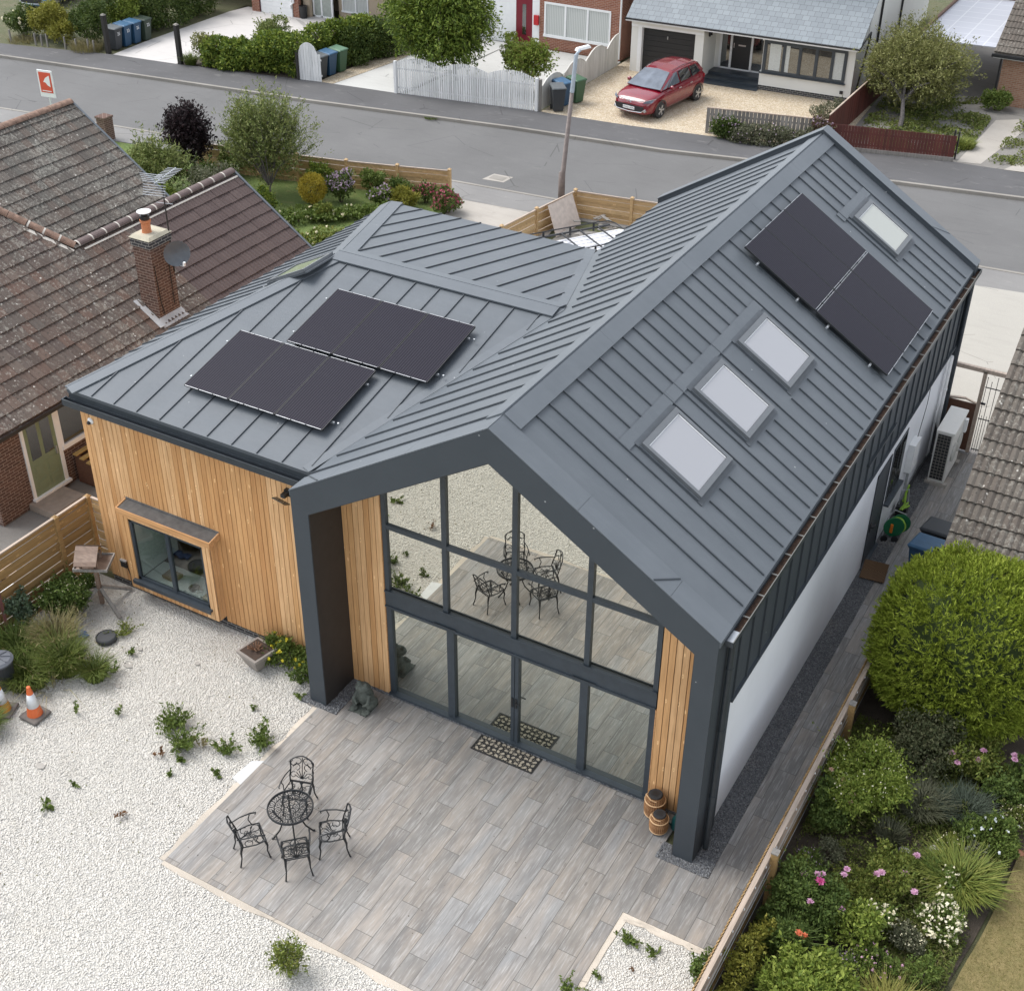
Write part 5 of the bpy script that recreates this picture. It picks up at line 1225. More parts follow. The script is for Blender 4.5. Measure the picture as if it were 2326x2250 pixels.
b = MB(); b.bar((-2.2,35.22,0.10),(3.12,36.52,0.10),0.06,0.16); b.build('gravel_board', M['greywood'], RF)
RF2 = board_fence('red_fence', (-1.62,35.5), (-1.75,46.5), lambda t: 1.30, 'red stained fence with pale capping between the white house and weedy plot', M['redfence'], bw=0.11, gap=0.006, cap=M['palewood'])
GF = board_fence('grey_fence', (-6.35,34.62), (-1.65,35.65), lambda t: 1.05, 'weathered grey board fence half hidden by flowering hedge', M['greywood'], bw=0.14, gap=0.015, cap=M['palewood'])
for i, (x, y) in enumerate([(-39.9,29.45),(-38.55,29.72),(-38.2,29.78),(-37.9,29.85),(-36.9,30.0),(-36.3,30.1),(-35.6,30.2),(-35.3,30.25)]):
    b = MB(); b.taper((0,0),(0.035,0.035),(0.03,0.03),-0.03,0.60-0.03*(i % 3)); o = b.build('picket_post', M['greywood']); o.location = (x,y,0.0); o.rotation_euler = (0.03*(i%3-1),0.05*((i*7)%3-1),0)
    tag(o, ['split picket post at the far left end of the footway','pale split picket post under yellow shrub, first of the close trio','pale split picket post under yellow shrub, middle of the trio','pale split picket post under yellow shrub, last of the trio','short split picket post right of the yellow shrub','short split picket post below the dark laurel','split picket post left of the pair near the bins','split picket post nearest the tall black gatepost by bins'][i], 'post', 'split picket posts along the footway')
for i, (x, y, h, lb) in enumerate([(-34.66,30.51,1.80,'tall black timber gatepost in front of four wheelie bins'),(-30.56,30.85,1.85,'tall black timber gatepost right of the pale drive')]):
    R_ = empty('gatepost', (x,y,0), lb, 'post', 'black gateposts of the pale drive')
    b = MB(); b.box(x-0.10,y-0.10,-0.05,x+0.10,y+0.10,h-0.06); b.build('post', M['blackpost'], R_, bevel=0.015)
    b = MB(); b.taper((x,y),(0.10,0.10),(0.05,0.05),h-0.06,h); b.build('post_cap', M['kerb'], R_)
# brick pier and board at the far left
b = MB(); b.box(-0.22,-0.22,0,0.22,0.22,0.86); b.box(-0.25,-0.25,0.86,0.25,0.25,0.93)
o = b.build('brick_pier', M['brickbrown']); o.location = (-26.3,21.75,0); tag(o, 'short brick gate pier behind the bungalow roof beside the road', 'pier')
SG = empty('estate_board', (-27.0,19.9,0), 'red and white estate agent board standing behind the mossy ridge', 'sign')
b = MB(); b.box(-27.03,19.87,0,-26.97,19.93,2.5); b.build('post', M['whitewood'], SG)
b = MB(); b.box(-27.33,19.83,2.05,-26.67,19.87,3.05); b.build('board', M['white'], SG)
M['signred'] = plain('sign_red', (0.62,0.085,0.045), 0.5, var=0.04)
b = MB(); b.box(-27.27,19.822,2.22,-26.73,19.83,2.98); b.build('red_field', M['signred'], SG)
b = MB(); b.prism([(-27.10,19.815,2.62),(-26.98,19.815,2.78),(-26.80,19.815,2.88),(-26.80,19.815,2.45),(-26.92,19.815,2.50),(-27.0,19.815,2.60)],(0,0.006,0)); b.box(-27.2,19.815,2.27,-26.8,19.821,2.30); b.split('white_emblem', M['white'], SG)
SG.rotation_euler = (0,0,0.15)

# ------------------------------------------------------------------ text
def text_mesh(name, body, size, mat, parent, loc, rot, ext=0.002):
    cu = bpy.data.curves.new(name, 'FONT'); cu.body = body; cu.size = size; cu.extrude = ext; cu.align_x = 'CENTER'; cu.align_y = 'CENTER'
    t = bpy.data.objects.new(name, cu); COL.objects.link(t)
    dg = bpy.context.evaluated_depsgraph_get(); me = bpy.data.meshes.new_from_object(t.evaluated_get(dg))
    bpy.data.objects.remove(t); me.materials.clear(); me.materials.append(mat)
    o = bpy.data.objects.new(name, me); COL.objects.link(o); o.parent = parent; o.location = loc; o.rotation_euler = rot
    return o
# ------------------------------------------------------------------ wheelie bins (local: front faces -y)
def make_bin(body, lid, label, group, num=None):
    R_ = empty('wheelie_bin', (0,0,0), label, 'wheelie bin', group)
    b = MB(); b.taper((0,0),(0.205,0.235),(0.275,0.335),0.04,0.98); b.taper((0,0),(0.29,0.35),(0.295,0.355),0.93,0.985); b.build('body', body, R_, bevel=0.015, local=True)
    b = MB(); b.add([(-0.31,-0.38,0.985),(0.31,-0.38,0.985),(0.31,0.34,1.03),(-0.31,0.34,1.03),(-0.27,-0.34,1.03),(0.27,-0.34,1.03),(0.27,0.30,1.09),(-0.27,0.30,1.09)],[(3,2,1,0),(4,5,6,7),(0,1,5,4),(1,2,6,5),(2,3,7,6),(3,0,4,7)])
    b.build('lid', lid, R_, bevel=0.012, local=True)
    b = MB(); b.tube([(-0.25,0.40,0.98),(0.25,0.40,0.98)],0.018,8); b.box(-0.26,0.33,0.96,-0.22,0.41,1.0); b.box(0.22,0.33,0.96,0.26,0.41,1.0); b.build('handle', body, R_, local=True)
    for s in (-1, 1):
        b = MB(); b.wheel((s*0.235,0.24,0.10),(1,0,0),0.10,0.05,16); b.build('wheel', M['rubber'], R_, local=True)
    if num: text_mesh('number', num, 0.20, M['white'], R_, (0,-0.322,0.74), (math.radians(84),0,0), 0.006)
    return R_
M['binblue'] = plain('blue_bin_plastic', (0.018,0.062,0.125), 0.45, var=0.06)
M['bindark'] = plain('dark_grey_bin_plastic', (0.034,0.038,0.043), 0.5, var=0.06)
M['bingreen'] = plain('green_bin_plastic', (0.045,0.105,0.055), 0.5, var=0.06)
M['bindkgreen'] = plain('dark_green_bin_plastic', (0.028,0.045,0.030), 0.5, var=0.06)
M['lidgrey'] = plain('grey_bin_lid', (0.09,0.10,0.105), 0.45)
M['lidblue'] = plain('blue_bin_lid', (0.040,0.110,0.20), 0.42)
M['lidgreen'] = plain('green_bin_lid', (0.10,0.19,0.12), 0.45)
def put(o, x, y, rz): o.location = (x,y,0.02); o.rotation_euler = (0,0,rz)
g = 'wheelie bins beside the pale drive'; rz = math.radians(96)
put(make_bin(M['bindark'], M['lidgrey'], 'dark grey wheelie bin numbered 25 right behind the tall black gatepost', g, '25'), -34.85,31.15, rz)
put(make_bin(M['binblue'], M['lidblue'], 'blue wheelie bin numbered 23 second from the black gatepost', g, '23'), -34.87,31.80, rz)
put(make_bin(M['binblue'], M['lidblue'], 'blue wheelie bin numbered 25 between blue and dark green bins', g, '25'), -34.85,32.42, rz)
put(make_bin(M['bindkgreen'], M['bindkgreen'], 'dark green wheelie bin numbered 23 at the hedge end', g, '23'), -34.80,33.08, rz)
g = 'wheelie bins behind the white gate panel'; rz = math.radians(86)
put(make_bin(M['bindark'], M['lidgrey'], 'black wheelie bin directly behind the round topped white gate', g), -23.95,32.50, rz)
put(make_bin(M['binblue'], M['lidblue'], 'blue wheelie bin between the black and green bins by white gate', g), -23.90,33.12, rz)
put(make_bin(M['bingreen'], M['lidgreen'], 'tall green wheelie bin farthest from the white gate panel', g), -23.82,33.80, rz)
g = 'wheelie bins beside the wavy cream fence'
put(make_bin(M['bindark'], M['lidgrey'], 'scuffed dark grey wheelie bin just left of the lamp post', g), -12.78,34.05, math.radians(40))
put(make_bin(M['binblue'], M['lidblue'], 'blue lidded wheelie bin behind the scuffed dark grey one', g), -12.95,34.75, math.radians(70))
put(make_bin(M['bingreen'], M['bingreen'], 'green wheelie bin right of the lamp post on golden gravel', g), -12.65,35.45, math.radians(70))
g = 'wheelie bins under the ribbed roof'
put(make_bin(M['binblue'], M['lidblue'], 'blue wheelie bin under the eave, partly behind the round conifer', g), 9.24,9.72, math.radians(-100))
put(make_bin(M['bindark'], M['bindark'], 'black lidded wheelie bin beneath the corner of the ribbed tile roof', g), 9.30,10.45, math.radians(-100))
b = MB(); b.lathe([(0.36,0),(0.40,0.25),(0.37,0.27),(0.33,0.05)],(0,0,0),20); o = b.build('garden_tub', plain('brown_tub',(0.06,0.035,0.03),0.6)); o.location=(-36.4,33.6,0.55); tag(o,'round brown tub half hidden in the hedge behind the numbered bins','tub')

# ------------------------------------------------------------------ lamp post
LP = empty('street_lamp', (-7.73,24.88,0), 'tall brown and grey lamp post with white head in front of the road', 'street lamp')
b = MB(); b.tube([(-7.73,24.88,-0.05),(-7.73,24.88,1.2),(-7.70,24.90,1.25),(-7.52,25.02,4.0)],[0.125,0.115,0.085,0.068],12); b.build('lower_post', plain('brown_post_paint',(0.17,0.14,0.128),0.6,var=0.2,bump=0.2), LP, smooth=True)
b = MB(); b.tube([(-7.52,25.02,4.0),(-7.44,25.08,5.25)],[0.075,0.07],12); b.tube([(-7.44,25.08,5.22),(-7.41,25.10,5.30),(-7.36,25.22,5.38)],[0.06,0.05,0.04],10); b.build('upper_post', plain('pale_post_band',(0.34,0.39,0.44),0.5), LP)
b = MB(); b.taper((0,0),(0.10,0.30),(0.07,0.24),0,0.10); b.v = [(-7.36+p[0]*0.8+p[1]*0.45,25.40+p[1]*0.9-p[0]*0.45,5.36+p[2]+0.06*p[1]) for p in b.v]; b.build('lamp_head', M['white'], LP, bevel=0.02)

# ------------------------------------------------------------------ red car (local: nose towards -y)
def make_car(name, label, cat, paint, plate=None, L=4.40):
    R_ = empty(name, (0,0,0), label, cat)
    secs = [(-2.24,0.34,0.66,0.52),(-2.18,0.26,0.74,0.68),(-2.05,0.20,0.84,0.80),(-1.80,0.19,0.93,0.87),(-1.40,0.18,1.00,0.90),(-1.05,0.18,1.05,0.905),(-0.6,0.18,1.06,0.91),(0.2,0.18,1.10,0.915),(1.0,0.18,1.13,0.915),(1.6,0.19,1.15,0.90),(1.95,0.24,1.15,0.86),(2.12,0.34,1.10,0.80)]
    def ring(y, zb, zt, w_):
        h = zt-zb; return [(0,y,zb),(w_*0.8,y,zb),(w_*0.97,y,zb+0.10*h+0.03),(w_,y,zb+0.42*h),(w_*0.985,y,zb+0.72*h),(w_*0.93,y,zt-0.035),(w_*0.80,y,zt),(w_*0.45,y,zt+0.028),(0,y,zt+0.035)]
    b = MB(); K = 9
    for s in (1,-1):
        vs = []
        for q in secs: vs += [(s*p[0],p[1],p[2]) for p in ring(*q)]
        fs = [(i*K+k,i*K+k+1,(i+1)*K+k+1,(i+1)*K+k) for i in range(len(secs)-1) for k in range(K-1)]
        fs += [tuple(range(K)), tuple((len(secs)-1)*K+k for k in range(K))]
        if s > 0: fs = [tuple(reversed(f)) for f in fs]
        b.add(vs, fs)
    B = b.build('body', paint, R_, local=True)
    me = B.data; import bmesh
    bm = bmesh.new(); bm.from_mesh(me); bmesh.ops.remove_doubles(bm, verts=bm.verts, dist=0.001); bmesh.ops.recalc_face_normals(bm, faces=bm.faces); bm.to_mesh(me); bm.free()
    me.polygons.foreach_set('use_smooth',[True]*len(me.polygons))
    md = B.modifiers.new('sub','SUBSURF'); md.levels = 1; md.render_levels = 1
    # cabin: base and top outline
    base = [(-1.28,0.80),(-1.0,0.84),(0.0,0.86),(1.0,0.85),(1.75,0.80),(2.06,0.70)]; zb_ = 1.06
    topo = [(-0.30,0.60),(-0.10,0.64),(0.35,0.67),(1.10,0.66),(1.62,0.62),(1.80,0.56)]
    zt = [1.575,1.60,1.635,1.62,1.56,1.52]
    b = MB()
    for s in (1,-1):
        vs = [(s*w_,y,zb_+0.02*i) for i,(y,w_) in enumerate(base)] + [(s*w_,y,zt[i]-0.05) for i,(y,w_) in enumerate(topo)] + [(s*w_*0.82,y,zt[i]) for i,(y,w_) in enumerate(topo)] + [(0,y,zt[i]+0.035) for i,(y,w_) in enumerate(topo)] + [(0,base[0][0]-0.06,zb_),(0,base[-1][0]+0.03,zb_+0.1)]
        fs = [(i+r*6,i+1+r*6,i+7+r*6,i+6+r*6) for r in range(3) for i in range(5)] + [(24,0,6,12,18),(5,25,23,17,11)]
        if s < 0: fs = [tuple(reversed(f)) for f in fs]
        b.add(vs, fs)
    Cb = b.build('roof', paint, R_, local=True)
    bm = bmesh.new(); bm.from_mesh(Cb.data); bmesh.ops.remove_doubles(bm, verts=bm.verts, dist=0.001); bmesh.ops.recalc_face_normals(bm, faces=bm.faces); bm.to_mesh(Cb.data); bm.free()
    def quad(nm, pts, mat, off=0.012, par=R_):
        pts = [Vector(p) for p in pts]; n = (pts[1]-pts[0]).cross(pts[2]-pts[0]).normalized(); c = sum(pts, Vector())/len(pts)
        if n.dot(c-Vector((0,0.3,0.9))) < 0: n = -n
        b = MB(); b.prism([p+n*off for p in pts], n*0.006); return b.build(nm, mat, par, local=True)
    b = MB()
    for s in (1,-1): b.prism([(0,-1.335,1.085),(s*0.76,-1.275,1.085),(s*0.565,-0.345,1.545),(0,-0.355,1.615)], (0,-0.012,0.02))
    b.build('windscreen', M['glass_wind'], R_, local=True)
    quad('rear_window', [(-0.62,2.04,1.20),(0.62,2.04,1.20),(0.5,1.84,1.48),(-0.5,1.84,1.48)], M['glass_dark'], 0.02)
    for s in (1,-1):
        quad('side_window', [(s*0.835,-0.90,1.10),(s*0.86,-0.02,1.13),(s*0.675,-0.02,1.53),(s*0.64,-0.22,1.50)], M['glass_car'], 0.014)
        quad('side_window', [(s*0.862,0.06,1.13),(s*0.862,0.85,1.15),(s*0.675,0.85,1.535),(s*0.68,0.06,1.54)], M['glass_car'], 0.014)
        quad('side_window', [(s*0.86,0.92,1.15),(s*0.82,1.62,1.20),(s*0.64,1.48,1.50),(s*0.672,0.92,1.53)], M['glass_car'], 0.014)
        quad('side_window', [(s*0.80,-1.22,1.08),(s*0.83,-0.96,1.10),(s*0.66,-0.32,1.45)], M['glass_car'], 0.016)
        b = MB(); b.lathe([(0.02,-0.08),(0.09,-0.06),(0.10,0.03),(0.04,0.08)],(0,0,0),10,1.1,0.7); b.v=[(s*0.99+p[0]*0.9,-0.78+p[1],1.12+p[2]) for p in b.v]; b.build('wing_mirror', paint, R_, smooth=True, local=True)
        b = MB()
        for y in (0.0,0.86): b.box(min(s*0.905,s*0.935),y-0.42+0.3,0.93,max(s*0.905,s*0.935),y-0.42+0.46,0.955)
        b.build('door_handle', M['chrome'], R_, local=True)
        for y in (-1.38,1.42):
            W_ = MB().wheel((s*0.80,y,0.33),(1,0,0),0.33,0.23,24).build('wheel', M['rubber'], R_, local=True)
            rb = MB(); rb.tube([(s*0.90,y,0.33),(s*0.922,y,0.33)],0.19,20)
            rb.build('rim', M['rubber'], W_, local=True)
            sp_ = MB()
            for k in range(5):
                t = 2*math.pi*k/5
                for e in (-0.14,0.14): sp_.bar((s*0.928,y,0.33),(s*0.928,y+0.215*math.cos(t+e),0.33+0.215*math.sin(t+e)),0.03,0.012,up=(1,0,0))
            sp_.tube([(s*0.925,y,0.33),(s*0.935,y,0.33)],0.05,12); sp_.build('wheel_spokes', M['chrome'], W_, local=True)
            ar = MB(); vs = []
            for k in range(13):
                t = math.pi*k/12*1.1-0.15
                for r in (0.345,0.41): vs.append((s*0.922,y+r*math.cos(t),0.34+r*math.sin(t)))
            ar.add(vs+[(v[0]-s*0.05,v[1],v[2]) for v in vs], [(2*k,2*k+1,2*k+3,2*k+2) for k in range(12)]); ar.build('wheel_arch', M['black'], R_, local=True)
        quad('headlight', [(s*0.55,-2.20,0.72),(s*0.84,-1.98,0.74),(s*0.86,-1.86,0.84),(s*0.62,-2.12,0.80)], M['glass_wind'], 0.03)
        quad('chrome_strip', [(s*0.02,-2.27,0.77),(s*0.62,-2.17,0.83),(s*0.62,-2.17,0.86),(s*0.02,-2.27,0.80)], M['chrome'], 0.03)
        quad('running_light', [(s*0.62,-2.13,0.82),(s*0.90,-1.80,0.88),(s*0.90,-1.80,0.91),(s*0.62,-2.13,0.85)], M['chrome'], 0.035)
        b = MB(); b.tube([(s*0.68,-2.17,0.44),(s*0.68,-2.235,0.44)],0.05,10); b.build('fog_light', M['chrome'], R_, local=True)
        quad('rear_light', [(s*0.60,2.10,1.02),(s*0.84,1.95,1.02),(s*0.84,1.95,0.86),(s*0.60,2.12,0.86)], M['postred'], 0.02)
    b = MB(); b.prism([(-0.58,-2.25,0.40),(0.58,-2.25,0.40),(0.66,-2.245,0.62),(-0.66,-2.245,0.62)],(0,-0.03,0)); b.build('grille', M['black'], R_, local=True)
    b = MB(); b.tube([(-0.70,-2.20,0.52),(-0.55,-2.285,0.395),(0,-2.30,0.36),(0.55,-2.285,0.395),(0.70,-2.20,0.52)],0.016,6); b.build('lower_trim', M['chrome'], R_, local=True)
    if plate:
        b = MB(); b.box(-0.26,-2.312,0.46,0.26,-2.295,0.57); Pl = b.build('number_plate', M['white'], R_, local=True)
        text_mesh('plate_text', plate, 0.095, M['black'], Pl, (0,-2.314,0.515), (math.radians(90),0,0), 0.001)
        b = MB(); b.bar((-0.10,-2.30,0.79),(0,-2.315,0.86),0.02,0.02); b.bar((0,-2.315,0.86),(0.10,-2.30,0.79),0.02,0.02); b.bar((-0.10,-2.30,0.73),(0,-2.315,0.80),0.02,0.02); b.bar((0,-2.315,0.80),(0.10,-2.30,0.73),0.02,0.02); b.build('badge', M['chrome'], R_, local=True)
    b = MB(); b.tube([(-0.60,-0.2,1.61),(-0.60,0.5,1.665),(-0.58,1.5,1.60)],0.012,6); b.tube([(0.60,-0.2,1.61),(0.60,0.5,1.665),(0.58,1.5,1.60)],0.012,6)
    for x in b.islands(): x.build('roof_trim', M['black'], R_, local=True)
    return R_
M['redpaint'] = plain('crimson_car_paint', (0.185,0.004,0.015), 0.25, 0.0, var=0.03); M['redpaint'].node_tree.nodes['Principled BSDF'].inputs['Coat Weight'].default_value = 1.0
M['bluepaint'] = plain('blue_car_paint', (0.20,0.34,0.52), 0.25, 0.0, var=0.03); M['bluepaint'].node_tree.nodes['Principled BSDF'].inputs['Coat Weight'].default_value = 1.0
car = make_car('parked_car', 'crimson people carrier parked on golden gravel before the black garage', 'car', M['redpaint'], 'OW62 GOU')
car.location = (-9.42,36.95,0.02); car.rotation_euler = (0,0,math.radians(-7.5)); car.scale = (1.06,1.06,1.0)
c2 = make_car('parked_car', 'pale blue car whose nose shows at the top left corner', 'car', M['bluepaint'])
c2.location = (-43.9,36.35,0.0); c2.rotation_euler = (0,0,math.radians(12))

# ------------------------------------------------------------------ van with roof rack in the front yard
VN = empty('white_van', (-3.6,17.6,0), 'white van with black roof rack between the wing roof and corner fence', 'van')
vy = math.atan2(3.9-0.0, 2.95)   # axis of the rack
ax = Vector((0.565,0.825,0)); sd_ = Vector((0.825,-0.565,0)); vc = Vector((-3.84,17.46,0))
def V(a, s, z): p = vc+ax*a+sd_*s; return (p.x,p.y,z)
b = MB(); vs = []
prof = [(-0.92,0.25),(-0.96,0.9),(-0.90,1.5),(-0.80,1.90),(-0.55,1.975),(0.55,1.975),(0.80,1.90),(0.90,1.5),(0.96,0.9),(0.92,0.25)]
st = [(-2.6,1.0),(2.4,1.0)]
for a, _ in st: vs += [V(a,s,z) for s, z in prof]
K = len(prof); b.add(vs, [(k,(k+1)%K,K+(k+1)%K,K+k) for k in range(K)]+[tuple(range(K)),tuple(range(K,2*K))])
for s in (-0.55,-0.33,-0.11,0.11,0.33,0.55): b.bar(V(-2.4,s,1.985),V(2.2,s,1.985),0.05,0.02)
M['vanwhite'] = plain('white_van_paint',(0.72,0.73,0.76),0.3,var=0.02); b.build('body', M['vanwhite'], VN, bevel=0.03)
b = MB()
for s in (-0.78,0.78):
    b.bar(V(-2.35,s,2.10),V(2.05,s,2.10),0.05,0.05); b.tube([V(-2.35,s,2.26),V(1.6,s,2.26),V(2.0,s*0.98,2.24),V(2.15,s*0.75,2.2)],0.02,8)
    for a in (-2.0,-1.1,-0.2,0.7,1.5): b.bar(V(a,s,2.0),V(a,s,2.27),0.05,0.05)
a_ = -2.1
while a_ < 2.2: b.bar(V(a_,-0.78,2.12),V(a_,0.78,2.12),0.045,0.03); a_ += 0.62
b.tube([V(2.15,-0.6,2.2),V(2.15,0.6,2.2)],0.02,8)
b.build('roof_rack', M['black'], VN)
for a in (-1.6,1.5):
    for s in (-0.86,0.86):
        b = MB(); b.wheel(V(a,s,0.32),sd_,0.32,0.2,18); b.build('wheel', M['rubber'], VN)
b = MB(); b.prism([V(2.42,-0.8,1.1),V(2.42,0.8,1.1),V(2.42,0.7,1.75),V(2.42,-0.7,1.75)], ax*0.02); b.build('windscreen', M['glass_dark'], VN)
b = MB(); b.prism([(-6.55,22.3,0.0),(-6.35,23.7,0.0),(-6.75,23.75,1.0),(-6.95,22.4,1.0)],(0.02,0,0.02)); o = b.build('plasterboard', plain('pinkish_board',(0.55,0.47,0.41),0.8)); tag(o,'pale pink board leaning inside the corner fence','board'); solo(o,(-6.5,23,0))
b = MB(); rr = random.Random(5)
for i in range(16):
    x, y = rr.uniform(-6.2,-4.9), rr.uniform(22.0,24.0); b.bar((x,y,0.05+0.02*i),(x+rr.uniform(-0.5,0.5),y+rr.uniform(-0.5,0.5),0.07+0.02*i),0.12,0.03)
o = b.build('rubbish_heap', M['greywood']); tag(o,'heap of pale offcuts piled inside the corner of the yard fence','rubbish',kind='stuff'); solo(o,(-5.5,23,0))

# ------------------------------------------------------------------ side passage things
HP = empty('heat_pump', (8.45,14.4,0), 'white outdoor heat pump unit with dark fin grille on the side path', 'heat pump')
b = MB(); b.box(8.27,13.75,0.08,8.66,15.05,1.46); b.box(8.25,13.73,1.44,8.69,15.07,1.50); b.build('casing', plain('heat_pump_casing',(0.72,0.71,0.67),0.5,var=0.03), HP, bevel=0.012)
b = MB(); b.box(8.31,13.735,0.16,8.62,13.752,1.40); GRl = b.build('fin_grille', M['black'], HP)
b = MB()
for k in range(15): b.box(8.305,13.728,0.16+0.085*k,8.625,13.736,0.168+0.085*k)
for k in range(5): b.box(8.305+0.076*k,13.726,0.16,8.312+0.076*k,13.734,1.40)
b.build('grille_bars', M['kerb'], GRl)
for yc in (14.15,14.70):
    b = MB(); b.tube([(8.665,yc,0.78),(8.70,yc,0.78)],0.24,24); b.build('fan_guard', plain('guard_white',(0.5,0.5,0.47),0.5), HP)
b = MB(); b.box(8.63,14.9,0.95,8.74,15.02,1.30); b.build('side_cover', M['white'], HP)
b = MB(); b.box(8.22,13.70,0.0,8.74,13.86,0.08); b.box(8.22,14.9,0.0,8.74,15.06,0.08); b.split('foot_rail', M['concrete'], HP)
b = MB(); b.tube([(7.98,14.85,1.05),(8.05,14.8,0.9),(8.12,14.4,0.45),(8.02,13.9,0.25),(7.99,13.3,0.12),(8.0,12.95,0.05)],0.035,8); b.build('insulated_hose', M['black'], HP)
b = MB(); b.tube([(8.0,14.95,0.55),(8.03,15.02,0.75),(8.03,15.12,0.78),(8.0,15.2,0.6)],0.05,8); b.build('pipe_elbow', M['yellowwood'], HP)
# hose reel
HR = empty('hose_reel', (8.2,11.05,0), 'green hose reel with orange handle beside the side door', 'hose reel')
M['hosegreen'] = plain('dark_green_plastic',(0.012,0.13,0.055),0.4); M['orange'] = plain('orange_plastic',(0.75,0.20,0.02),0.4); M['lime'] = plain('lime_hose',(0.30,0.50,0.06),0.5)
b = MB(); b.wheel((8.22,11.0,0.33),(0.5,-1,0.1),0.24,0.03,24); b.wheel((8.30,11.2,0.33),(0.5,-1,0.1),0.24,0.03,24); b.split('drum_side', M['hosegreen'], HR)
b = MB(); b.wheel((8.26,11.1,0.33),(0.5,-1,0.1),0.19,0.17,20); b.build('coiled_hose', M['lime'], HR)
b = MB(); b.bar((8.18,10.94,0.20),(8.18,10.94,0.42),0.06,0.04); b.build('crank_handle', M['orange'], HR)
b = MB(); b.tube([(8.02,10.9,0.05),(8.05,10.95,0.55),(8.15,11.1,0.72),(8.38,11.3,0.55),(8.42,11.35,0.05)],0.015,6); b.build('reel_frame', M['steel'], HR)
for s in (0,1):
    b = MB(); b.wheel((8.08+0.22*s,10.80+0.1*s,0.08),(0.5,-1,0),0.08,0.04,14); b.build('wheel', M['black'], HR)
b = MB(); b.tube([(8.25,11.35,0.60),(8.33,11.5,0.75),(8.25,11.62,0.62),(8.18,11.5,0.5),(8.25,11.38,0.62),(8.36,11.52,0.66),(8.3,11.65,0.5)],0.020,6); o = b.build('hose_bundle', M['lime']); tag(o,'loops of lime green hose bundled above the hose reel','hose'); solo(o,(8.25,11.5,0))
TB = empty('tool_caddy', (8.15,12.0,0), 'small black and yellow tool caddy by the wall below the side window', 'tool caddy')
b = MB(); b.taper((8.14,12.0),(0.10,0.14),(0.13,0.17),0.012,0.34); b.build('tub', M['black'], TB)
b = MB(); b.tube([(8.05,11.95,0.3),(8.05,12.0,0.7),(8.2,12.05,0.75),(8.24,12.05,0.3)],0.018,6); b.build('handle', M['steel'], TB)
b = MB(); b.bar((8.1,12.1,0.3),(8.16,12.15,0.8),0.04,0.03); b.bar((8.2,11.9,0.3),(8.16,11.95,0.7),0.04,0.03); b.split('tool', M['lime'], TB)
def mat_pattern(name, base, hi, diag=True):
    n = N(name); p = n.co(); sp = n.n('SeparateXYZ'); n.l(p, sp.inputs[0])
    ax_ = n.math('ABSOLUTE', sp.outputs[0]); ay = n.math('ABSOLUTE', sp.outputs[1])
    f = n.math('FRACT', n.math('MULTIPLY', n.math('ADD', ax_, ay), 16)); c = n.mix(n.math('LESS_THAN', f, 0.4), hi, base)
    n.bump(f, 0.8, 0.01); return n.done(c, 0.95)
b = MB(); b.box(-0.27,-0.36,0,0.27,0.36,0.022); o = b.build('coir_doormat', mat_pattern('coir',(0.055,0.030,0.014),(0.15,0.085,0.04)), None, bevel=0.02); o.location = (8.25,9.55,0.032); o.rotation_euler = (0,0,0.12); tag(o,'brown patterned coir doormat outside the side door','doormat')
# gate at the end of passage
GA = empty('metal_side_gate', (8.9,15.68,0), 'tall black iron bar gate in timber frame at the end of side path', 'gate')
b = MB(); b.box(8.74,15.64,0,8.83,15.73,2.30); b.box(9.62,15.64,0,9.70,15.73,2.30); b.box(8.02,15.64,2.26,9.70,15.74,2.36); b.build('timber_frame', M['palewood'], GA)
b = MB(); b.box(8.05,15.66,0.03,8.74,15.70,1.36); b.build('board_panel', M['darkboard'], GA)
b = MB(); b.bar((8.05,15.68,1.40),(8.45,15.68,1.46),0.08,0.04); b.bar((8.45,15.68,1.46),(8.74,15.68,1.38),0.06,0.03); b.split('panel_cap', M['palewood'], GA)
b = MB()
for i, x in enumerate((8.87,8.98,9.11,9.24,9.37,9.50,9.58)):
    ht = 2.12 if i in (0,6) else (2.02 if i % 2 else 2.16)
    b.tube([(x,15.68,0.06),(x,15.68,ht)],0.008,6); b.lathe([(0.0,0.03),(0.016,0.0),(0.0,-0.02)],(x,15.68,ht+0.02),6)
for i, x in enumerate((8.925,9.045,9.175,9.305,9.435)): b.tube([(x,15.68,0.06),(x,15.68,1.1)],0.007,6)
for z in (0.12,1.0,1.88): b.bar((8.85,15.68,z),(9.60,15.68,z),0.012,0.025)
b.build('iron_bars', M['iron'], GA)
b = MB(); b.box(8.84,15.62,1.42,8.95,15.66,1.47); b.build('latch', M['black'], GA)

# ------------------------------------------------------------------ patio things
def vine(mb, pts, r=0.008, seg=5): mb.tube(pts, r, seg)
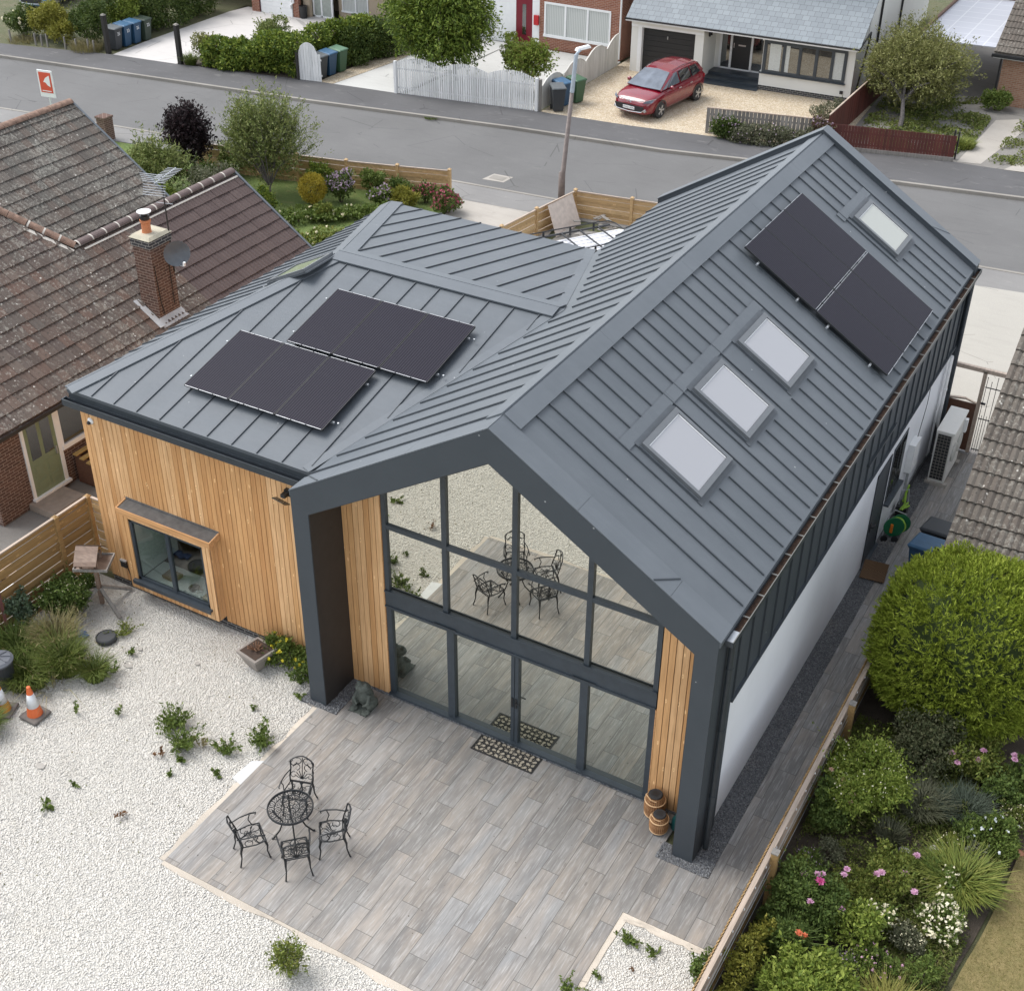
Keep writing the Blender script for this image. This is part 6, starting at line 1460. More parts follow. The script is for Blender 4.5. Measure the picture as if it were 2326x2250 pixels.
# cast iron table
def circ(c, r, n=14, a0=0, a1=2*math.pi, z=0, sx=1, sy=1):
    return [(c[0]+r*sx*math.cos(a0+(a1-a0)*k/n), c[1]+r*sy*math.sin(a0+(a1-a0)*k/n), z) for k in range(n+1)]
TBL = empty('garden_table', (0,0,0), 'round black cast metal garden table with lacework top on the patio', 'table')
b = MB(); zt_ = 0.70; b.tube(circ((0,0),0.385,32,z=zt_),0.014,6,cap=False); b.tube(circ((0,0),0.385,32,z=zt_-0.03),0.010,5,cap=False)
rr = random.Random(2)
for ring_, cnt, r0 in ((0.33,16,0.062),(0.215,10,0.060),(0.10,5,0.055)):
    for k in range(cnt):
        t = 2*math.pi*k/cnt+ring_*7; c = (ring_*math.cos(t),ring_*math.sin(t)); b.tube(circ(c,r0,9,t,t+5.4,zt_-0.006),0.0075,4); b.tube(circ(c,r0*0.45,6,t+3,t+8,zt_-0.006),0.0065,4)
        b.tube([(c[0]*0.75,c[1]*0.75,zt_-0.006),(c[0]*1.12+0.02*math.cos(t+1.5),c[1]*1.12+0.02*math.sin(t+1.5),zt_-0.006)],0.006,4)
b.tube(circ((0,0),0.27,24,z=zt_-0.008),0.008,4,cap=False); b.tube(circ((0,0),0.155,18,z=zt_-0.008),0.008,4,cap=False); b.tube(circ((0,0),0.045,10,z=zt_-0.006),0.012,5,cap=False)
b.build('table_top', M['iron'], TBL, local=True)
for k in range(4):
    t = math.pi/4+k*math.pi/2; c_, s_ = math.cos(t), math.sin(t); b = MB()
    b.tube([(0.30*c_,0.30*s_,zt_-0.02),(0.24*c_,0.24*s_,0.55),(0.15*c_,0.15*s_,0.38),(0.22*c_,0.22*s_,0.18),(0.33*c_,0.33*s_,0.03),(0.37*c_,0.37*s_,0.012)],[0.018,0.016,0.014,0.014,0.015,0.02],6); b.build('leg', M['iron'], TBL, local=True)
TBL.location = (1.79,-2.88,0.0)
# cast iron armchair, local: faces -y (towards the table), back at +y
def make_chair(label, group):
    R_ = empty('garden_chair', (0,0,0), label, 'chair', group); I = M['iron']; zs = 0.43
    out = [(-0.21,-0.22),(0.21,-0.22),(0.235,-0.05),(0.20,0.20),(-0.20,0.20),(-0.235,-0.05),(-0.21,-0.22)]
    b = MB(); b.tube([(x,y,zs) for x, y in out],0.013,6)
    for k in range(7):
        t = math.pi*(-0.5)+(-1.15+2.3*k/6); o_ = (0.0,0.17); b.tube([(o_[0],o_[1],zs),(o_[0]+0.17*math.sin(t+math.pi/2+1.57)*0.5,o_[1]-0.16,zs),(0.19*(k-3)/3,-0.15+0.06*abs(k-3)/3,zs)],0.0075,4)
    for c, r, a in (((-0.13,-0.12),0.075,0.5),((0.13,-0.12),0.075,2.6),((0,-0.14),0.07,1.5),((-0.15,0.06),0.065,4),((0.15,0.06),0.065,5.6),((-0.07,0.02),0.06,2),((0.07,0.02),0.06,0)):
        b.tube(circ(c,r,10,a,a+5.0,zs-0.002),0.0075,4)
    b.lathe([(0.035,0),(0.03,0.012)],(0,0.17,zs-0.006),8); b.build('seat', I, R_, local=True)
    # backrest in the tilted plane
    def Bp(x, h): return (x, 0.20+0.13*(h/0.46)+0.03*abs(x)/0.2*-1, zs+h)
    b = MB(); fr_ = [(-0.205,0.0),(-0.215,0.12),(-0.20,0.26),(-0.215,0.40),(-0.16,0.445),(-0.08,0.48),(0.0,0.49),(0.08,0.48),(0.16,0.445),(0.215,0.40),(0.20,0.26),(0.215,0.12),(0.205,0.0)]
    b.tube([Bp(*p) for p in fr_],0.013,6)
    for k in range(7):
        t = -1.1+2.2*k/6; b.tube([Bp(0,0.05),Bp(0.08*math.sin(t),0.05+0.09*math.cos(t)),Bp(0.15*math.sin(t),0.06+0.16*math.cos(t))],0.009,4)
    for sg in (-1,1):
        for c, r, a, e in (((0.10,0.28),0.06,0,4.6),((0.075,0.40),0.055,1,5.5),((0.15,0.36),0.05,3,7.5),((0.15,0.14),0.05,4,8.5)):
            b.tube([Bp(sg*(c[0]+r*math.cos(a+(e-a)*q/9)),c[1]+r*math.sin(a+(e-a)*q/9)) for q in range(10)],0.008,4)
    b.tube([Bp(0,0.2),Bp(0,0.46)],0.008,4); b.tube([Bp(-0.2,0.01),Bp(0.2,0.01)],0.012,5); b.build('backrest', I, R_, local=True)
    for sg in (-1,1):
        b = MB(); b.tube([(sg*0.205,0.26,zs+0.22),(sg*0.25,0.08,zs+0.235),(sg*0.27,-0.10,zs+0.23),(sg*0.275,-0.20,zs+0.20),(sg*0.265,-0.18,zs+0.165)],[0.012,0.012,0.014,0.014,0.01],6)
        b.tube([(sg*0.268,-0.09,zs+0.225),(sg*0.25,-0.05,zs+0.12),(sg*0.225,-0.10,zs+0.0)],0.010,5); b.build('armrest', I, R_, local=True)
        b = MB(); b.tube([(sg*0.20,-0.20,zs),(sg*0.22,-0.23,zs-0.12),(sg*0.205,-0.22,0.18),(sg*0.225,-0.25,0.02),(sg*0.225,-0.26,0.012)],[0.026,0.018,0.012,0.014,0.018],6); b.build('leg', I, R_, local=True)
        b = MB(); b.tube([(sg*0.19,0.19,zs),(sg*0.20,0.22,zs-0.12),(sg*0.20,0.22,0.18),(sg*0.225,0.26,0.02),(sg*0.225,0.27,0.012)],[0.026,0.018,0.012,0.014,0.018],6); b.build('leg', I, R_, local=True)
    return R_
grp = 'cast metal chairs around the garden table'
ch = make_chair('black cast chair on the house side of table, its tall back facing us', grp)
def face(o, x, y, tx, ty): o.location = (x,y,0.0); o.rotation_euler = (0,0,math.atan2(ty-y,tx-x)+math.pi/2)
tx, ty = 1.79,-2.88
CHS = [(1.50,-2.31,'a'),(1.43,-3.55,'b'),(2.27,-3.40,'c'),(2.57,-2.76,'d')]
lbs = ['black cast chair on the house side of table, its tall back facing us','black cast chair left of the table on the gravel side','black cast chair nearest the camera seen from behind','black cast chair right of the table facing the gravel']
face(ch, CHS[0][0], CHS[0][1], 1.76, -3.1)
tg = [(1.72,-3.1),(1.80,-3.02),(1.70,-2.84),(1.79,-3.35)]
for i in (1,2,3):
    c = dup(ch, (0,0,0), 0, lbs[i]); face(c, CHS[i][0], CHS[i][1], tg[i][0], tg[i][1])
# lacework door mat
M['ratmat'] = plain('black_rubber_lace',(0.022,0.021,0.020),0.7)
b = MB(); b.box(0,0,0.002,1.30,0.03,0.016); b.box(0,0.43,0.002,1.30,0.46,0.016); b.box(0,0.03,0.002,0.03,0.43,0.016); b.box(1.27,0.03,0.002,1.30,0.43,0.016)
for i in range(12):
    for j in range(4):
        cx0, cy0 = 0.08+0.104*i, 0.08+0.1*j; a = (i*1.7+j*2.3)
        b.tube(circ((cx0,cy0),0.043,8,a,a+4.8,0.009),0.010,4); b.tube(circ((cx0+0.05,cy0+0.045),0.02,6,a+2,a+7,0.009),0.009,4)
b.tube([(0.03,0.23,0.009),(1.27,0.23,0.009)],0.007,4)
o = b.build('lace_doormat', M['ratmat']); o.location = (3.35,0.44,0.0); tag(o,'black lacework rubber doormat outside the glazed doors','doormat')
b = MB(); b.box(0.02,0.02,0.0,1.28,0.44,0.003); q_ = b.build('sand_in_mat', plain('pale_sand',(0.40,0.35,0.27),0.9,var=0.3,scale=20)); q_.parent = o
# frog statue
FS = empty('frog_statue', (1.0,0.42,0), 'green grey stone frog statue sitting beside the left pillar', 'statue')
M['frog'] = plain('weathered_green_stone',(0.075,0.085,0.072),0.8,var=0.35,scale=14,bump=0.5)
bm = None
def blob(mb, c, r, seg=14, rings=8, R3=None):
    vs = []; 
    for i in range(1,rings):
        ph = math.pi*i/rings
        for k in range(seg):
            t = 2*math.pi*k/seg; v = Vector((r[0]*math.sin(ph)*math.cos(t), r[1]*math.sin(ph)*math.sin(t), r[2]*math.cos(ph)))
            if R3: v = R3 @ v
            vs.append((c[0]+v.x,c[1]+v.y,c[2]+v.z))
    t_ = Vector((0,0,r[2])); t_ = R3@t_ if R3 else t_
    vs += [(c[0]+t_.x,c[1]+t_.y,c[2]+t_.z),(c[0]-t_.x,c[1]-t_.y,c[2]-t_.z)]
    n_ = (rings-1)*seg; fs = [(i*seg+k,(i+1)*seg+k,(i+1)*seg+(k+1)%seg,i*seg+(k+1)%seg) for i in range(rings-2) for k in range(seg)]
    fs += [(k,(k+1)%seg,n_) for k in range(seg)] + [((rings-2)*seg+(k+1)%seg,(rings-2)*seg+k,n_+1) for k in range(seg)]
    mb.add(vs, fs)
b = MB(); fx, fy = 1.0,0.42
blob(b,(fx,fy+0.02,0.22),(0.17,0.16,0.22)); blob(b,(fx,fy-0.05,0.50),(0.165,0.14,0.085)); blob(b,(fx-0.08,fy-0.06,0.585),(0.05,0.05,0.05)); blob(b,(fx+0.08,fy-0.06,0.585),(0.05,0.05,0.05))
for s in (-1,1):
    blob(b,(fx+s*0.17,fy-0.02,0.13),(0.08,0.17,0.11)); b.tube([(fx+s*0.13,fy-0.05,0.36),(fx+s*0.17,fy-0.15,0.22),(fx+s*0.07,fy-0.19,0.14)],[0.045,0.038,0.03],8); blob(b,(fx+s*0.14,fy-0.20,0.03),(0.085,0.09,0.03))
    for e in (-0.05,0,0.05): b.tube([(fx+s*0.14,fy-0.2,0.03),(fx+s*0.14+e*1.3,fy-0.31,0.018)],[0.018,0.014],6)
o = b.build('frog_body', M['frog'], FS, smooth=True)
rm = o.modifiers.new('remesh','REMESH'); rm.mode = 'VOXEL'; rm.voxel_size = 0.016; rm.use_smooth_shade = True
b = MB(); b.box(fx-0.2,fy-0.28,0.0,fx+0.2,fy+0.14,0.012); b.build('statue_base', M['frog'], FS)
# rattan solar lanterns
M['rattan'] = m_wood('rattan_weave',(0.32,0.15,0.055),(0.42,0.215,0.09),(0.50,0.28,0.13),axis='x',knots=False)
M['rattanpale'] = plain('pale_cane',(0.66,0.44,0.24),0.5)
def lantern(x, y, r, h, label):
    L = empty('rattan_lantern', (x,y,0), label, 'lantern', 'rattan solar lanterns beside the right pillar')
    b = MB(); n_ = 30
    for k in range(n_):
        t = 2*math.pi*k/n_; P_ = lambda rr_, z: (x+rr_*math.cos(t),y+rr_*math.sin(t),z); b.tube([P_(r*0.86,0.03),P_(r,h*0.28),P_(r,h*0.65),P_(r*0.70,h*0.93)],0.006,4)
    for q in range(14):
        z = 0.04+(h*0.9-0.04)*q/13; f = z/h; rr_ = r*(0.86+0.14*min(1,f/0.28)) if f < 0.65 else r*(1-0.30*(f-0.65)/0.28); b.tube(circ((x,y),rr_,24,z=z),0.005,4,cap=False)
    b.build('woven_body', M['rattan'], L)
    b = MB(); b.lathe([(r*0.80,0.04),(r*0.93,h*0.28),(r*0.93,h*0.65),(r*0.6,h*0.9)],(x,y,0),20); b.build('inner_shade', plain('inner_shade',(0.20,0.09,0.035),0.8), L)
    b = MB(); b.tube(circ((x,y),r*0.98,24,z=h*0.70),0.011,6,cap=False); b.tube(circ((x,y),r*0.92,24,z=0.05),0.011,6,cap=False); b.tube([(x-r*0.72,y-0.0,h*0.90),(x-r*0.80,y-r*0.5,h*0.97),(x-0.1*r,y-r*0.95,h*0.95),(x+r*0.45,y-r*0.80,h*0.90)],0.008,6); b.split('cane_hoop', M['rattanpale'], L)
    b = MB(); b.lathe([(r*0.68,h*0.92),(r*0.70,h*0.95),(r*0.62,h*0.985),(0.02,h*0.99)],(x,y,0),20); b.build('solar_lid', M['rubber'], L)
    b = MB(); b.box(x-r*0.3,y-r*0.3,h*0.99,x+r*0.3,y+r*0.3,h*0.995); b.build('solar_cell', M['black'], L)
    for k in range(3):
        t = 2*math.pi*k/3+0.5; b = MB(); b.tube([(x+r*0.8*math.cos(t),y+r*0.8*math.sin(t),0.0),(x+r*0.8*math.cos(t),y+r*0.8*math.sin(t),0.04)],0.012,6); b.build('foot', M['black'], L)
lantern(6.98,0.70,0.185,0.52,'larger rattan lantern standing against the larch panel'); lantern(7.20,0.40,0.165,0.42,'smaller rattan lantern in front of the larger one by the pillar')
WC = empty('watering_can', (7.46,0.62,0), 'teal green watering can tucked behind the smaller lantern', 'watering can')
M['teal'] = plain('teal_plastic',(0.012,0.075,0.075),0.4)
b = MB(); b.lathe([(0.11,0.0),(0.12,0.04),(0.10,0.20),(0.055,0.27),(0.05,0.30)],(7.46,0.62,0),16); b.build('can_body', M['teal'], WC, smooth=True)
b = MB(); b.tube([(7.46,0.55,0.29),(7.46,0.62,0.38),(7.46,0.72,0.30),(7.46,0.74,0.12)],0.014,6); b.build('handle', M['teal'], WC)
b = MB(); b.tube([(7.38,0.55,0.08),(7.30,0.45,0.25),(7.27,0.42,0.32)],0.016,6); b.build('spout', M['teal'], WC)
# planter
PL = empty('stone_planter', (-1.52,0.28,0), 'square tapered grey planter with dead plant on white gravel', 'planter')
M['planter'] = plain('planter_stone',(0.27,0.245,0.22),0.85,var=0.12,bump=0.3)
b = MB(); c_, s_ = math.cos(1.385), math.sin(1.385); b.taper((0,0),(0.14,0.14),(0.275,0.275),-0.02,0.36); b.taper((0,0),(0.285,0.285),(0.285,0.285),0.34,0.40)
b.box(-0.24,-0.24,0.385,0.24,0.24,0.405)
b.v = [(-1.52+p[0]*c_-p[1]*s_,0.28+p[0]*s_+p[1]*c_,p[2]) for p in b.v]; b.build('pot', M['planter'], PL)
b = MB(); b.box(-0.235,-0.235,0.405,0.235,0.235,0.412); b.v = [(-1.52+p[0]*c_-p[1]*s_,0.28+p[0]*s_+p[1]*c_,p[2]) for p in b.v]; b.build('compost', plain('compost',(0.06,0.04,0.03),0.95,bump=0.5), PL)
b = MB(); rr = random.Random(4)
for i in range(26):
    t = rr.uniform(0,6.28); r = rr.uniform(0.05,0.20); b.tube([(-1.52+0.04*math.cos(t),0.28+0.04*math.sin(t),0.41),(-1.52+r*math.cos(t),0.28+r*math.sin(t),0.41+rr.uniform(0.05,0.14))],[0.008,0.014],4)
b.build('dead_stalks', plain('dead_leaves',(0.20,0.11,0.065),0.9,var=0.4,scale=30), PL)
# cones
def cone(x, y, label, orange, rz=0):
    K_ = empty('traffic_cone', (x,y,0), label, 'traffic cone', 'traffic cones at the left edge of the gravel')
    b = MB(); b.box(-0.22,-0.22,0.0,0.22,0.22,0.06); q = b.build('rubber_base', M['rubber2'], K_, bevel=0.03, local=True)
    b = MB(); b.lathe([(0.15,0.06),(0.12,0.24),(0.118,0.26)],(0,0,0),20); b.lathe([(0.063,0.56),(0.035,0.73),(0.02,0.735)],(0,0,0),20)
    for p in b.islands(): p.build('cone_body', orange, K_, smooth=False, local=True)
    b = MB(); b.lathe([(0.1185,0.26),(0.0635,0.56)],(0,0,0),20); b.build('white_sleeve', M['sleeve'], K_, smooth=True, local=True); K_.rotation_euler = (0,0,rz); return K_
M['rubber2'] = plain('recycled_rubber',(0.13,0.115,0.105),0.9,var=0.2,bump=0.4); M['sleeve'] = plain('reflective_sleeve',(0.62,0.64,0.66),0.35,var=0.08)
cone(-4.27,-3.0,'bright orange traffic cone with white sleeve on dark base', plain('cone_orange',(0.62,0.13,0.035),0.6,var=0.1))
cone(-4.88,-3.22,'faded ochre traffic cone at the left frame edge', plain('cone_faded',(0.46,0.20,0.035),0.7,var=0.2), 0.4)
# black cover, bin
b = MB(); b.lathe([(0.20,0),(0.215,0.02),(0.215,0.10),(0.19,0.12),(0.185,0.105),(0.02,0.108)],(0,0,0),24); o = b.build('inspection_cover', M['bindark']); o.location = (-4.70,-0.66,-0.02); tag(o,'round dark plastic inspection cover standing proud of the white gravel','drain cover')
DB = empty('dustbin', (-5.45,-2.68,0), 'round dark grey dustbin with ribbed lid in the long grass', 'dustbin')
b = MB(); b.lathe([(0.22,0),(0.26,0.60),(0.27,0.62)],(-5.45,-2.68,0),24); b.build('body', M['bindark'], DB)
b = MB(); b.lathe([(0.285,0.60),(0.29,0.64),(0.24,0.68),(0.03,0.72)],(-5.45,-2.68,0),24)
for k in range(8):
    t = 2*math.pi*k/8; b.bar((-5.45+0.05*math.cos(t),-2.68+0.05*math.sin(t),0.722),(-5.45+0.23*math.cos(t),-2.68+0.23*math.sin(t),0.69),0.02,0.02)
b.build('lid', plain('dustbin_lid',(0.11,0.12,0.14),0.6), DB)
# bird table
BT = empty('bird_table', (-5.60,0.15,0), 'weathered wooden bird table with shingled roof in the fence corner', 'bird table')
cx0, cy0 = -5.60,0.15
b = MB(); b.bar((cx0,cy0,0.02),(cx0,cy0,1.02),0.07,0.07); b.build('post', M['birdwood'], BT)
for t in (-0.75,-2.3,0.8,2.35):
    b = MB(); c_,s_ = math.cos(t),math.sin(t); b.bar((cx0+0.62*c_,cy0+0.62*s_,0.02),(cx0+0.05*c_,cy0+0.05*s_,0.42),0.06,0.05); b.build('leg', M['greywood'], BT)
b = MB(); b.box(cx0-0.30,cy0-0.25,1.02,cx0+0.30,cy0+0.25,1.04); T_ = b.build('tray', M['birdwood'], BT)
b = MB(); b.box(cx0-0.30,cy0-0.27,1.02,cx0+0.30,cy0-0.25,1.08); b.box(cx0-0.30,cy0+0.25,1.02,cx0+0.30,cy0+0.27,1.08); b.box(cx0+0.30,cy0-0.27,1.02,cx0+0.32,cy0+0.27,1.08); b.box(cx0-0.32,cy0-0.27,1.02,cx0-0.30,cy0+0.27,1.08); b.build('tray_rim', M['greywood'], T_)
b = MB()
for s in (-1,1):
    for t in (-1,1): b.bar((cx0-0.06+s*0.14,cy0+t*0.17,1.04),(cx0-0.06+s*0.14,cy0+t*0.17,1.22),0.035,0.035)
b.split('roof_post', M['birdwood'], BT)
b = MB()
for s in (-1,1):
    for k in range(5):
        y0 = cy0+s*(0.02+0.058*k); z = 1.44-0.050*k; b.prism([(cx0-0.27,y0,z),(cx0+0.15,y0,z+0.004),(cx0+0.15,y0+s*0.068,z-0.056),(cx0-0.27+random.uniform(-0.01,0.01),y0+s*0.068,z-0.056)],(0,0,0.016))
b.build('shingle_roof', M['birdwood'], BT)
BT.rotation_euler = (0,0,0.49); BT.scale = (1.12,1.12,1.05)
for nm, x, y, lb in (('timber_offcut',-8.3,-0.1,'pale offcut of board lying in the yard beyond the garden fence'),('white_offcut',-7.8,-0.55,'glossy white panel lying in the yard beyond the garden fence')):
    b = MB(); b.prism([(x-0.35,y-0.15,0.0),(x+0.2,y-0.3,0.0),(x+0.35,y+0.1,0.0),(x-0.1,y+0.3,0.0)],(0,0,0.03)); o = b.build(nm, M['palewood'] if nm[0]=='t' else M['white']); tag(o,lb,'board'); solo(o,(x,y,0))
# slatted bench/log box by green door
LB_ = empty('storage_bench', (-8.9,4.0,0), 'red brown storage bench with yellow slatted top beside the green door', 'bench')
b = MB(); b.box(-9.45,3.35,0.0,-8.85,5.0,0.66); b.build('box', M['darkboard'], LB_)
for i, (x, z) in enumerate(((-9.42,0.80),(-9.22,0.74),(-9.02,0.68))):
    b = MB(); b.box(x,3.28,z,x+0.13,5.05,z+0.03); b.build('slat', M['yellowwood'], LB_)
b = MB(); b.prism([(-9.45,3.35,0.66),(-8.85,3.35,0.66),(-9.45,3.35,0.80)],(0,0.04,0)); b.build('end_panel', M['darkboard'], LB_)
# red trellis stakes
for i, (x, y, dx, dy) in enumerate(((-6.28,-1.75,-0.25,0.2),(-6.38,-2.55,-0.3,0.15))):
    b = MB(); b.bar((0,0,0),(dx,dy,1.15),0.06,0.03); o = b.build('garden_stake', M['redfence']); o.location = (x,y,0); tag(o,['red stained stake leaning on the fence behind the grasses','second red stake leaning by the frame edge, nearer the dustbin'][i],'stake','red garden stakes')
b = MB(); rr = random.Random(8)
for i in range(5):
    x, y = -5.75+0.12*i, -0.95+0.05*(i%2); b.prism([(x,y,0.0),(x+0.17,y+0.03,0.04),(x+0.19,y+0.20,0.01),(x-0.02,y+0.17,0.05)],(0,0,0.008))
o = b.build('blue_tarpaulin', plain('blue_sheet',(0.06,0.11,0.25),0.5)); tag(o,'crumpled blue sheet lying among the long grasses','tarpaulin'); solo(o,(-5.4,-1,0))
# patio drain, white slab, small stones
M['flat_stone'] = plain('grey_flat_stone',(0.36,0.34,0.31),0.85,var=0.15)
b = MB(); b.prism([(0.12,-2.36,0),(0.44,-2.44,0),(0.50,-1.98,0),(0.40,-1.72,0),(0.16,-1.86,0)],(0,0,0.022)); o = b.build('plaster_patch', plain('white_plaster',(0.55,0.56,0.56),0.8,var=0.06)); o.location = (-0.12,0,-0.025); tag(o,'dried white plaster patch at the patio edge near the chairs','plaster')
for i in range(9):
    x, y = [(-3.9,-0.55),(-3.75,-1.05),(-4.3,-1.0),(-3.5,-1.6),(-3.1,-2.0),(-3.9,-1.5),(-2.6,-0.3),(-6.0,0.45),(-3.2,-3.9)][i]
    b = MB(); r = 0.06+0.02*(i%3); b.prism([(r*math.cos(t*1.05+i)*(1+0.3*((t*i)%2)),r*0.7*math.sin(t*1.05+i),0) for t in range(6)],(0,0,0.03)); o = b.build('flat_stone', M['flat_stone']); o.location = (x,y,-0.02)
    tag(o,'flat grey stone lying on the white gravel','stone','flat grey stones scattered on the white gravel')
# drain grate in the road
o = tag(MB().box(-11.35,25.95,-0.043,-10.75,26.35,-0.040).build('manhole_cover', M['kerb']),'worn manhole cover in the pale patch of road','manhole cover'); solo(o,(-11.05,26.15,-0.04))
# items in the bay room
b = MB(); b.box(-4.55,0.95,0.565,-4.20,1.20,0.65); o = b.build('cardboard_tray', plain('kraft_card',(0.22,0.15,0.07),0.9)); tag(o,'small brown tray on the worktop inside the bay window','tray'); solo(o,(-4.4,1.05,0.56))
b = MB(); b.lathe([(0.10,0),(0.12,0.05),(0.11,0.055),(0.09,0.01)],(0,0,0),16); o = b.build('dark_bowl', M['bindark']); o.location=(-3.72,1.0,0.562); tag(o,'dark bowl on the white worktop inside the bay window','bowl')
b = MB(); b.box(-3.32,0.80,0.562,-3.08,1.02,0.66); o = b.build('box_of_tissues', plain('tan_box',(0.40,0.33,0.20),0.8)); tag(o,'tan box at the right end of the bay worktop','box'); solo(o,(-3.2,0.9,0.56))
b = MB(); b.lathe([(0.02,0),(0.22,0.02),(0.22,0.06),(0.05,0.1)],(0,0,0.45),16); b.tube([(0,0,0.05),(0,0,0.45)],0.03,8); o = b.build('stool', M['black']); o.location=(-3.3,1.9,0.02); tag(o,'black round stool seen through the bay window','stool')
b = MB(); b.box(-3.62,2.15,0.45,-3.15,2.5,0.48); b.box(-3.6,2.2,0.06,-3.55,2.25,0.45); b.box(-3.22,2.2,0.06,-3.17,2.25,0.45); o = b.build('side_table', M['offwhite']); tag(o,'small white table in the room behind the bay window','table'); solo(o,(-3.4,2.3,0))
for k in range(7):
    b = MB(); blob(b,(0,0,0),(0.035,0.03,0.025),8,5); o = b.build('ornament', M['chrome'] if k%2 else M['offwhite']); o.location = (-3.85+0.1*k+0.02*(k%3),0.84+0.06*(k%4),0.585); tag(o,'small pale ornament on the worktop behind the bay glass','ornament','ornaments on the bay worktop')

# ------------------------------------------------------------------ leafy meshes (numpy)
def rot_frames(n, up=0.0, rng=RNG):
    d = rng.normal(size=(n,3)); d[:,2] = d[:,2]*(1-abs(up)) + up*1.2; d /= np.linalg.norm(d,axis=1)[:,None]+1e-9
    a = np.cross(d, rng.normal(size=(n,3))); a /= np.linalg.norm(a,axis=1)[:,None]+1e-9
    return d, a
def quads_obj(name, V, mats, parent=None, mi=None, smooth=False, nv=4):
    n = len(V)//nv; org = wloc(parent) if parent is not None else Vector((0,0,0))
    V = (V-np.array(org)).astype(np.float32)
    me = bpy.data.meshes.new(name); me.vertices.add(len(V)); me.vertices.foreach_set('co', V.ravel())
    me.loops.add(len(V)); me.loops.foreach_set('vertex_index', np.arange(len(V), dtype=np.int32))
    me.polygons.add(n); me.polygons.foreach_set('loop_start', np.arange(0, len(V), nv, dtype=np.int32))
    try: me.polygons.foreach_set('loop_total', np.full(n, nv, dtype=np.int32))
    except Exception: pass
    if not isinstance(mats, (list,tuple)): mats = [mats]
    for m_ in mats: me.materials.append(m_)
    if mi is not None: me.polygons.foreach_set('material_index', mi.astype(np.int32))
    me.update(calc_edges=True); me.validate()
    o = bpy.data.objects.new(name, me); COL.objects.link(o); o.parent = parent; return o
def leaf_quads(P, size, asp=0.5, up=0.0, D=None, rng=RNG, jit=0.35):
    n = len(P); d, a = rot_frames(n, up, rng)
    if D is not None: d = D/(np.linalg.norm(D,axis=1)[:,None]+1e-9); a = np.cross(d, rng.normal(size=(n,3))); a /= np.linalg.norm(a,axis=1)[:,None]+1e-9
    s = (size*(1+jit*rng.uniform(-1,1,n)))[:,None]
    V = np.empty((n,4,3)); V[:,0] = P-d*s*0.5; V[:,1] = P-d*s*0.02+a*s*asp*0.5; V[:,2] = P+d*s*0.5; V[:,3] = P-d*s*0.02-a*s*asp*0.5
    return V.reshape(-1,3)
def blob_pts(n, blobs, fill=0.35, rng=RNG, rough=0.12, zmin=0.03):
    """points near the surfaces of several ellipsoids (cx,cy,cz,rx,ry,rz)"""
    B = np.array(blobs, float); w_ = (B[:,3]*B[:,4]+B[:,3]*B[:,5]); w_ /= w_.sum(); k = rng.choice(len(B), n, p=w_)
    u = rng.normal(size=(n,3)); u /= np.linalg.norm(u,axis=1)[:,None]
    r = (1-fill*rng.uniform(0,1,n)**1.5)*(1+rough*rng.normal(size=n)); P = B[k,:3]+u*B[k,3:6]*r[:,None]
    ok = P[:,2] > zmin; return P[ok], u[ok]
def sub_blobs(c, R, n, rs, rng=RNG, flat=1.0, zlo=-0.7):
    out = []
    while len(out) < n:
        u = rng.normal(size=3); u /= np.linalg.norm(u)
        if u[2] < zlo: continue
        f = rng.uniform(0.45,0.92); r = rs*rng.uniform(0.7,1.25)
        out.append((c[0]+u[0]*R[0]*f, c[1]+u[1]*R[1]*f, c[2]+u[2]*R[2]*f, r, r, r*flat))
    return out
BR_ = {}
def bark(col): 
    k = str(col)
    if k not in BR_: BR_[k] = plain('bark', col, 0.95, var=0.3, scale=14, bump=0.6)
    return BR_[k]
def crown_tree(name, base, trunk_top, label, cat, mat, blobs, nl, ls, asp=0.45, up=0.0, barkc=(0.12,0.095,0.075), tr=0.09, fill=0.6, group=None, rough=0.12, flowers=None, limbs=7, nm='crown'):
    T = empty(name, base, label, cat, group); b = MB(); b0 = Vector(base); t0 = Vector(trunk_top)
    b.tube([b0-Vector((0,0,0.05)), b0.lerp(t0,0.5)+Vector((tr*0.4,-tr*0.3,0)), t0],[tr,tr*0.8,tr*0.6],8)
    bs = sorted(blobs, key=lambda q: -q[3])[:limbs]
    for q in bs:
        e = Vector(q[:3]); m_ = t0.lerp(e,0.5)+Vector((0,0,-0.06)); b.tube([t0-Vector((0,0,0.1)), m_, e],[tr*0.5,tr*0.3,tr*0.10],6)
    b.build('trunk', bark(barkc), T)
    P, u = blob_pts(nl, blobs, fill, rough=rough); D = u+RNG.normal(size=u.shape)*0.8; D[:,2] += up
    quads_obj(nm, leaf_quads(P, ls, asp, D=D), mat, T)
    if flowers:
        fm, nf, fs = flowers; P, u = blob_pts(nf, blobs, 0.05, rough=0.04); quads_obj('flowers', leaf_quads(P+u*0.03, fs, 0.9), fm, T)
    return T
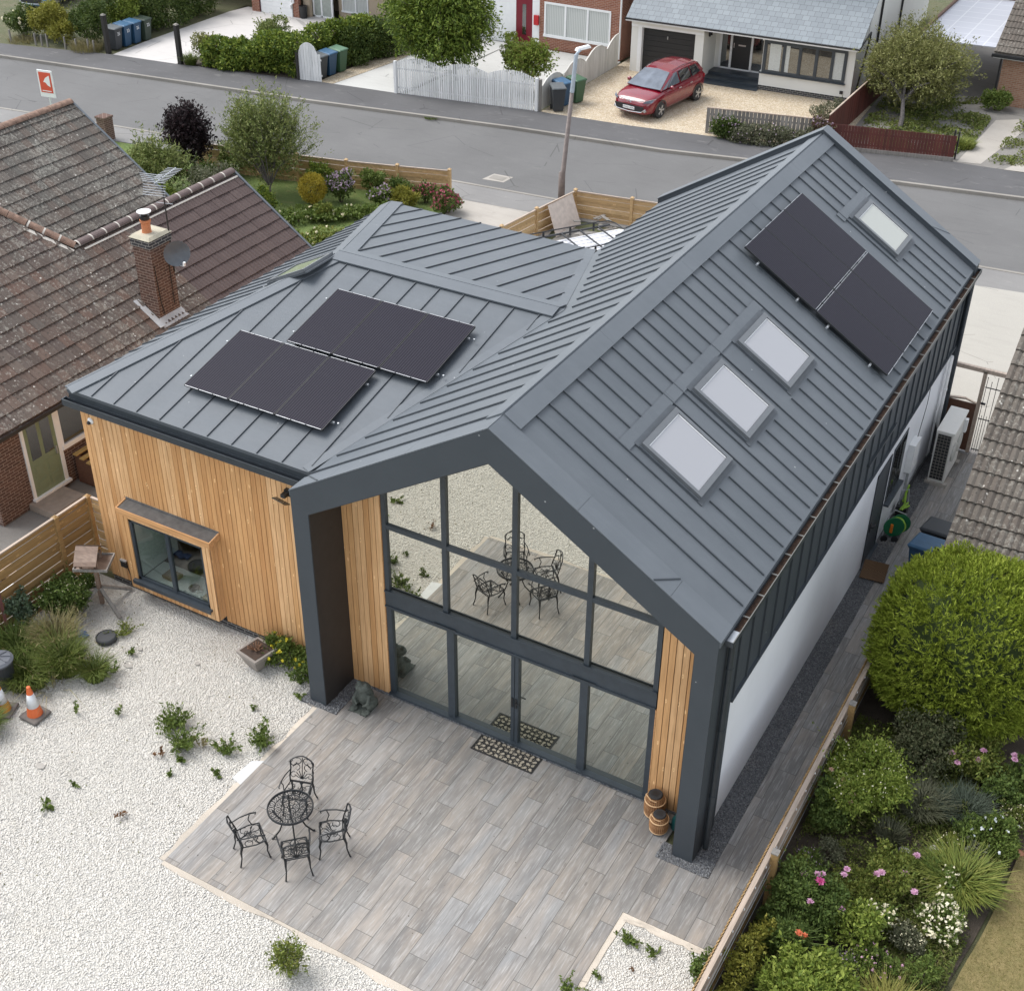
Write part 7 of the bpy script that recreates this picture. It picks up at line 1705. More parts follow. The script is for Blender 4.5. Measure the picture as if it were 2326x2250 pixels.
def spray_tree(name, base, fork, label, cat, mat, c, R, ntw, lpt, ls, asp=0.3, tl=0.45, barkc=(0.1,0.09,0.08), tr=0.06, limbs=14, upb=0.5, extra=(), sc_=0.05, group=None, core=0.35, nm='crown'):
    """open crown: twigs end at uneven distances, leaves sit along the twigs"""
    T = empty(name, base, label, cat, group); b = MB(); b0, t0 = Vector(base), Vector(fork)
    b.tube([b0-Vector((0,0,0.05)), b0.lerp(t0,0.5)+Vector((tr*0.4,-tr*0.3,0)), t0],[tr,tr*0.8,tr*0.65],8)
    c = np.array(c, float); R = np.array(R, float)
    lu = RNG.normal(size=(limbs,3)); lu[:,2] = np.abs(lu[:,2])*0.9-0.15; lu /= np.linalg.norm(lu,axis=1)[:,None]; lim = c+lu*R*RNG.uniform(0.55,0.95,(limbs,1))
    for q in lim:
        e = Vector(q); m_ = t0.lerp(e,0.45)+Vector((0,0,0.05+0.1*R[2])); b.tube([t0-Vector((0,0,0.06)), m_, e],[tr*0.5,tr*0.28,tr*0.08],5)
    lump = np.concatenate([lim, np.array(extra, float).reshape(-1,3)]) if len(extra) else lim
    u = RNG.normal(size=(ntw,3)); u /= np.linalg.norm(u,axis=1)[:,None]; S = c+u*R*(core+(1-core)*RNG.uniform(0,1,(ntw,1))**0.55)*0.86
    k = RNG.integers(0,len(lump),ntw); pull = RNG.uniform(0.0,0.75,(ntw,1)); S = S*(1-pull)+(lump[k]+RNG.normal(size=(ntw,3))*R*0.16)*pull
    d = (S-c)/R; d = d/(np.linalg.norm(d,axis=1)[:,None]+1e-6)+RNG.normal(size=(ntw,3))*0.45; d[:,2] += upb; d /= np.linalg.norm(d,axis=1)[:,None]
    ln = tl*RNG.uniform(0.5,1.35,(ntw,1)); t = RNG.uniform(0,1,(ntw,lpt,1)); P = (S[:,None]+d[:,None]*ln[:,None]*t+RNG.normal(size=(ntw,lpt,3))*sc_).reshape(-1,3)
    D = (d[:,None]+RNG.normal(size=(ntw,lpt,3))*0.75).reshape(-1,3); ok = P[:,2] > 0.05
    for i in range(0, ntw, 4): b.tube([tuple(S[i]-d[i]*ln[i]*0.3), tuple(S[i]+d[i]*ln[i]*0.9)],[0.008,0.003],3)
    b.build('trunk', bark(barkc), T); quads_obj(nm, leaf_quads(P[ok], ls, asp, D=D[ok]), mat, T); return T
# leaf materials
L = {}
L['laurel'] = leafmat('laurel_leaf', [(0.040,0.078,0.016),(0.075,0.125,0.022),(0.13,0.19,0.034),(0.21,0.26,0.05)])
L['hedge'] = leafmat('privet_leaf', [(0.030,0.055,0.016),(0.045,0.080,0.020),(0.068,0.105,0.028),(0.09,0.125,0.035)])
L['yellow'] = leafmat('golden_leaf', [(0.16,0.17,0.03),(0.24,0.23,0.04),(0.30,0.27,0.05),(0.12,0.15,0.03)])
L['gold'] = leafmat('golden_conifer_leaf', [(0.34,0.27,0.03),(0.46,0.36,0.045),(0.54,0.42,0.07)])
L['tree'] = leafmat('ash_green_leaf', [(0.042,0.078,0.013),(0.078,0.130,0.021),(0.120,0.180,0.030),(0.17,0.225,0.045)])
L['maple'] = leafmat('light_green_leaf', [(0.10,0.16,0.03),(0.14,0.20,0.04),(0.17,0.23,0.05),(0.14,0.11,0.03)])
L['willow'] = leafmat('greygreen_leaf', [(0.075,0.110,0.036),(0.115,0.160,0.052),(0.165,0.205,0.080),(0.23,0.26,0.12)])
L['olive'] = leafmat('olive_leaf', [(0.10,0.118,0.046),(0.15,0.165,0.07),(0.20,0.21,0.10),(0.13,0.16,0.045)])
L['purple'] = leafmat('dark_purple_leaf', [(0.014,0.010,0.012),(0.026,0.016,0.019),(0.045,0.024,0.028)])
L['conifer'] = leafmat('bright_conifer_spray', [(0.088,0.128,0.014),(0.155,0.220,0.026),(0.220,0.290,0.040),(0.285,0.350,0.070)], 0.75, 0.2)
L['bush'] = leafmat('choisya_leaf', [(0.075,0.120,0.022),(0.125,0.185,0.034),(0.175,0.235,0.05),(0.22,0.275,0.07)])
L['dark'] = leafmat('small_dark_leaf', [(0.03,0.044,0.022),(0.055,0.070,0.038),(0.088,0.102,0.062),(0.13,0.14,0.095)])
L['rose'] = leafmat('rose_leaf', [(0.045,0.080,0.022),(0.075,0.122,0.032),(0.115,0.165,0.050)])
L['rosel'] = leafmat('light_rose_leaf', [(0.085,0.125,0.028),(0.13,0.175,0.04),(0.19,0.21,0.06)])
L['grass'] = leafmat('grass_blade', [(0.055,0.085,0.02),(0.085,0.125,0.03),(0.13,0.165,0.045)])
L['straw'] = leafmat('dry_straw', [(0.24,0.20,0.10),(0.33,0.28,0.15),(0.16,0.16,0.06)])
L['lav'] = leafmat('lavender_leaf', [(0.07,0.085,0.06),(0.105,0.12,0.09),(0.145,0.155,0.12)])
L['weed'] = leafmat('weed_leaf', [(0.055,0.095,0.022),(0.09,0.14,0.034),(0.14,0.19,0.055)])
L['cover'] = leafmat('groundcover_leaf', [(0.06,0.09,0.022),(0.095,0.135,0.034),(0.14,0.175,0.05),(0.20,0.19,0.08)])
L['brown'] = leafmat('dead_leaf', [(0.16,0.07,0.03),(0.22,0.11,0.05),(0.12,0.06,0.03)])
FM = {k: leafmat('petal_'+k, c, 0.6, 0.3) for k, c in {'white':[(0.70,0.71,0.68),(0.78,0.78,0.74)],'pink':[(0.72,0.38,0.58),(0.78,0.50,0.66)],'hot':[(0.70,0.08,0.32),(0.76,0.20,0.45)],'peach':[(0.78,0.50,0.38),(0.80,0.60,0.48)],'coral':[(0.78,0.17,0.09),(0.80,0.30,0.16)],'yellow':[(0.72,0.60,0.03),(0.78,0.68,0.08)],'crim':[(0.38,0.06,0.11),(0.45,0.12,0.17),(0.28,0.08,0.10)],'mauve':[(0.50,0.38,0.52),(0.60,0.46,0.58),(0.40,0.28,0.42)],'blue':[(0.40,0.48,0.72)]}.items()}
def hedge(name, pts, label, cat, mat, w_, h, dens, ls, group=None, asp=0.5, bump=0.18, stemc=None, mix=None, flowers=None):
    """leafy strip along a polyline on the ground"""
    H_ = empty(name, (pts[0][0],pts[0][1],0), label, cat, group); blobs = []
    for i in range(len(pts)-1):
        a, c = Vector((*pts[i],0)), Vector((*pts[i+1],0)); Ls = (c-a).length; n = max(2,int(Ls/(w_*0.55)))
        hs_ = (h if not isinstance(h,(list,tuple)) else h[i])
        for k in range(n):
            p = a.lerp(c,(k+0.5)/n)
            for z in (0.30,0.72):
                j = RNG.uniform(-bump,bump,4)*w_; blobs.append((p.x+j[0],p.y+j[1],hs_*z+j[2]*0.4,w_*0.5*(1+j[3]),w_*0.5*(1+j[3]),hs_*0.33))
    area = sum(q[3]*q[5] for q in blobs)*9
    P, u = blob_pts(int(area*dens), blobs, 0.3, rough=0.10); D = u+RNG.normal(size=u.shape)*0.9
    quads_obj('foliage', leaf_quads(P, ls, asp, D=D), mat, H_)
    b = MB()
    for q in blobs[::2]: b.tube([(q[0],q[1],-0.03),(q[0]+0.05,q[1],q[2]+0.1)],[0.03,0.015],5)
    b.build('stems', bark((0.09,0.07,0.055)), H_)
    if flowers:
        fm, nf, fs = flowers; P, u = blob_pts(nf, blobs, 0.05, rough=0.05)
        if nf > 100: tag(quads_obj('flowers', leaf_quads(P+u*0.02, fs, 0.9), fm, H_), kind='stuff')
        else: few_flowers(P, u, fs, fm, H_)
    return H_
def few_flowers(P, u, fs, fm, par):
    for p, q in zip(P, u): quads_obj('flower', np.concatenate([leaf_quads(np.repeat((p+q*0.02)[None],5,0)+RNG.normal(size=(5,3))*fs*0.16, fs*0.7, 0.9)]), fm, par)
def bush(name, c, R, label, cat, mat, nl, ls, group=None, asp=0.5, flowers=None, nb=9, fill=0.35, up=0.0, rough=0.1, single=False):
    """rounded shrub resting on the ground; c = ground centre"""
    B_ = empty(name, (c[0],c[1],0), label, cat, group); ctr = (c[0],c[1],R[2]*0.95)
    blobs = [(ctr[0],ctr[1],ctr[2],R[0]*0.8,R[1]*0.8,R[2]*0.85)] if single else [(ctr[0],ctr[1],ctr[2],R[0]*0.7,R[1]*0.7,R[2]*0.75)]+sub_blobs(ctr,R,nb,min(R)*0.42,zlo=-0.5)
    P, u = blob_pts(nl, blobs, fill, rough=rough); D = u+RNG.normal(size=u.shape)*0.7; D[:,2] += up
    if not single:      # loose sprigs that break the outline
        ns = max(10, int(nl/55)); k = RNG.integers(0,len(P),ns); S0, du = P[k], u[k]+np.array([0,0,0.55])+RNG.normal(size=(ns,3))*0.35; du /= np.linalg.norm(du,axis=1)[:,None]
        lg = min(R)*RNG.uniform(0.15,0.75,(ns,1)); q = RNG.uniform(0,1,(ns,9,1)); Q = (S0[:,None]+du[:,None]*lg[:,None]*q+RNG.normal(size=(ns,9,3))*ls*0.3).reshape(-1,3); DQ = (du[:,None]+RNG.normal(size=(ns,9,3))*0.7).reshape(-1,3)
        ok = Q[:,2] > 0.02; P = np.concatenate([P,Q[ok]]); D = np.concatenate([D,DQ[ok]])
    quads_obj('foliage', leaf_quads(P, ls, asp, D=D), mat, B_)
    b = MB()
    for k in range(5): t = k*1.26; b.tube([(c[0]+0.04*math.cos(t),c[1]+0.04*math.sin(t),-0.04),(c[0]+R[0]*0.4*math.cos(t),c[1]+R[1]*0.4*math.sin(t),R[2])],[0.02,0.008],5)
    b.build('stems', bark((0.09,0.07,0.055)), B_)
    if flowers:
        for fm, nf, fs in (flowers if isinstance(flowers,list) else [flowers]):
            P, u = blob_pts(nf*2, blobs, 0.02, rough=0.03); k = u[:,2] > -0.1; P, u = P[k][:nf], u[k][:nf]
            if nf <= 100: few_flowers(P, u, fs, fm, B_)
            else: tag(quads_obj('flowers', leaf_quads(P+u*0.02, fs, 0.9), fm, B_), kind='stuff')
    return B_
def tuft(name, c, r, h, n, label, cat, mat, group=None, wd=0.012, lean=0.5, seeds=None, parent=None, z0=-0.02, dome=False):
    """spray of blades"""
    n = int(n); t = RNG.uniform(0,2*np.pi,n); rr_ = r*np.sqrt(RNG.uniform(0,1,n))*0.55; hh = h*RNG.uniform(0.55,1.1,n)
    base = np.stack([c[0]+rr_*np.cos(t), c[1]+rr_*np.sin(t), np.full(n,z0)],1); ld = t+RNG.normal(size=n)*0.6; ll = lean*hh*RNG.uniform(0.3,1.2,n)
    mid = base+np.stack([np.cos(ld)*ll*0.35, np.sin(ld)*ll*0.35, hh*0.62],1); tip = base+np.stack([np.cos(ld)*ll, np.sin(ld)*ll, hh*(0.95-0.35*lean*RNG.uniform(0,1,n))],1)
    sd2 = np.stack([-np.sin(ld+RNG.normal(size=n)), np.cos(ld), np.zeros(n)],1)*wd/2
    V = np.empty((n,8,3)); V[:,0]=base-sd2; V[:,1]=base+sd2; V[:,2]=mid+sd2; V[:,3]=mid-sd2; V[:,4]=mid-sd2; V[:,5]=mid+sd2; V[:,6]=tip+sd2*0.15; V[:,7]=tip-sd2*0.15
    if parent is None:
        o = quads_obj(name, V.reshape(-1,3)-np.array([c[0],c[1],0]), mat); o.location = (c[0],c[1],0); tag(o, label, cat, group)
    else: o = quads_obj(name, V.reshape(-1,3), mat, parent)
    if seeds:
        sm, ns = seeds; ns = min(ns,n); P = tip[:ns]; q = quads_obj('seed_heads', leaf_quads(P-(np.array([c[0],c[1],0]) if parent is None else 0), 0.10, 0.16, up=0.9), sm); q.parent = o
    return o
def weed(c, r, h, n, label, mat=None, ls=0.065, group='small weeds in the white gravel', cat='weed', name='weed', asp=0.42):
    """loose weed: curved stems from one root with leaves along them"""
    ns = max(3, int(n/22)); t = RNG.uniform(0,6.283,ns); ln = RNG.uniform(0.45,1.15,ns); ux = np.stack([np.cos(t)*r*ln, np.sin(t)*r*ln, h*RNG.uniform(0.5,1.5,ns)],1)
    m_ = max(3, int(n/ns)); s_ = RNG.uniform(0.1,1,(ns,m_,1)); off = RNG.normal(size=(ns,1,3))*np.array([r*0.18,r*0.18,0]); P = (ux[:,None]*np.concatenate([s_,s_,s_**0.7],2)+off+RNG.normal(size=(ns,m_,3))*0.016).reshape(-1,3); P[:,2] = np.abs(P[:,2])+0.004
    D = (ux[:,None]/(np.linalg.norm(ux,axis=1)[:,None,None]+1e-6)+RNG.normal(size=(ns,m_,3))*0.7).reshape(-1,3); V = leaf_quads(P, ls, asp, D=D)
    st = []
    for i in range(ns):
        p0 = off[i,0]*1.0; p1 = off[i,0]+ux[i]*np.array([0.5,0.5,0.62]); p2 = off[i,0]+ux[i]; w_ = np.array([-math.sin(t[i]),math.cos(t[i]),0])*0.004
        st += [p0-w_,p0+w_,p1+w_,p1-w_, p1-w_,p1+w_,p2+w_*0.4,p2-w_*0.4]
    o = quads_obj(name, np.concatenate([V,np.array(st)]), mat or L['weed']); o.location = (c[0],c[1],-0.012); return tag(o, label, cat, group)

# ---- across the street
hedge('laurel_hedge', [(-38.6,33.6),(-36.2,33.9),(-35.6,36.5),(-35.6,39.2)], 'tall dark hedge behind the numbered wheelie bins', 'hedge', L['hedge'], 2.0, 2.3, 330, 0.13)
bush('golden_shrub', (-38.6,31.0), (1.25,1.0,0.95), 'tall golden shrub left of the dark laurel above the footway', 'shrub', L['yellow'], 6500, 0.11)
bush('golden_shrub', (-37.4,30.5), (0.65,0.55,0.60), 'smaller golden shrub low against the picket posts', 'shrub', L['yellow'], 2600, 0.10)
bush('dark_laurel', (-36.3,31.3), (1.2,1.1,1.05), 'dark blue green rounded shrub between golden shrub and bins', 'shrub', L['hedge'], 7500, 0.10)
bush('green_shrub', (-35.8,33.1), (0.9,0.8,1.1), 'bright green feathery shrub behind the dark rounded shrub', 'shrub', L['bush'], 4500, 0.10)
bush('cream_flowered_shrub', (-40.2,30.6), (1.0,0.9,0.7), 'shrub with cream blooms at the far left by the blue car', 'shrub', L['hedge'], 4500, 0.10, flowers=(FM['white'],26,0.16))
tuft('dry_grass', (-39.6,29.9), 1.2, 0.3, 500, 'brown dry grass verge at the foot of the picket posts', 'grass', L['straw'], lean=0.9)['kind'] = 'stuff'
tuft('dry_grass', (-35.9,30.35), 1.3, 0.55, 900, 'tangled dry grass below the dark shrub beside the gatepost', 'grass', L['straw'], lean=0.7)['kind'] = 'stuff'
bush('bare_twiggy_shrub', (-29.6,31.7), (0.75,0.65,0.72), 'thin olive shrub beside the right black gatepost', 'shrub', L['olive'], 2200, 0.09)
hedge('golden_laurel_hedge', [(-29.5,31.5),(-26.6,32.0)], 'yellow green laurel hedge along the footway', 'hedge', L['laurel'], 1.15, 1.3, 560, 0.17, asp=0.42)
bush('pale_top_shrub', (-27.0,32.9), (1.15,0.9,1.1), 'tall grey green shrub rising behind the laurel hedge', 'shrub', L['willow'], 7000, 0.10)
hedge('laurel_hedge', [(-26.3,32.2),(-24.7,32.5)], 'dark laurel hedge left of the white gate panel', 'hedge', L['laurel'], 1.5, 1.7, 560, 0.16, asp=0.42)
hedge('laurel_hedge', [(-25.3,33.6),(-24.1,36.8)], 'glossy laurel hedge arching behind the gate and bins', 'hedge', L['laurel'], 1.5, 1.8, 480, 0.16)
hedge('privet_hedge', [(-23.9,34.6),(-23.35,41.0)], 'dark ivy clad hedge along the gravel border beside the drive', 'hedge', L['hedge'], 1.3, 1.6, 520, 0.11)
tuft('ornamental_grass', (-30.2,31.1), 0.4, 0.6, 420, 'arching green grass clump at the foot of the right gatepost', 'grass clump', L['grass'], wd=0.02, lean=0.9)
spray_tree('front_garden_tree', (-18.6,35.4,0), (-18.7,35.2,1.3), 'large dense green tree overhanging the white picket fence', 'tree', L['tree'], (-18.95,34.75,2.9), (2.65,2.05,2.1), 2600, 20, 0.17, asp=0.36, tl=0.55, tr=0.10, upb=-0.75, sc_=0.09, core=0.3, limbs=26, extra=[(-17.9,33.0,1.6),(-17.2,33.2,1.9),(-19.6,33.1,1.8),(-17.0,33.4,1.5)])
spray_tree('small_maple', (-14.8,35.6,0), (-14.8,35.5,0.7), 'small light green maple between the big tree and the wavy fence', 'tree', L['maple'], (-14.85,35.3,1.5), (1.35,1.05,0.85), 560, 14, 0.13, asp=0.5, tl=0.35, tr=0.04, upb=0.25, sc_=0.06, core=0.15)
bush('flowering_hedge', (-5.4,34.35), (0.9,0.42,0.50), 'leafy flowering hedge covering the left end of the grey board fence', 'shrub', L['hedge'], 4200, 0.10, flowers=(FM['mauve'],90,0.07))
hedge('catmint_hedge', [(-5.0,34.35),(-1.8,35.1)], 'grey green flowering hedge in front of grey board fence', 'hedge', L['lav'], 0.75, 0.75, 800, 0.09, flowers=(FM['mauve'],300,0.06))
bush('purple_leaved_shrub', (-1.75,35.3), (0.6,0.5,0.65), 'reddish leaved shrub where the grey and red fences meet', 'shrub', leafmat('reddish_leaf',[(0.09,0.06,0.045),(0.15,0.10,0.08),(0.08,0.10,0.035)]), 1800, 0.09, flowers=(FM['mauve'],60,0.07))
bush('border_shrub', (-2.6,38.9), (0.8,1.0,0.4), 'low grey green border shrub inside the red fence on golden gravel', 'shrub', L['lav'], 2200, 0.08)
spray_tree('olive_tree', (0.30,39.15,0), (0.05,39.9,1.0), 'spreading grey green tree leaning over the weedy plot', 'tree', L['olive'], (0.0,41.6,1.75), (2.4,2.3,1.6), 3000, 16, 0.13, asp=0.32, tl=0.5, tr=0.11, upb=0.3, sc_=0.08, core=0.1, barkc=(0.11,0.10,0.095), limbs=22, extra=[(-1.3,43.4,3.2),(-0.5,43.9,3.5),(-1.6,42.9,2.8),(1.9,43.4,2.1)])
# ground cover on the plot
def scatter(name, polys, n, hts, mat, label, cat, ls=0.10, z0=0.0, up=0.5, kind='stuff', asp=0.4):
    pts = []
    for poly, frac in polys:
        x0, x1 = min(p[0] for p in poly), max(p[0] for p in poly); y0, y1 = min(p[1] for p in poly), max(p[1] for p in poly); k = int(n*frac); c = 0
        X = RNG.uniform(x0,x1,k*3); Y = RNG.uniform(y0,y1,k*3); ins = np.zeros(len(X),bool); j = len(poly)-1
        for i in range(len(poly)):
            xi, yi = poly[i]; xj, yj = poly[j]; cnd = ((yi > Y) != (yj > Y)) & (X < (xj-xi)*(Y-yi)/(yj-yi+1e-12)+xi); ins ^= cnd; j = i
        # clumpy
        cl_ = np.sin(X*2.3+1.3*np.sin(Y*1.7))+np.sin(Y*2.9+1.1*np.sin(X*2.1))+RNG.normal(size=len(X))*0.7; ins &= cl_ > -0.5
        pts.append(np.stack([X[ins],Y[ins]],1)[:k])
    P2 = np.concatenate(pts); z = z0+RNG.uniform(0,1,len(P2))*hts*(0.5+0.5*np.sin(P2[:,0]*3.1)*np.cos(P2[:,1]*2.7))
    V = leaf_quads(np.column_stack([P2,z]), ls, asp, up=up); o = quads_obj(name, V, mat); tag(o, label, cat, kind=kind); return o
scatter('plot_weeds', [([(-1.0,36.2),(3.0,37.0),(3.3,40),(3.2,42.5),(1.0,43.5),(-1.4,41.8)],0.7),([(4.3,37),(6.5,37.6),(7.5,41),(5.0,43.5),(4.3,42.5)],0.2),([(-1.4,42),(0.5,43),(2.6,44.4),(2.0,44.8),(-1.5,47)],0.25)], 15000, 0.34, L['cover'], 'rough weeds growing across the abandoned plot', 'weeds', 0.13)
tuft('tall_grass', (3.0,38.4), 0.8, 0.4, 900, 'yellow green long grass behind the right end of the red fence', 'grass', L['rosel'], wd=0.02, lean=0.8)['kind'] = 'stuff'
bush('wall_shrub', (3.1,43.7), (0.7,0.6,0.5), 'leafy shrub against the corner of the orange brick bungalow', 'shrub', L['weed'], 2500, 0.10)
bush('green_water_butt_plant', (-19.2,41.4), (0.4,0.3,0.4), 'small potted shrub beside the dark red door', 'shrub', L['bush'], 700, 0.09)
b = MB(); b.lathe([(0.17,0),(0.22,0.55),(0.23,0.6)],(0,0,0),14); o = b.build('tall_planter', M['black']); o.location = (-30.75,40.3,0.02); tag(o,'tall black planter beside the glazed door of the pale house','planter')
b = MB(); b.bar((2.95,36.8,0.0),(2.95,36.8,1.15),0.06,0.10); b.bar((3.1,36.85,0.0),(3.1,36.85,1.08),0.05,0.08); o = b.islands()
for i, x in enumerate(o):
    q = x.build('short_post', M['black']); tag(q, ['taller black post at the end of the red fence','shorter black post beside the taller one at red fence end'][i], 'post'); solo(q,(2.95+0.15*i,36.8,0))
# ---- our side: front garden
spray_tree('willow_leaved_pear', (-16.6,19.7,0), (-16.7,19.9,0.6), 'airy grey green tree in front of the timber fence', 'tree', L['willow'], (-17.25,20.6,1.7), (1.75,1.2,1.85), 1250, 17, 0.12, asp=0.27, tl=0.75, tr=0.05, upb=1.3, sc_=0.05, core=0.0, limbs=24, extra=[(-15.5,21.5,1.9),(-17.6,21.0,3.4),(-16.8,21.0,3.5),(-18.3,20.4,3.2)])
spray_tree('purple_shrub', (-20.5,20.3,0), (-20.5,20.3,0.4), 'dark purple leaved shrub beside the bungalow gable', 'shrub', L['purple'], (-20.6,20.3,1.55), (1.0,0.9,1.35), 950, 14, 0.11, asp=0.45, tl=0.35, tr=0.05, upb=0.6, core=0.2, nm='foliage')
spray_tree('pale_leaved_shrub', (-20.3,18.2,0), (-20.3,18.2,0.3), 'loose pale green shrub in front of the purple one', 'shrub', L['willow'], (-20.4,18.4,1.0), (1.25,1.0,1.0), 560, 14, 0.13, asp=0.3, tl=0.5, tr=0.035, upb=0.5, core=0.1, nm='foliage', extra=[(-21.5,18.9,1.9)])
bush('leafy_shrub', (-18.6,19.0), (0.9,0.8,0.75), 'bushy mixed shrub at the foot of the airy tree', 'shrub', L['hedge'], 5200, 0.10, flowers=(FM['crim'],40,0.06))
bush('green_fern', (-19.4,17.2), (0.55,0.5,0.5), 'bright green ferny plant behind the brown ridge', 'shrub', L['bush'], 1800, 0.14, asp=0.25)
bush('blue_green_shrub', (-17.4,17.9), (1.1,0.9,0.85), 'dense blue green shrub left of the golden ball', 'shrub', L['lav'], 6000, 0.09)
bush('golden_ball_conifer', (-15.3,20.5), (0.62,0.62,0.62), 'clipped golden ball conifer by the timber fence', 'shrub', L['gold'], 6000, 0.06, single=True, fill=0.25, rough=0.05)
bush('low_green_shrub', (-16.2,19.0), (0.6,0.5,0.42), 'low yellow green shrub in front of golden ball', 'shrub', L['laurel'], 2600, 0.08)
bush('mauve_flowered_shrub', (-14.6,21.2), (0.65,0.45,0.62), 'shrub covered in mauve flowers right of golden ball', 'shrub', L['rose'], 2600, 0.09, flowers=(FM['mauve'],420,0.09))
bush('white_flowered_plant', (-13.2,21.6), (0.5,0.4,0.36), 'pale flowered border plant in the middle of the front bed', 'shrub', L['weed'], 1600, 0.10, flowers=(FM['mauve'],120,0.10))
bush('yellow_striped_plant', (-12.3,21.9), (0.62,0.5,0.36), 'yellow green striped leaf plant near the end of timber fence', 'shrub', L['yellow'], 1500, 0.15, asp=0.22, up=0.7)
bush('red_valerian', (-10.85,22.3), (0.72,0.6,0.42), 'crimson flowered valerian at the drive edge past the fence', 'shrub', L['rose'], 2800, 0.09, flowers=(FM['crim'],420,0.08))
bush('red_valerian', (-12.0,22.7), (0.5,0.35,0.38), 'crimson flowered plant against the last timber fence panel', 'shrub', L['rose'], 1200, 0.09, flowers=(FM['crim'],160,0.08))
hedge('flower_border', [(-15.6,18.0),(-13.4,20.4),(-11.6,21.2)], 'mixed leafy flower border with pale blooms on the front lawn', 'flower border', L['weed'], 0.9, 0.35, 500, 0.12, flowers=(FM['white'],90,0.10))
hedge('flower_border', [(-14.6,16.6),(-12.4,18.6)], 'sprawling pale leaved border nearest the zinc hip roof', 'flower border', L['rosel'], 0.9, 0.3, 500, 0.13, flowers=(FM['white'],50,0.10))
scatter('front_lawn_grass', [([(-22,11),(-11.5,11),(-11,20),(-20,20)],1.0)], 9000, 0.05, L['grass'], 'short rough lawn grass in the front garden', 'grass', 0.10, z0=-0.03, up=0.8, asp=0.2)
tag(tuft('kerb_grass', (-16.8,30.55), 0.5, 0.10, 260, 'small tuft of grass growing along the far kerb', 'grass', L['grass'], wd=0.02, lean=1.0), kind='stuff')
# ---- rear garden, left bed
bush('white_flowered_bush', (-5.95,-0.42), (0.62,0.60,0.46), 'dark green bush with tiny white flowers under the bird table', 'bush', L['rose'], 7500, 0.075, flowers=(FM['white'],90,0.03))
bush('blue_leaved_plant', (-6.35,-1.25), (0.26,0.3,0.55), 'blue green leafy plant against the tall garden fence', 'plant', leafmat('blue_leaf',[(0.07,0.11,0.085),(0.11,0.16,0.13),(0.06,0.10,0.05)]), 1500, 0.08)
tuft('long_grass', (-4.75,-1.75), 0.55, 0.72, 1500, 'tall green grass clump with straw seed heads by black cover', 'grass clump', L['grass'], wd=0.011, lean=0.65, seeds=(L['straw'],120))
tuft('long_grass', (-5.35,-1.35), 0.6, 0.75, 1100, 'straw coloured grass clump behind the tallest green one', 'grass clump', L['straw'], wd=0.010, lean=0.6, seeds=(L['straw'],160))
tuft('long_grass', (-4.05,-1.62), 0.34, 0.48, 620, 'smaller green grass clump at right of the tallest one', 'grass clump', L['grass'], wd=0.012, lean=0.9)
tuft('long_grass', (-5.15,-2.35), 0.75, 0.55, 1500, 'matted grass between the dustbin and the traffic cones', 'grass clump', L['grass'], wd=0.012, lean=0.9, seeds=(L['straw'],60))
tuft('long_grass', (-5.9,-1.9), 0.6, 0.6, 1300, 'dark grass along the foot of the tall garden fence', 'grass clump', L['weed'], wd=0.016, lean=0.8, seeds=(L['straw'],60))
tuft('long_grass', (-4.75,-3.75), 0.35, 0.5, 800, 'dark green grass clump below the cones at frame edge', 'grass clump', L['grass'], wd=0.012, lean=0.9)
tuft('straw_stalk', (-4.55,-2.3), 0.5, 0.5, 26, 'long dry stalks lying across the grass by the cones', 'stalks', L['straw'], wd=0.014, lean=2.2)
weed((-4.55,-0.35), 0.30, 0.14, 520, 'mossy yellow green mound behind the black round cover', L['rosel'], 0.05)
bush('yellow_flowered_plant', (-0.98,0.60), (0.62,0.33,0.30), 'sprawling plant with yellow flowers against the larch wall', 'plant', L['weed'], 3400, 0.06, flowers=(FM['yellow'],22,0.09), up=0.3, rough=0.18)
bush('yellow_flowered_plant', (-0.38,0.45), (0.40,0.38,0.24), 'low green end of the yellow flowered plant beside the pillar', 'plant', L['rose'], 1800, 0.06, flowers=(FM['yellow'],6,0.08))
tuft('dry_stems', (-1.45,0.66), 0.42, 0.38, 320, 'dry brown stems behind the square planter', 'stems', L['straw'], wd=0.008, lean=1.0)
WD = [((-3.65,-2.55),.10,.20,60,'thin upright weed right of the bright traffic cone'),((-2.90,-2.2),.12,.22,70,'thin upright weed midway between cone and leafy clump'),((-1.80,-1.92),.36,.26,1000,'largest leafy weed clump in the middle of the gravel, left half'),((-1.32,-2.20),.38,.26,1050,'largest leafy weed clump in the middle of the gravel, right half'),((-1.08,-2.5),.10,.12,130,'small green tail below the largest weed clump'),((-0.50,-1.92),.28,.18,520,'spreading weed left of the patio corner group'),((-0.08,-1.42),.32,.26,800,'taller weed clump close to the patio edge'),((-0.25,-2.45),.12,.10,130,'small weed left of the white plaster patch'),((-1.0,-2.9),.09,.07,60,'tiny green weed alone below the largest clump'),((-2.3,-3.95),.10,.06,60,'tiny grassy weed in the open lower left gravel'),((-2.4,-4.55),.17,.07,60,'flat broad leaved weed in the open lower left gravel'),((-0.5,0.28),.11,.09,110,'bright weed left of the pillar, farther of two'),((-0.22,-0.05),.12,.09,110,'bright weed left of the pillar, nearer of two'),((-0.78,-0.75),.08,.08,50,'tiny weed midway between planter and patio corner'),((-3.95,-0.75),.12,.12,110,'small green weed right of the black cover'),((-3.85,-1.35),.13,.22,130,'leggy green weed beside the smaller grass clump')]
for c, r, h, n, lb in WD: weed(c, r, h, n, lb)
tag(weed((-2.35,-4.55),.16,.05,8,'',L['weed'],0.14,asp=0.8),'three broad grey green leaves flat on the gravel')
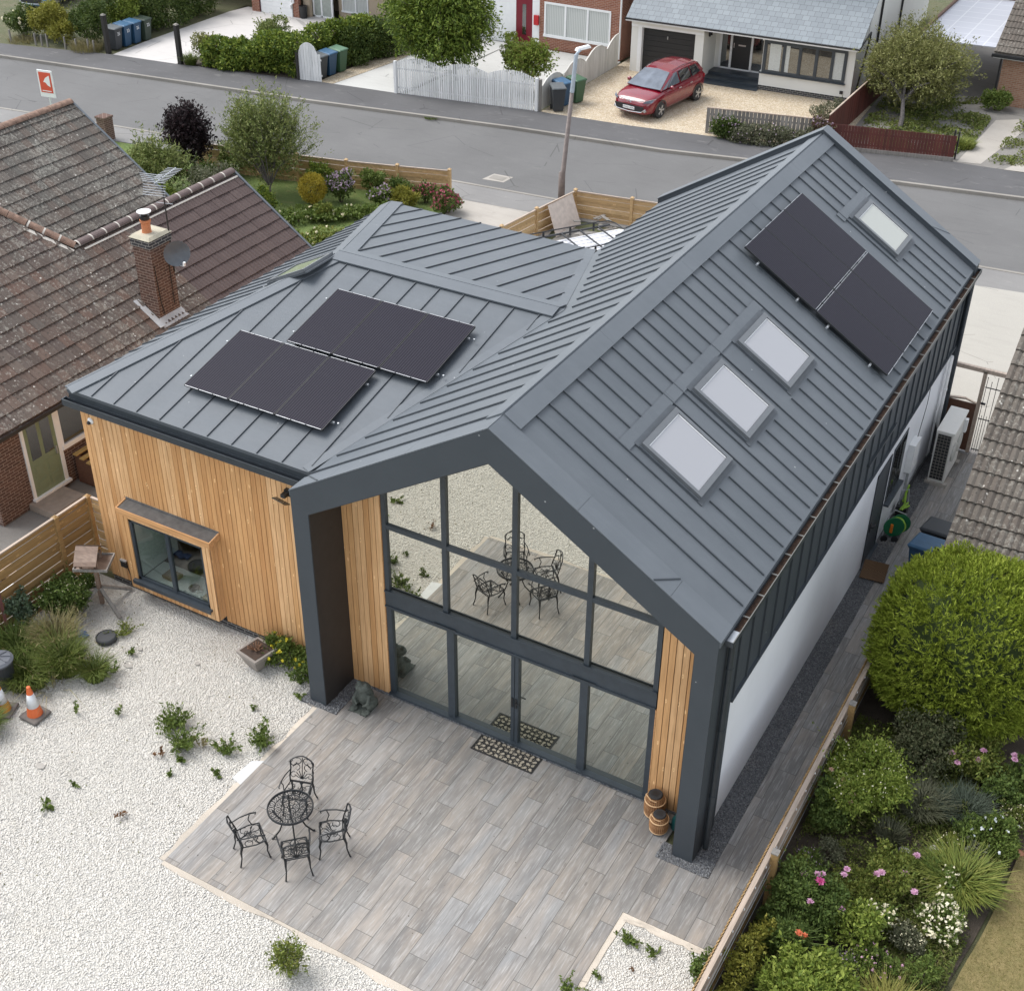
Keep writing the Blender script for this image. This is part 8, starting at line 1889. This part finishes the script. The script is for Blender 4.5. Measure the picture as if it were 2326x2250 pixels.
tag(weed((-1.1,-4.0),.13,.14,60,'dead brown weed in the lower gravel',L['brown']),'dead brown weed alone in the lower gravel')
tag(weed((-1.55,-2.62),.12,.12,70,'x',L['brown']),'dead brown weed just below the largest clump')
tag(weed((-0.98,-2.02),.12,.16,90,'x',L['straw'],0.06),'withered tan stalk at the right of the largest clump')
b_ = spray_tree('yellowing_plant', (3.45,-5.12,0), (3.45,-5.12,0.08), 'yellow green bushy weed by the lower patio edge', 'plant', L['rosel'], (3.45,-5.12,0.34), (0.30,0.24,0.38), 120, 11, 0.06, asp=0.4, tl=0.22, tr=0.012, upb=1.0, sc_=0.02, core=0.0, limbs=12, nm='foliage')
tuft('stems', (3.45,-5.1), 0.2, 0.75, 60, '', 'x', L['rosel'], parent=b_, wd=0.01, lean=0.4)
weed((7.78,-1.95),.20,.14,280,'weed clump in the corner gravel below patio step'); weed((8.2,-1.95),.14,.10,120,'smaller weed clump right of the corner one')
weed((7.62,-2.75),.10,.08,60,'tiny weed on the left edge of corner gravel'); weed((7.35,-3.25),.25,.10,160,'low weeds spreading along the patio at the bottom edge')
tag(weed((8.05,-2.4),.06,.06,16,'x',L['brown'],0.05),'small brown leaf cluster in the corner gravel')
bush('ivy_clump', (9.02,-2.0), (0.22,0.35,0.28), 'dark ivy spilling under the boundary fence', 'ivy', L['rose'], 900, 0.06)
# ---- right garden
T = empty('ball_conifer', (10.95,5.9,0), 'large clipped bright green ball conifer beside the side path', 'conifer')
b = MB(); b.tube([(10.95,5.9,-0.05),(10.95,5.9,1.2)],[0.10,0.07],8); b.build('trunk', bark((0.10,0.07,0.05)), T)
nc = 8600; u = RNG.normal(size=(nc,3)); u /= np.linalg.norm(u,axis=1)[:,None]; gap_ = np.sin(u[:,0]*13+3)*np.sin(u[:,1]*11+1)*np.sin(u[:,2]*12+2); u = u[(gap_ < 0.62)|(RNG.uniform(size=nc) < 0.25)]; nc = len(u); bx_ = (1.0/(np.sum(np.abs(u)**2.7,axis=1)**(1/2.7)))[:,None]; CC = np.array([10.80,6.02,1.66]); RR = np.array([1.70,1.62,1.66])
sur = 1+0.035*np.sin(u[:,0]*9+2*u[:,2])*np.cos(u[:,1]*8)+0.03*np.sin(u[:,2]*14+u[:,0]*11); S = CC+u*bx_*RR*0.965*(sur*(1-0.10*RNG.uniform(0,1,nc)))[:,None]
d = u*0.8+np.array([0,0,0.45])+RNG.normal(size=u.shape)*0.35; d /= np.linalg.norm(d,axis=1)[:,None]; ml = 17
sd3 = np.cross(d, RNG.normal(size=(nc,3))); sd3 /= np.linalg.norm(sd3,axis=1)[:,None]
t = RNG.uniform(0,1,(nc,ml,1)); w3 = RNG.uniform(-1,1,(nc,ml,1)); P = (S[:,None]-d[:,None]*0.10+d[:,None]*t*0.20+sd3[:,None]*w3*0.062*(1.2-t)).reshape(-1,3)
D = (d[:,None]+sd3[:,None]*w3*0.9+RNG.normal(size=(nc,ml,3))*0.15).reshape(-1,3); k = P[:,2] > 0.04
quads_obj('foliage', leaf_quads(P[k], 0.085, 0.20, D=D[k]), L['conifer'], T)
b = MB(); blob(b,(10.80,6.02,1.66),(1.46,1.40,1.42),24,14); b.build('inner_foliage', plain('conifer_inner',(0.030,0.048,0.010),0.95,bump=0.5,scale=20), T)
bush('white_flowered_bush', (10.08,2.85), (0.88,1.02,0.72), 'rounded green bush dotted with white flowers beside the fence', 'bush', L['bush'], 15000, 0.062, flowers=(FM['white'],190,0.035), asp=0.4)
bush('small_leaved_bush', (10.75,4.05), (0.72,0.75,0.62), 'dark fine leaved bush between the ball conifer and white flowered bush', 'bush', L['dark'], 9000, 0.055)
def blooms(B_, pts, fm, r=0.05):
    for (x, y, z) in pts:
        P = []; D = []
        for ring_, cnt in ((0.0,3),(0.5,6),(1.0,8)):
            for k in range(cnt):
                t = 2*math.pi*k/cnt+ring_; P.append((x+r*0.62*ring_*math.cos(t), y+r*0.62*ring_*math.sin(t), z+r*0.35*(1-ring_))); D.append((math.cos(t),math.sin(t),0.55-0.4*ring_))
        quads_obj('bloom', leaf_quads(np.array(P), r*1.15, 0.95, D=np.array(D), jit=0.1), fm, B_)
def at_(u_, v_, z): p = gp(1650+u_/2.9, 1600+v_/2.9, z); return p
R1 = bush('rose_bush', (9.72,2.0), (0.42,0.5,0.52), 'climbing rose with peach blooms leaning on the fence', 'rose bush', L['rose'], 2600, 0.055); blooms(R1, [at_(760,525,0.95),at_(775,488,0.98),at_(830,590,0.8),at_(812,638,0.72)], FM['peach'], 0.062); blooms(R1, [at_(690,425,0.95)], FM['peach'], 0.05)
R2 = bush('rose_bush', (10.15,-0.05), (0.62,0.72,0.50), 'large dark leaved rose bush with pink and hot pink blooms by fence post', 'rose bush', L['rose'], 7000, 0.06); blooms(R2, [at_(617,1160,0.95)], FM['hot'], 0.075); blooms(R2, [at_(602,1112,0.9),at_(632,1112,0.9),at_(512,1112,0.85),at_(552,1293,0.85),at_(775,1115,0.85),at_(795,1080,0.9),at_(757,1340,0.6)], FM['pink'], 0.055)
R3_ = bush('rose_bush', (11.5,4.55), (0.85,0.65,0.42), 'rose bush with pink blooms below the ball conifer', 'rose bush', L['rosel'], 5500, 0.06); blooms(R3_, [at_(1487,313,0.7),at_(1695,300,0.72),at_(1660,360,0.65),at_(1522,378,0.6),at_(1900,330,0.7),at_(1902,358,0.68)], FM['pink'], 0.062)
R4 = bush('rose_bush', (11.05,1.15), (0.55,0.55,0.40), 'yellow green rose bush with a pair of pale pink blooms mid bed', 'rose bush', L['rosel'], 3800, 0.055); blooms(R4, [at_(990,1112,0.78),at_(1022,1100,0.78),at_(1240,1230,0.5),at_(1255,990,0.5),at_(1178,1108,0.5)], FM['pink'], 0.062); blooms(R4, [at_(1080,1160,0.5)], FM['peach'], 0.04)
R5 = bush('rose_bush', (9.95,-0.95), (0.35,0.4,0.42), 'low rose with a single coral bloom above strap leaves', 'rose bush', L['rose'], 1600, 0.055); blooms(R5, [at_(480,1500,0.75),at_(512,1520,0.72)], FM['coral'], 0.06)
bush('yellow_green_bush', (10.65,-1.75), (0.85,0.85,0.55), 'light green leafy bush at the bottom of the flower bed', 'bush', L['bush'], 9500, 0.085, asp=0.42)
bush('climber_on_fence', (9.58,-1.75), (0.28,1.1,0.50), 'yellowish climber spilling over the fence at the bottom', 'climber', L['yellow'], 3600, 0.05)
bush('climber_on_fence', (9.62,-0.4), (0.22,0.5,0.42), 'small mixed climber around the fence post', 'climber', L['rose'], 1500, 0.05)
bush('pale_bush', (10.95,-0.25), (0.45,0.4,0.40), 'soft bright green leafy clump in the middle lower bed', 'bush', L['bush'], 2600, 0.07)
tuft('daylily', (12.05,1.75), 0.62, 0.55, 1900, 'fountain of bright green strap leaves beside the dry lawn', 'grass clump', L['rosel'], wd=0.022, lean=1.0)
tuft('strap_leaves', (9.95,-0.75), 0.4, 0.55, 420, 'dark green strap leaved clump under the coral rose', 'grass clump', L['rose'], wd=0.024, lean=0.8)
tuft('lavender', (11.0,3.15), 0.6, 0.5, 1500, 'dark grey lavender clump below the white flowered bush', 'lavender', L['lav'], wd=0.012, lean=0.8)
tuft('lavender', (11.75,3.35), 0.6, 0.5, 1700, 'blue grey lavender clump under the pink roses', 'lavender', leafmat('blue_grey',[(0.045,0.065,0.055),(0.07,0.095,0.085)]), wd=0.012, lean=0.7)
tuft('dark_spikes', (10.75,2.15), 0.35, 0.45, 700, 'short dark spiky grass clump in mid bed', 'grass clump', L['lav'], wd=0.014, lean=0.4)
bush('leafy_perennial', (12.3,2.95), (0.6,0.6,0.28), 'bright green ferny perennial at the lawn corner', 'perennial', L['weed'], 4200, 0.06, flowers=(FM['blue'],16,0.06))
bush('leafy_perennial', (12.5,4.2), (0.6,0.7,0.4), 'dark green perennial clump at the right edge under the roses', 'perennial', L['rose'], 3800, 0.07)
bush('white_daisy_clump', (12.0,0.75), (0.42,0.55,0.26), 'mound of massed white flowers at the edge of the dry lawn', 'flower clump', L['weed'], 2200, 0.06, flowers=(FM['white'],380,0.06))
bush('white_flower_clump', (11.05,0.25), (0.26,0.24,0.30), 'small cluster of white flowers in the mid lower bed', 'flower clump', L['weed'], 800, 0.06, flowers=(FM['white'],80,0.055))
bush('white_flower_clump', (11.85,1.55), (0.3,0.3,0.25), 'sprig of small white flowers below the strap leaves', 'flower clump', L['weed'], 600, 0.06, flowers=(FM['white'],40,0.045))
bush('pink_flower_clump', (11.3,-0.55), (0.4,0.4,0.25), 'loose plant with scattered pale pink flowers in the lower bed', 'flower clump', L['weed'], 1300, 0.055, flowers=(FM['pink'],36,0.045))
tuft('golden_grass', (11.75,-1.3), 0.6, 0.55, 1300, 'golden dry grass clump at the bottom right of the bed', 'grass clump', leafmat('golden_grass_leaf',[(0.22,0.21,0.05),(0.30,0.26,0.07),(0.14,0.17,0.04)]), wd=0.014, lean=0.8)
scatter('bed_ground_cover', [([(9.35,-4.5),(12.1,-4.5),(12.4,0.3),(12.6,2.0),(12.8,3.4),(13.2,5.0),(9.35,5.0)],1.0)], 85000, 0.30, L['cover'], 'low mixed ground cover filling the flower bed', 'ground cover', 0.06, z0=-0.03, up=0.3)
scatter('bed_stalks', [([(9.5,-3.5),(12.0,-3.5),(12.3,0.3),(12.4,2.4),(9.6,3.0)],1.0)], 2600, 0.45, L['straw'], 'thin dry stalks among the flower bed plants', 'stalks', 0.13, z0=0.0, up=0.8, asp=0.07)
for i, (x, y) in enumerate(((11.5,2.35),(11.05,2.05))):
    b = MB(); b.prism([(0.11*math.cos(t*1.05),0.08*math.sin(t*1.05),0) for t in range(6)],(0.01,0,0.07)); o = b.build('stone', M['flat_stone'], bevel=0.015); o.location = (x,y,0.02); tag(o,['upper pale stone in the flower bed','lower pale stone in the flower bed, nearer the camera'][i],'stone')
b = MB(); b.lathe([(0.07,0),(0.09,0.10),(0.095,0.11),(0.08,0.10)],(0,0,0),14); o = b.build('terracotta_pot', plain('terracotta_pot',(0.42,0.20,0.12),0.8)); o.location = (12.72,3.05,0.0); o.rotation_euler=(1.2,0,0.6); tag(o,'small terracotta pot lying at the lawn corner','flowerpot')
# fine grass on the dry lawn
n = 26000; X = RNG.uniform(12.35,15.5,n); Y = RNG.uniform(-2.5,3.6,n); k = X > np.interp(Y,[-2.5,-1.2,0.2,1.0,2.0,3.1,3.6],[12.35,12.38,12.52,12.66,12.76,12.82,13.4]); P = np.column_stack([X[k],Y[k],np.full(k.sum(),0.022)])
o = quads_obj('dry_lawn_grass', leaf_quads(P, 0.05, 0.12, up=0.75), leafmat('lawn_blade',[(0.20,0.17,0.06),(0.27,0.22,0.09),(0.13,0.14,0.04),(0.32,0.25,0.12)])); tag(o,'short parched grass of the lawn','grass',kind='stuff')
rr = random.Random(21); kinds = [('weed',L['weed']),('weed',L['rosel']),('weed',L['cover']),('weed',L['rose']),('weed',L['lav'])]
spots = [(9.75,0.9),(10.4,0.95),(10.35,1.55),(9.65,-2.9),(10.0,1.2),(11.5,1.6),(11.75,2.5),(10.2,-3.0),(11.4,-1.9),(11.6,0.2),(12.0,-0.4),(10.7,0.6),(12.6,3.6),(11.9,2.85),(9.7,3.6),(11.3,-2.6),(9.7,0.55),(11.9,-2.2),(10.9,-0.9),(12.1,2.35)]
lbl = ['between the two tall fence posts','behind the hot pink rose','in the bare patch mid bed','at the bottom by the fence','under the climber stems','beside the yellow green rose','below the grey stones','at the bottom frame edge','left of the golden grass','above the daisy mound','right of the pale pink flowers','left of small white flowers','at the lawn corner','by the lavender end','by the upper fence post','in the bottom right corner','along the fence rail foot','under the golden grass','beside the pale bush','behind the daylily']
for i, (x, y) in enumerate(spots):
    q = bush('bedding_plant', (x,y), (rr.uniform(0.25,0.4),rr.uniform(0.25,0.4),rr.uniform(0.16,0.28)), 'small leafy bedding plant '+lbl[i], 'plant', kinds[i%5][1], 1100, rr.choice((0.05,0.06,0.075)), group='bedding plants in the flower bed', nb=6, asp=rr.choice((0.3,0.5)), up=rr.uniform(0,0.8), flowers=(FM[rr.choice(('white','mauve','pink'))],60,0.028) if i%3==0 else None)
for (x, y, w0, h0, m0, lb) in ((-13.9,22.2,.5,.5,'weed','leafy green clump against the middle fence panel'),(-12.9,22.6,.45,.42,'rose','dark leafy clump against the fence behind the striped plant'),(-16.0,21.9,.6,.55,'laurel','mixed green shrub behind the golden ball'),(-18.3,21.9,.7,.6,'hedge','shrub between the airy tree and fence'),(-17.9,17.0,.6,.45,'weed','leafy plant in front of blue green shrub'),(-14.2,19.6,.5,.3,'rosel','pale leafy clump on the lawn edge'),(-12.6,20.0,.5,.3,'weed','green clump beside the hip roof corner'),(-19.6,21.4,.6,.7,'weed','green shrub between purple shrub and fence')):
    bush('border_plant', (x,y), (w0,w0*0.8,h0), lb, 'plant', L[m0], 1900, 0.09, group='plants of the front border')
n = 420; X = RNG.uniform(-6.3,0.1,n); Y = RNG.uniform(-6.5,0.9,n); P = np.column_stack([X,Y,np.full(n,-0.002)])
o = quads_obj('gravel_debris', leaf_quads(P, 0.035, 0.5, jit=0.6), leafmat('debris',[(0.16,0.10,0.05),(0.10,0.12,0.04),(0.25,0.2,0.12)])); tag(o,'small leaves and bits of dirt scattered over the gravel','leaf litter',kind='stuff')
n = 260; X = RNG.uniform(0.3,9.0,n); Y = RNG.uniform(-4.4,0.8,n); P = np.column_stack([X,Y,np.full(n,0.006)]); P = P[(X < 7.3)|(Y > -1.4)]
o = quads_obj('patio_debris', leaf_quads(P, 0.022, 0.6, jit=0.6), leafmat('debris2',[(0.16,0.10,0.05),(0.06,0.06,0.05),(0.4,0.38,0.33)])); tag(o,'tiny leaves and grit lying on the patio','leaf litter',kind='stuff')
# ---- white gravel stones (stuff)
def stones(name, regions, n, r0, r1, z, mat, label, reject=None):
    pts = []
    for x0,y0,x1,y1,fr in regions:
        k = int(n*fr); pts.append(np.column_stack([RNG.uniform(x0,x1,k),RNG.uniform(y0,y1,k)]))
    P = np.concatenate(pts)
    if reject is not None: P = P[~reject(P)]
    # keep what the camera or the glass can see
    m_ = len(P); d = np.column_stack([P,np.full(m_,z)])-np.array(CAM); zz = d@np.array(CF); uu = IW/2+FPX*(d@np.array(CR))/zz; vv = IH/2-FPX*(d@np.array(CU))/zz
    P = P[(uu > -80)&(uu < IW+80)&(vv > -80)&(vv < IH+80)]; m_ = len(P)
    base = np.array([(1,0,0),(0,1,0),(-1,0,0),(0,-1,0),(0.62,0.62,0.66),(-0.62,0.62,0.66),(-0.62,-0.62,0.66),(0.62,-0.62,0.66),(0,0,0.95)],float)
    F_ = [(0,1,4),(1,2,5),(2,3,6),(3,0,7),(4,5,8),(5,6,8),(6,7,8),(7,4,8),(1,5,4),(2,6,5),(3,7,6),(0,4,7)]
    s = RNG.uniform(r0,r1,m_); a = RNG.uniform(0,6.283,m_); ca, sa = np.cos(a), np.sin(a); el = RNG.uniform(0.6,0.95,m_); hz = RNG.uniform(0.30,0.52,m_)
    jit = 1+RNG.uniform(-0.18,0.18,(m_,9,3)); B = base[None]*jit; B[:,:,1] *= el[:,None]; B[:,:,2] *= hz[:,None]; B *= s[:,None,None]
    tz = RNG.normal(size=m_)*0.25; Bz = B[:,:,2]+B[:,:,0]*tz[:,None]; V = np.stack([B[:,:,0]*ca[:,None]-B[:,:,1]*sa[:,None]+P[:,0:1], B[:,:,0]*sa[:,None]+B[:,:,1]*ca[:,None]+P[:,1:2], Bz+z+RNG.uniform(-0.004,0.012,m_)[:,None]],2).reshape(-1,3)
    F = (np.array(F_)[None]+9*np.arange(m_)[:,None,None]).reshape(-1,3)
    me = bpy.data.meshes.new(name); me.vertices.add(len(V)); me.vertices.foreach_set('co',V.astype(np.float32).ravel()); me.loops.add(F.size); me.loops.foreach_set('vertex_index',F.astype(np.int32).ravel()); me.polygons.add(len(F)); me.polygons.foreach_set('loop_start',np.arange(0,F.size,3,dtype=np.int32)); me.polygons.foreach_set('use_smooth',np.ones(len(F),bool)); me.materials.append(mat); me.update(calc_edges=True)
    o = bpy.data.objects.new(name, me); COL.objects.link(o); tag(o, label, 'gravel', kind='stuff'); return o
def stonemat(name, cols):
    n = N(name); g = n.n('NewGeometry').outputs['Random Per Island']; k = len(cols); c = n.ramp(g,[(i/(k-1),q) for i,q in enumerate(cols)])
    dn = n.noise(n.wpos(), 0.9, 5, 0.65); c = n.mix(n.math('MULTIPLY', n.math('SUBTRACT', dn, 0.58, True), 2.5, True), c, (0.50,0.46,0.39)); return n.done(c, 0.85)
WS = stonemat('white_stone', [(0.56,0.535,0.485),(0.605,0.582,0.533),(0.655,0.632,0.583),(0.58,0.557,0.508),(0.63,0.607,0.558)])
stones('white_gravel_stones', [(-6.5,-7.5,0.12,0.9,0.62),(0.12,-9,7.3,-4.50,0.33),(7.56,-7,9.15,-1.62,0.08)], 190000, 0.012, 0.024, -0.031, WS, 'loose white limestone gravel covering the rear garden', reject=lambda P: (P[:,0] > -0.2)&(P[:,1] > -0.14)&(P[:,1] < 0.95) | ((P[:,0] > 7.3)&(P[:,0] < 7.56)&(P[:,1] > -4.5)))
GS = stonemat('grey_chip', [(0.09,0.095,0.105),(0.16,0.165,0.175),(0.26,0.265,0.27),(0.12,0.125,0.13),(0.20,0.205,0.21)])
stones('grey_stone_chippings', [(7.95,0.2,8.36,15.6,0.62),(7.40,-0.16,8.36,0.2,0.14),(-0.18,-0.1,0.66,0.92,0.14),(0.66,0.86,7.4,0.93,0.10)], 15000, 0.010, 0.020, 0.012, GS, 'dark grey slate chippings along the house walls', reject=lambda P: (P[:,0] > PW-0.4)&(P[:,0] < PW+0.0)&(P[:,1] > 0)&(P[:,1] < 0.96) | (P[:,0] > Wd-PW)&(P[:,0] < Wd)&(P[:,1] > 0)&(P[:,1] < 0.96))
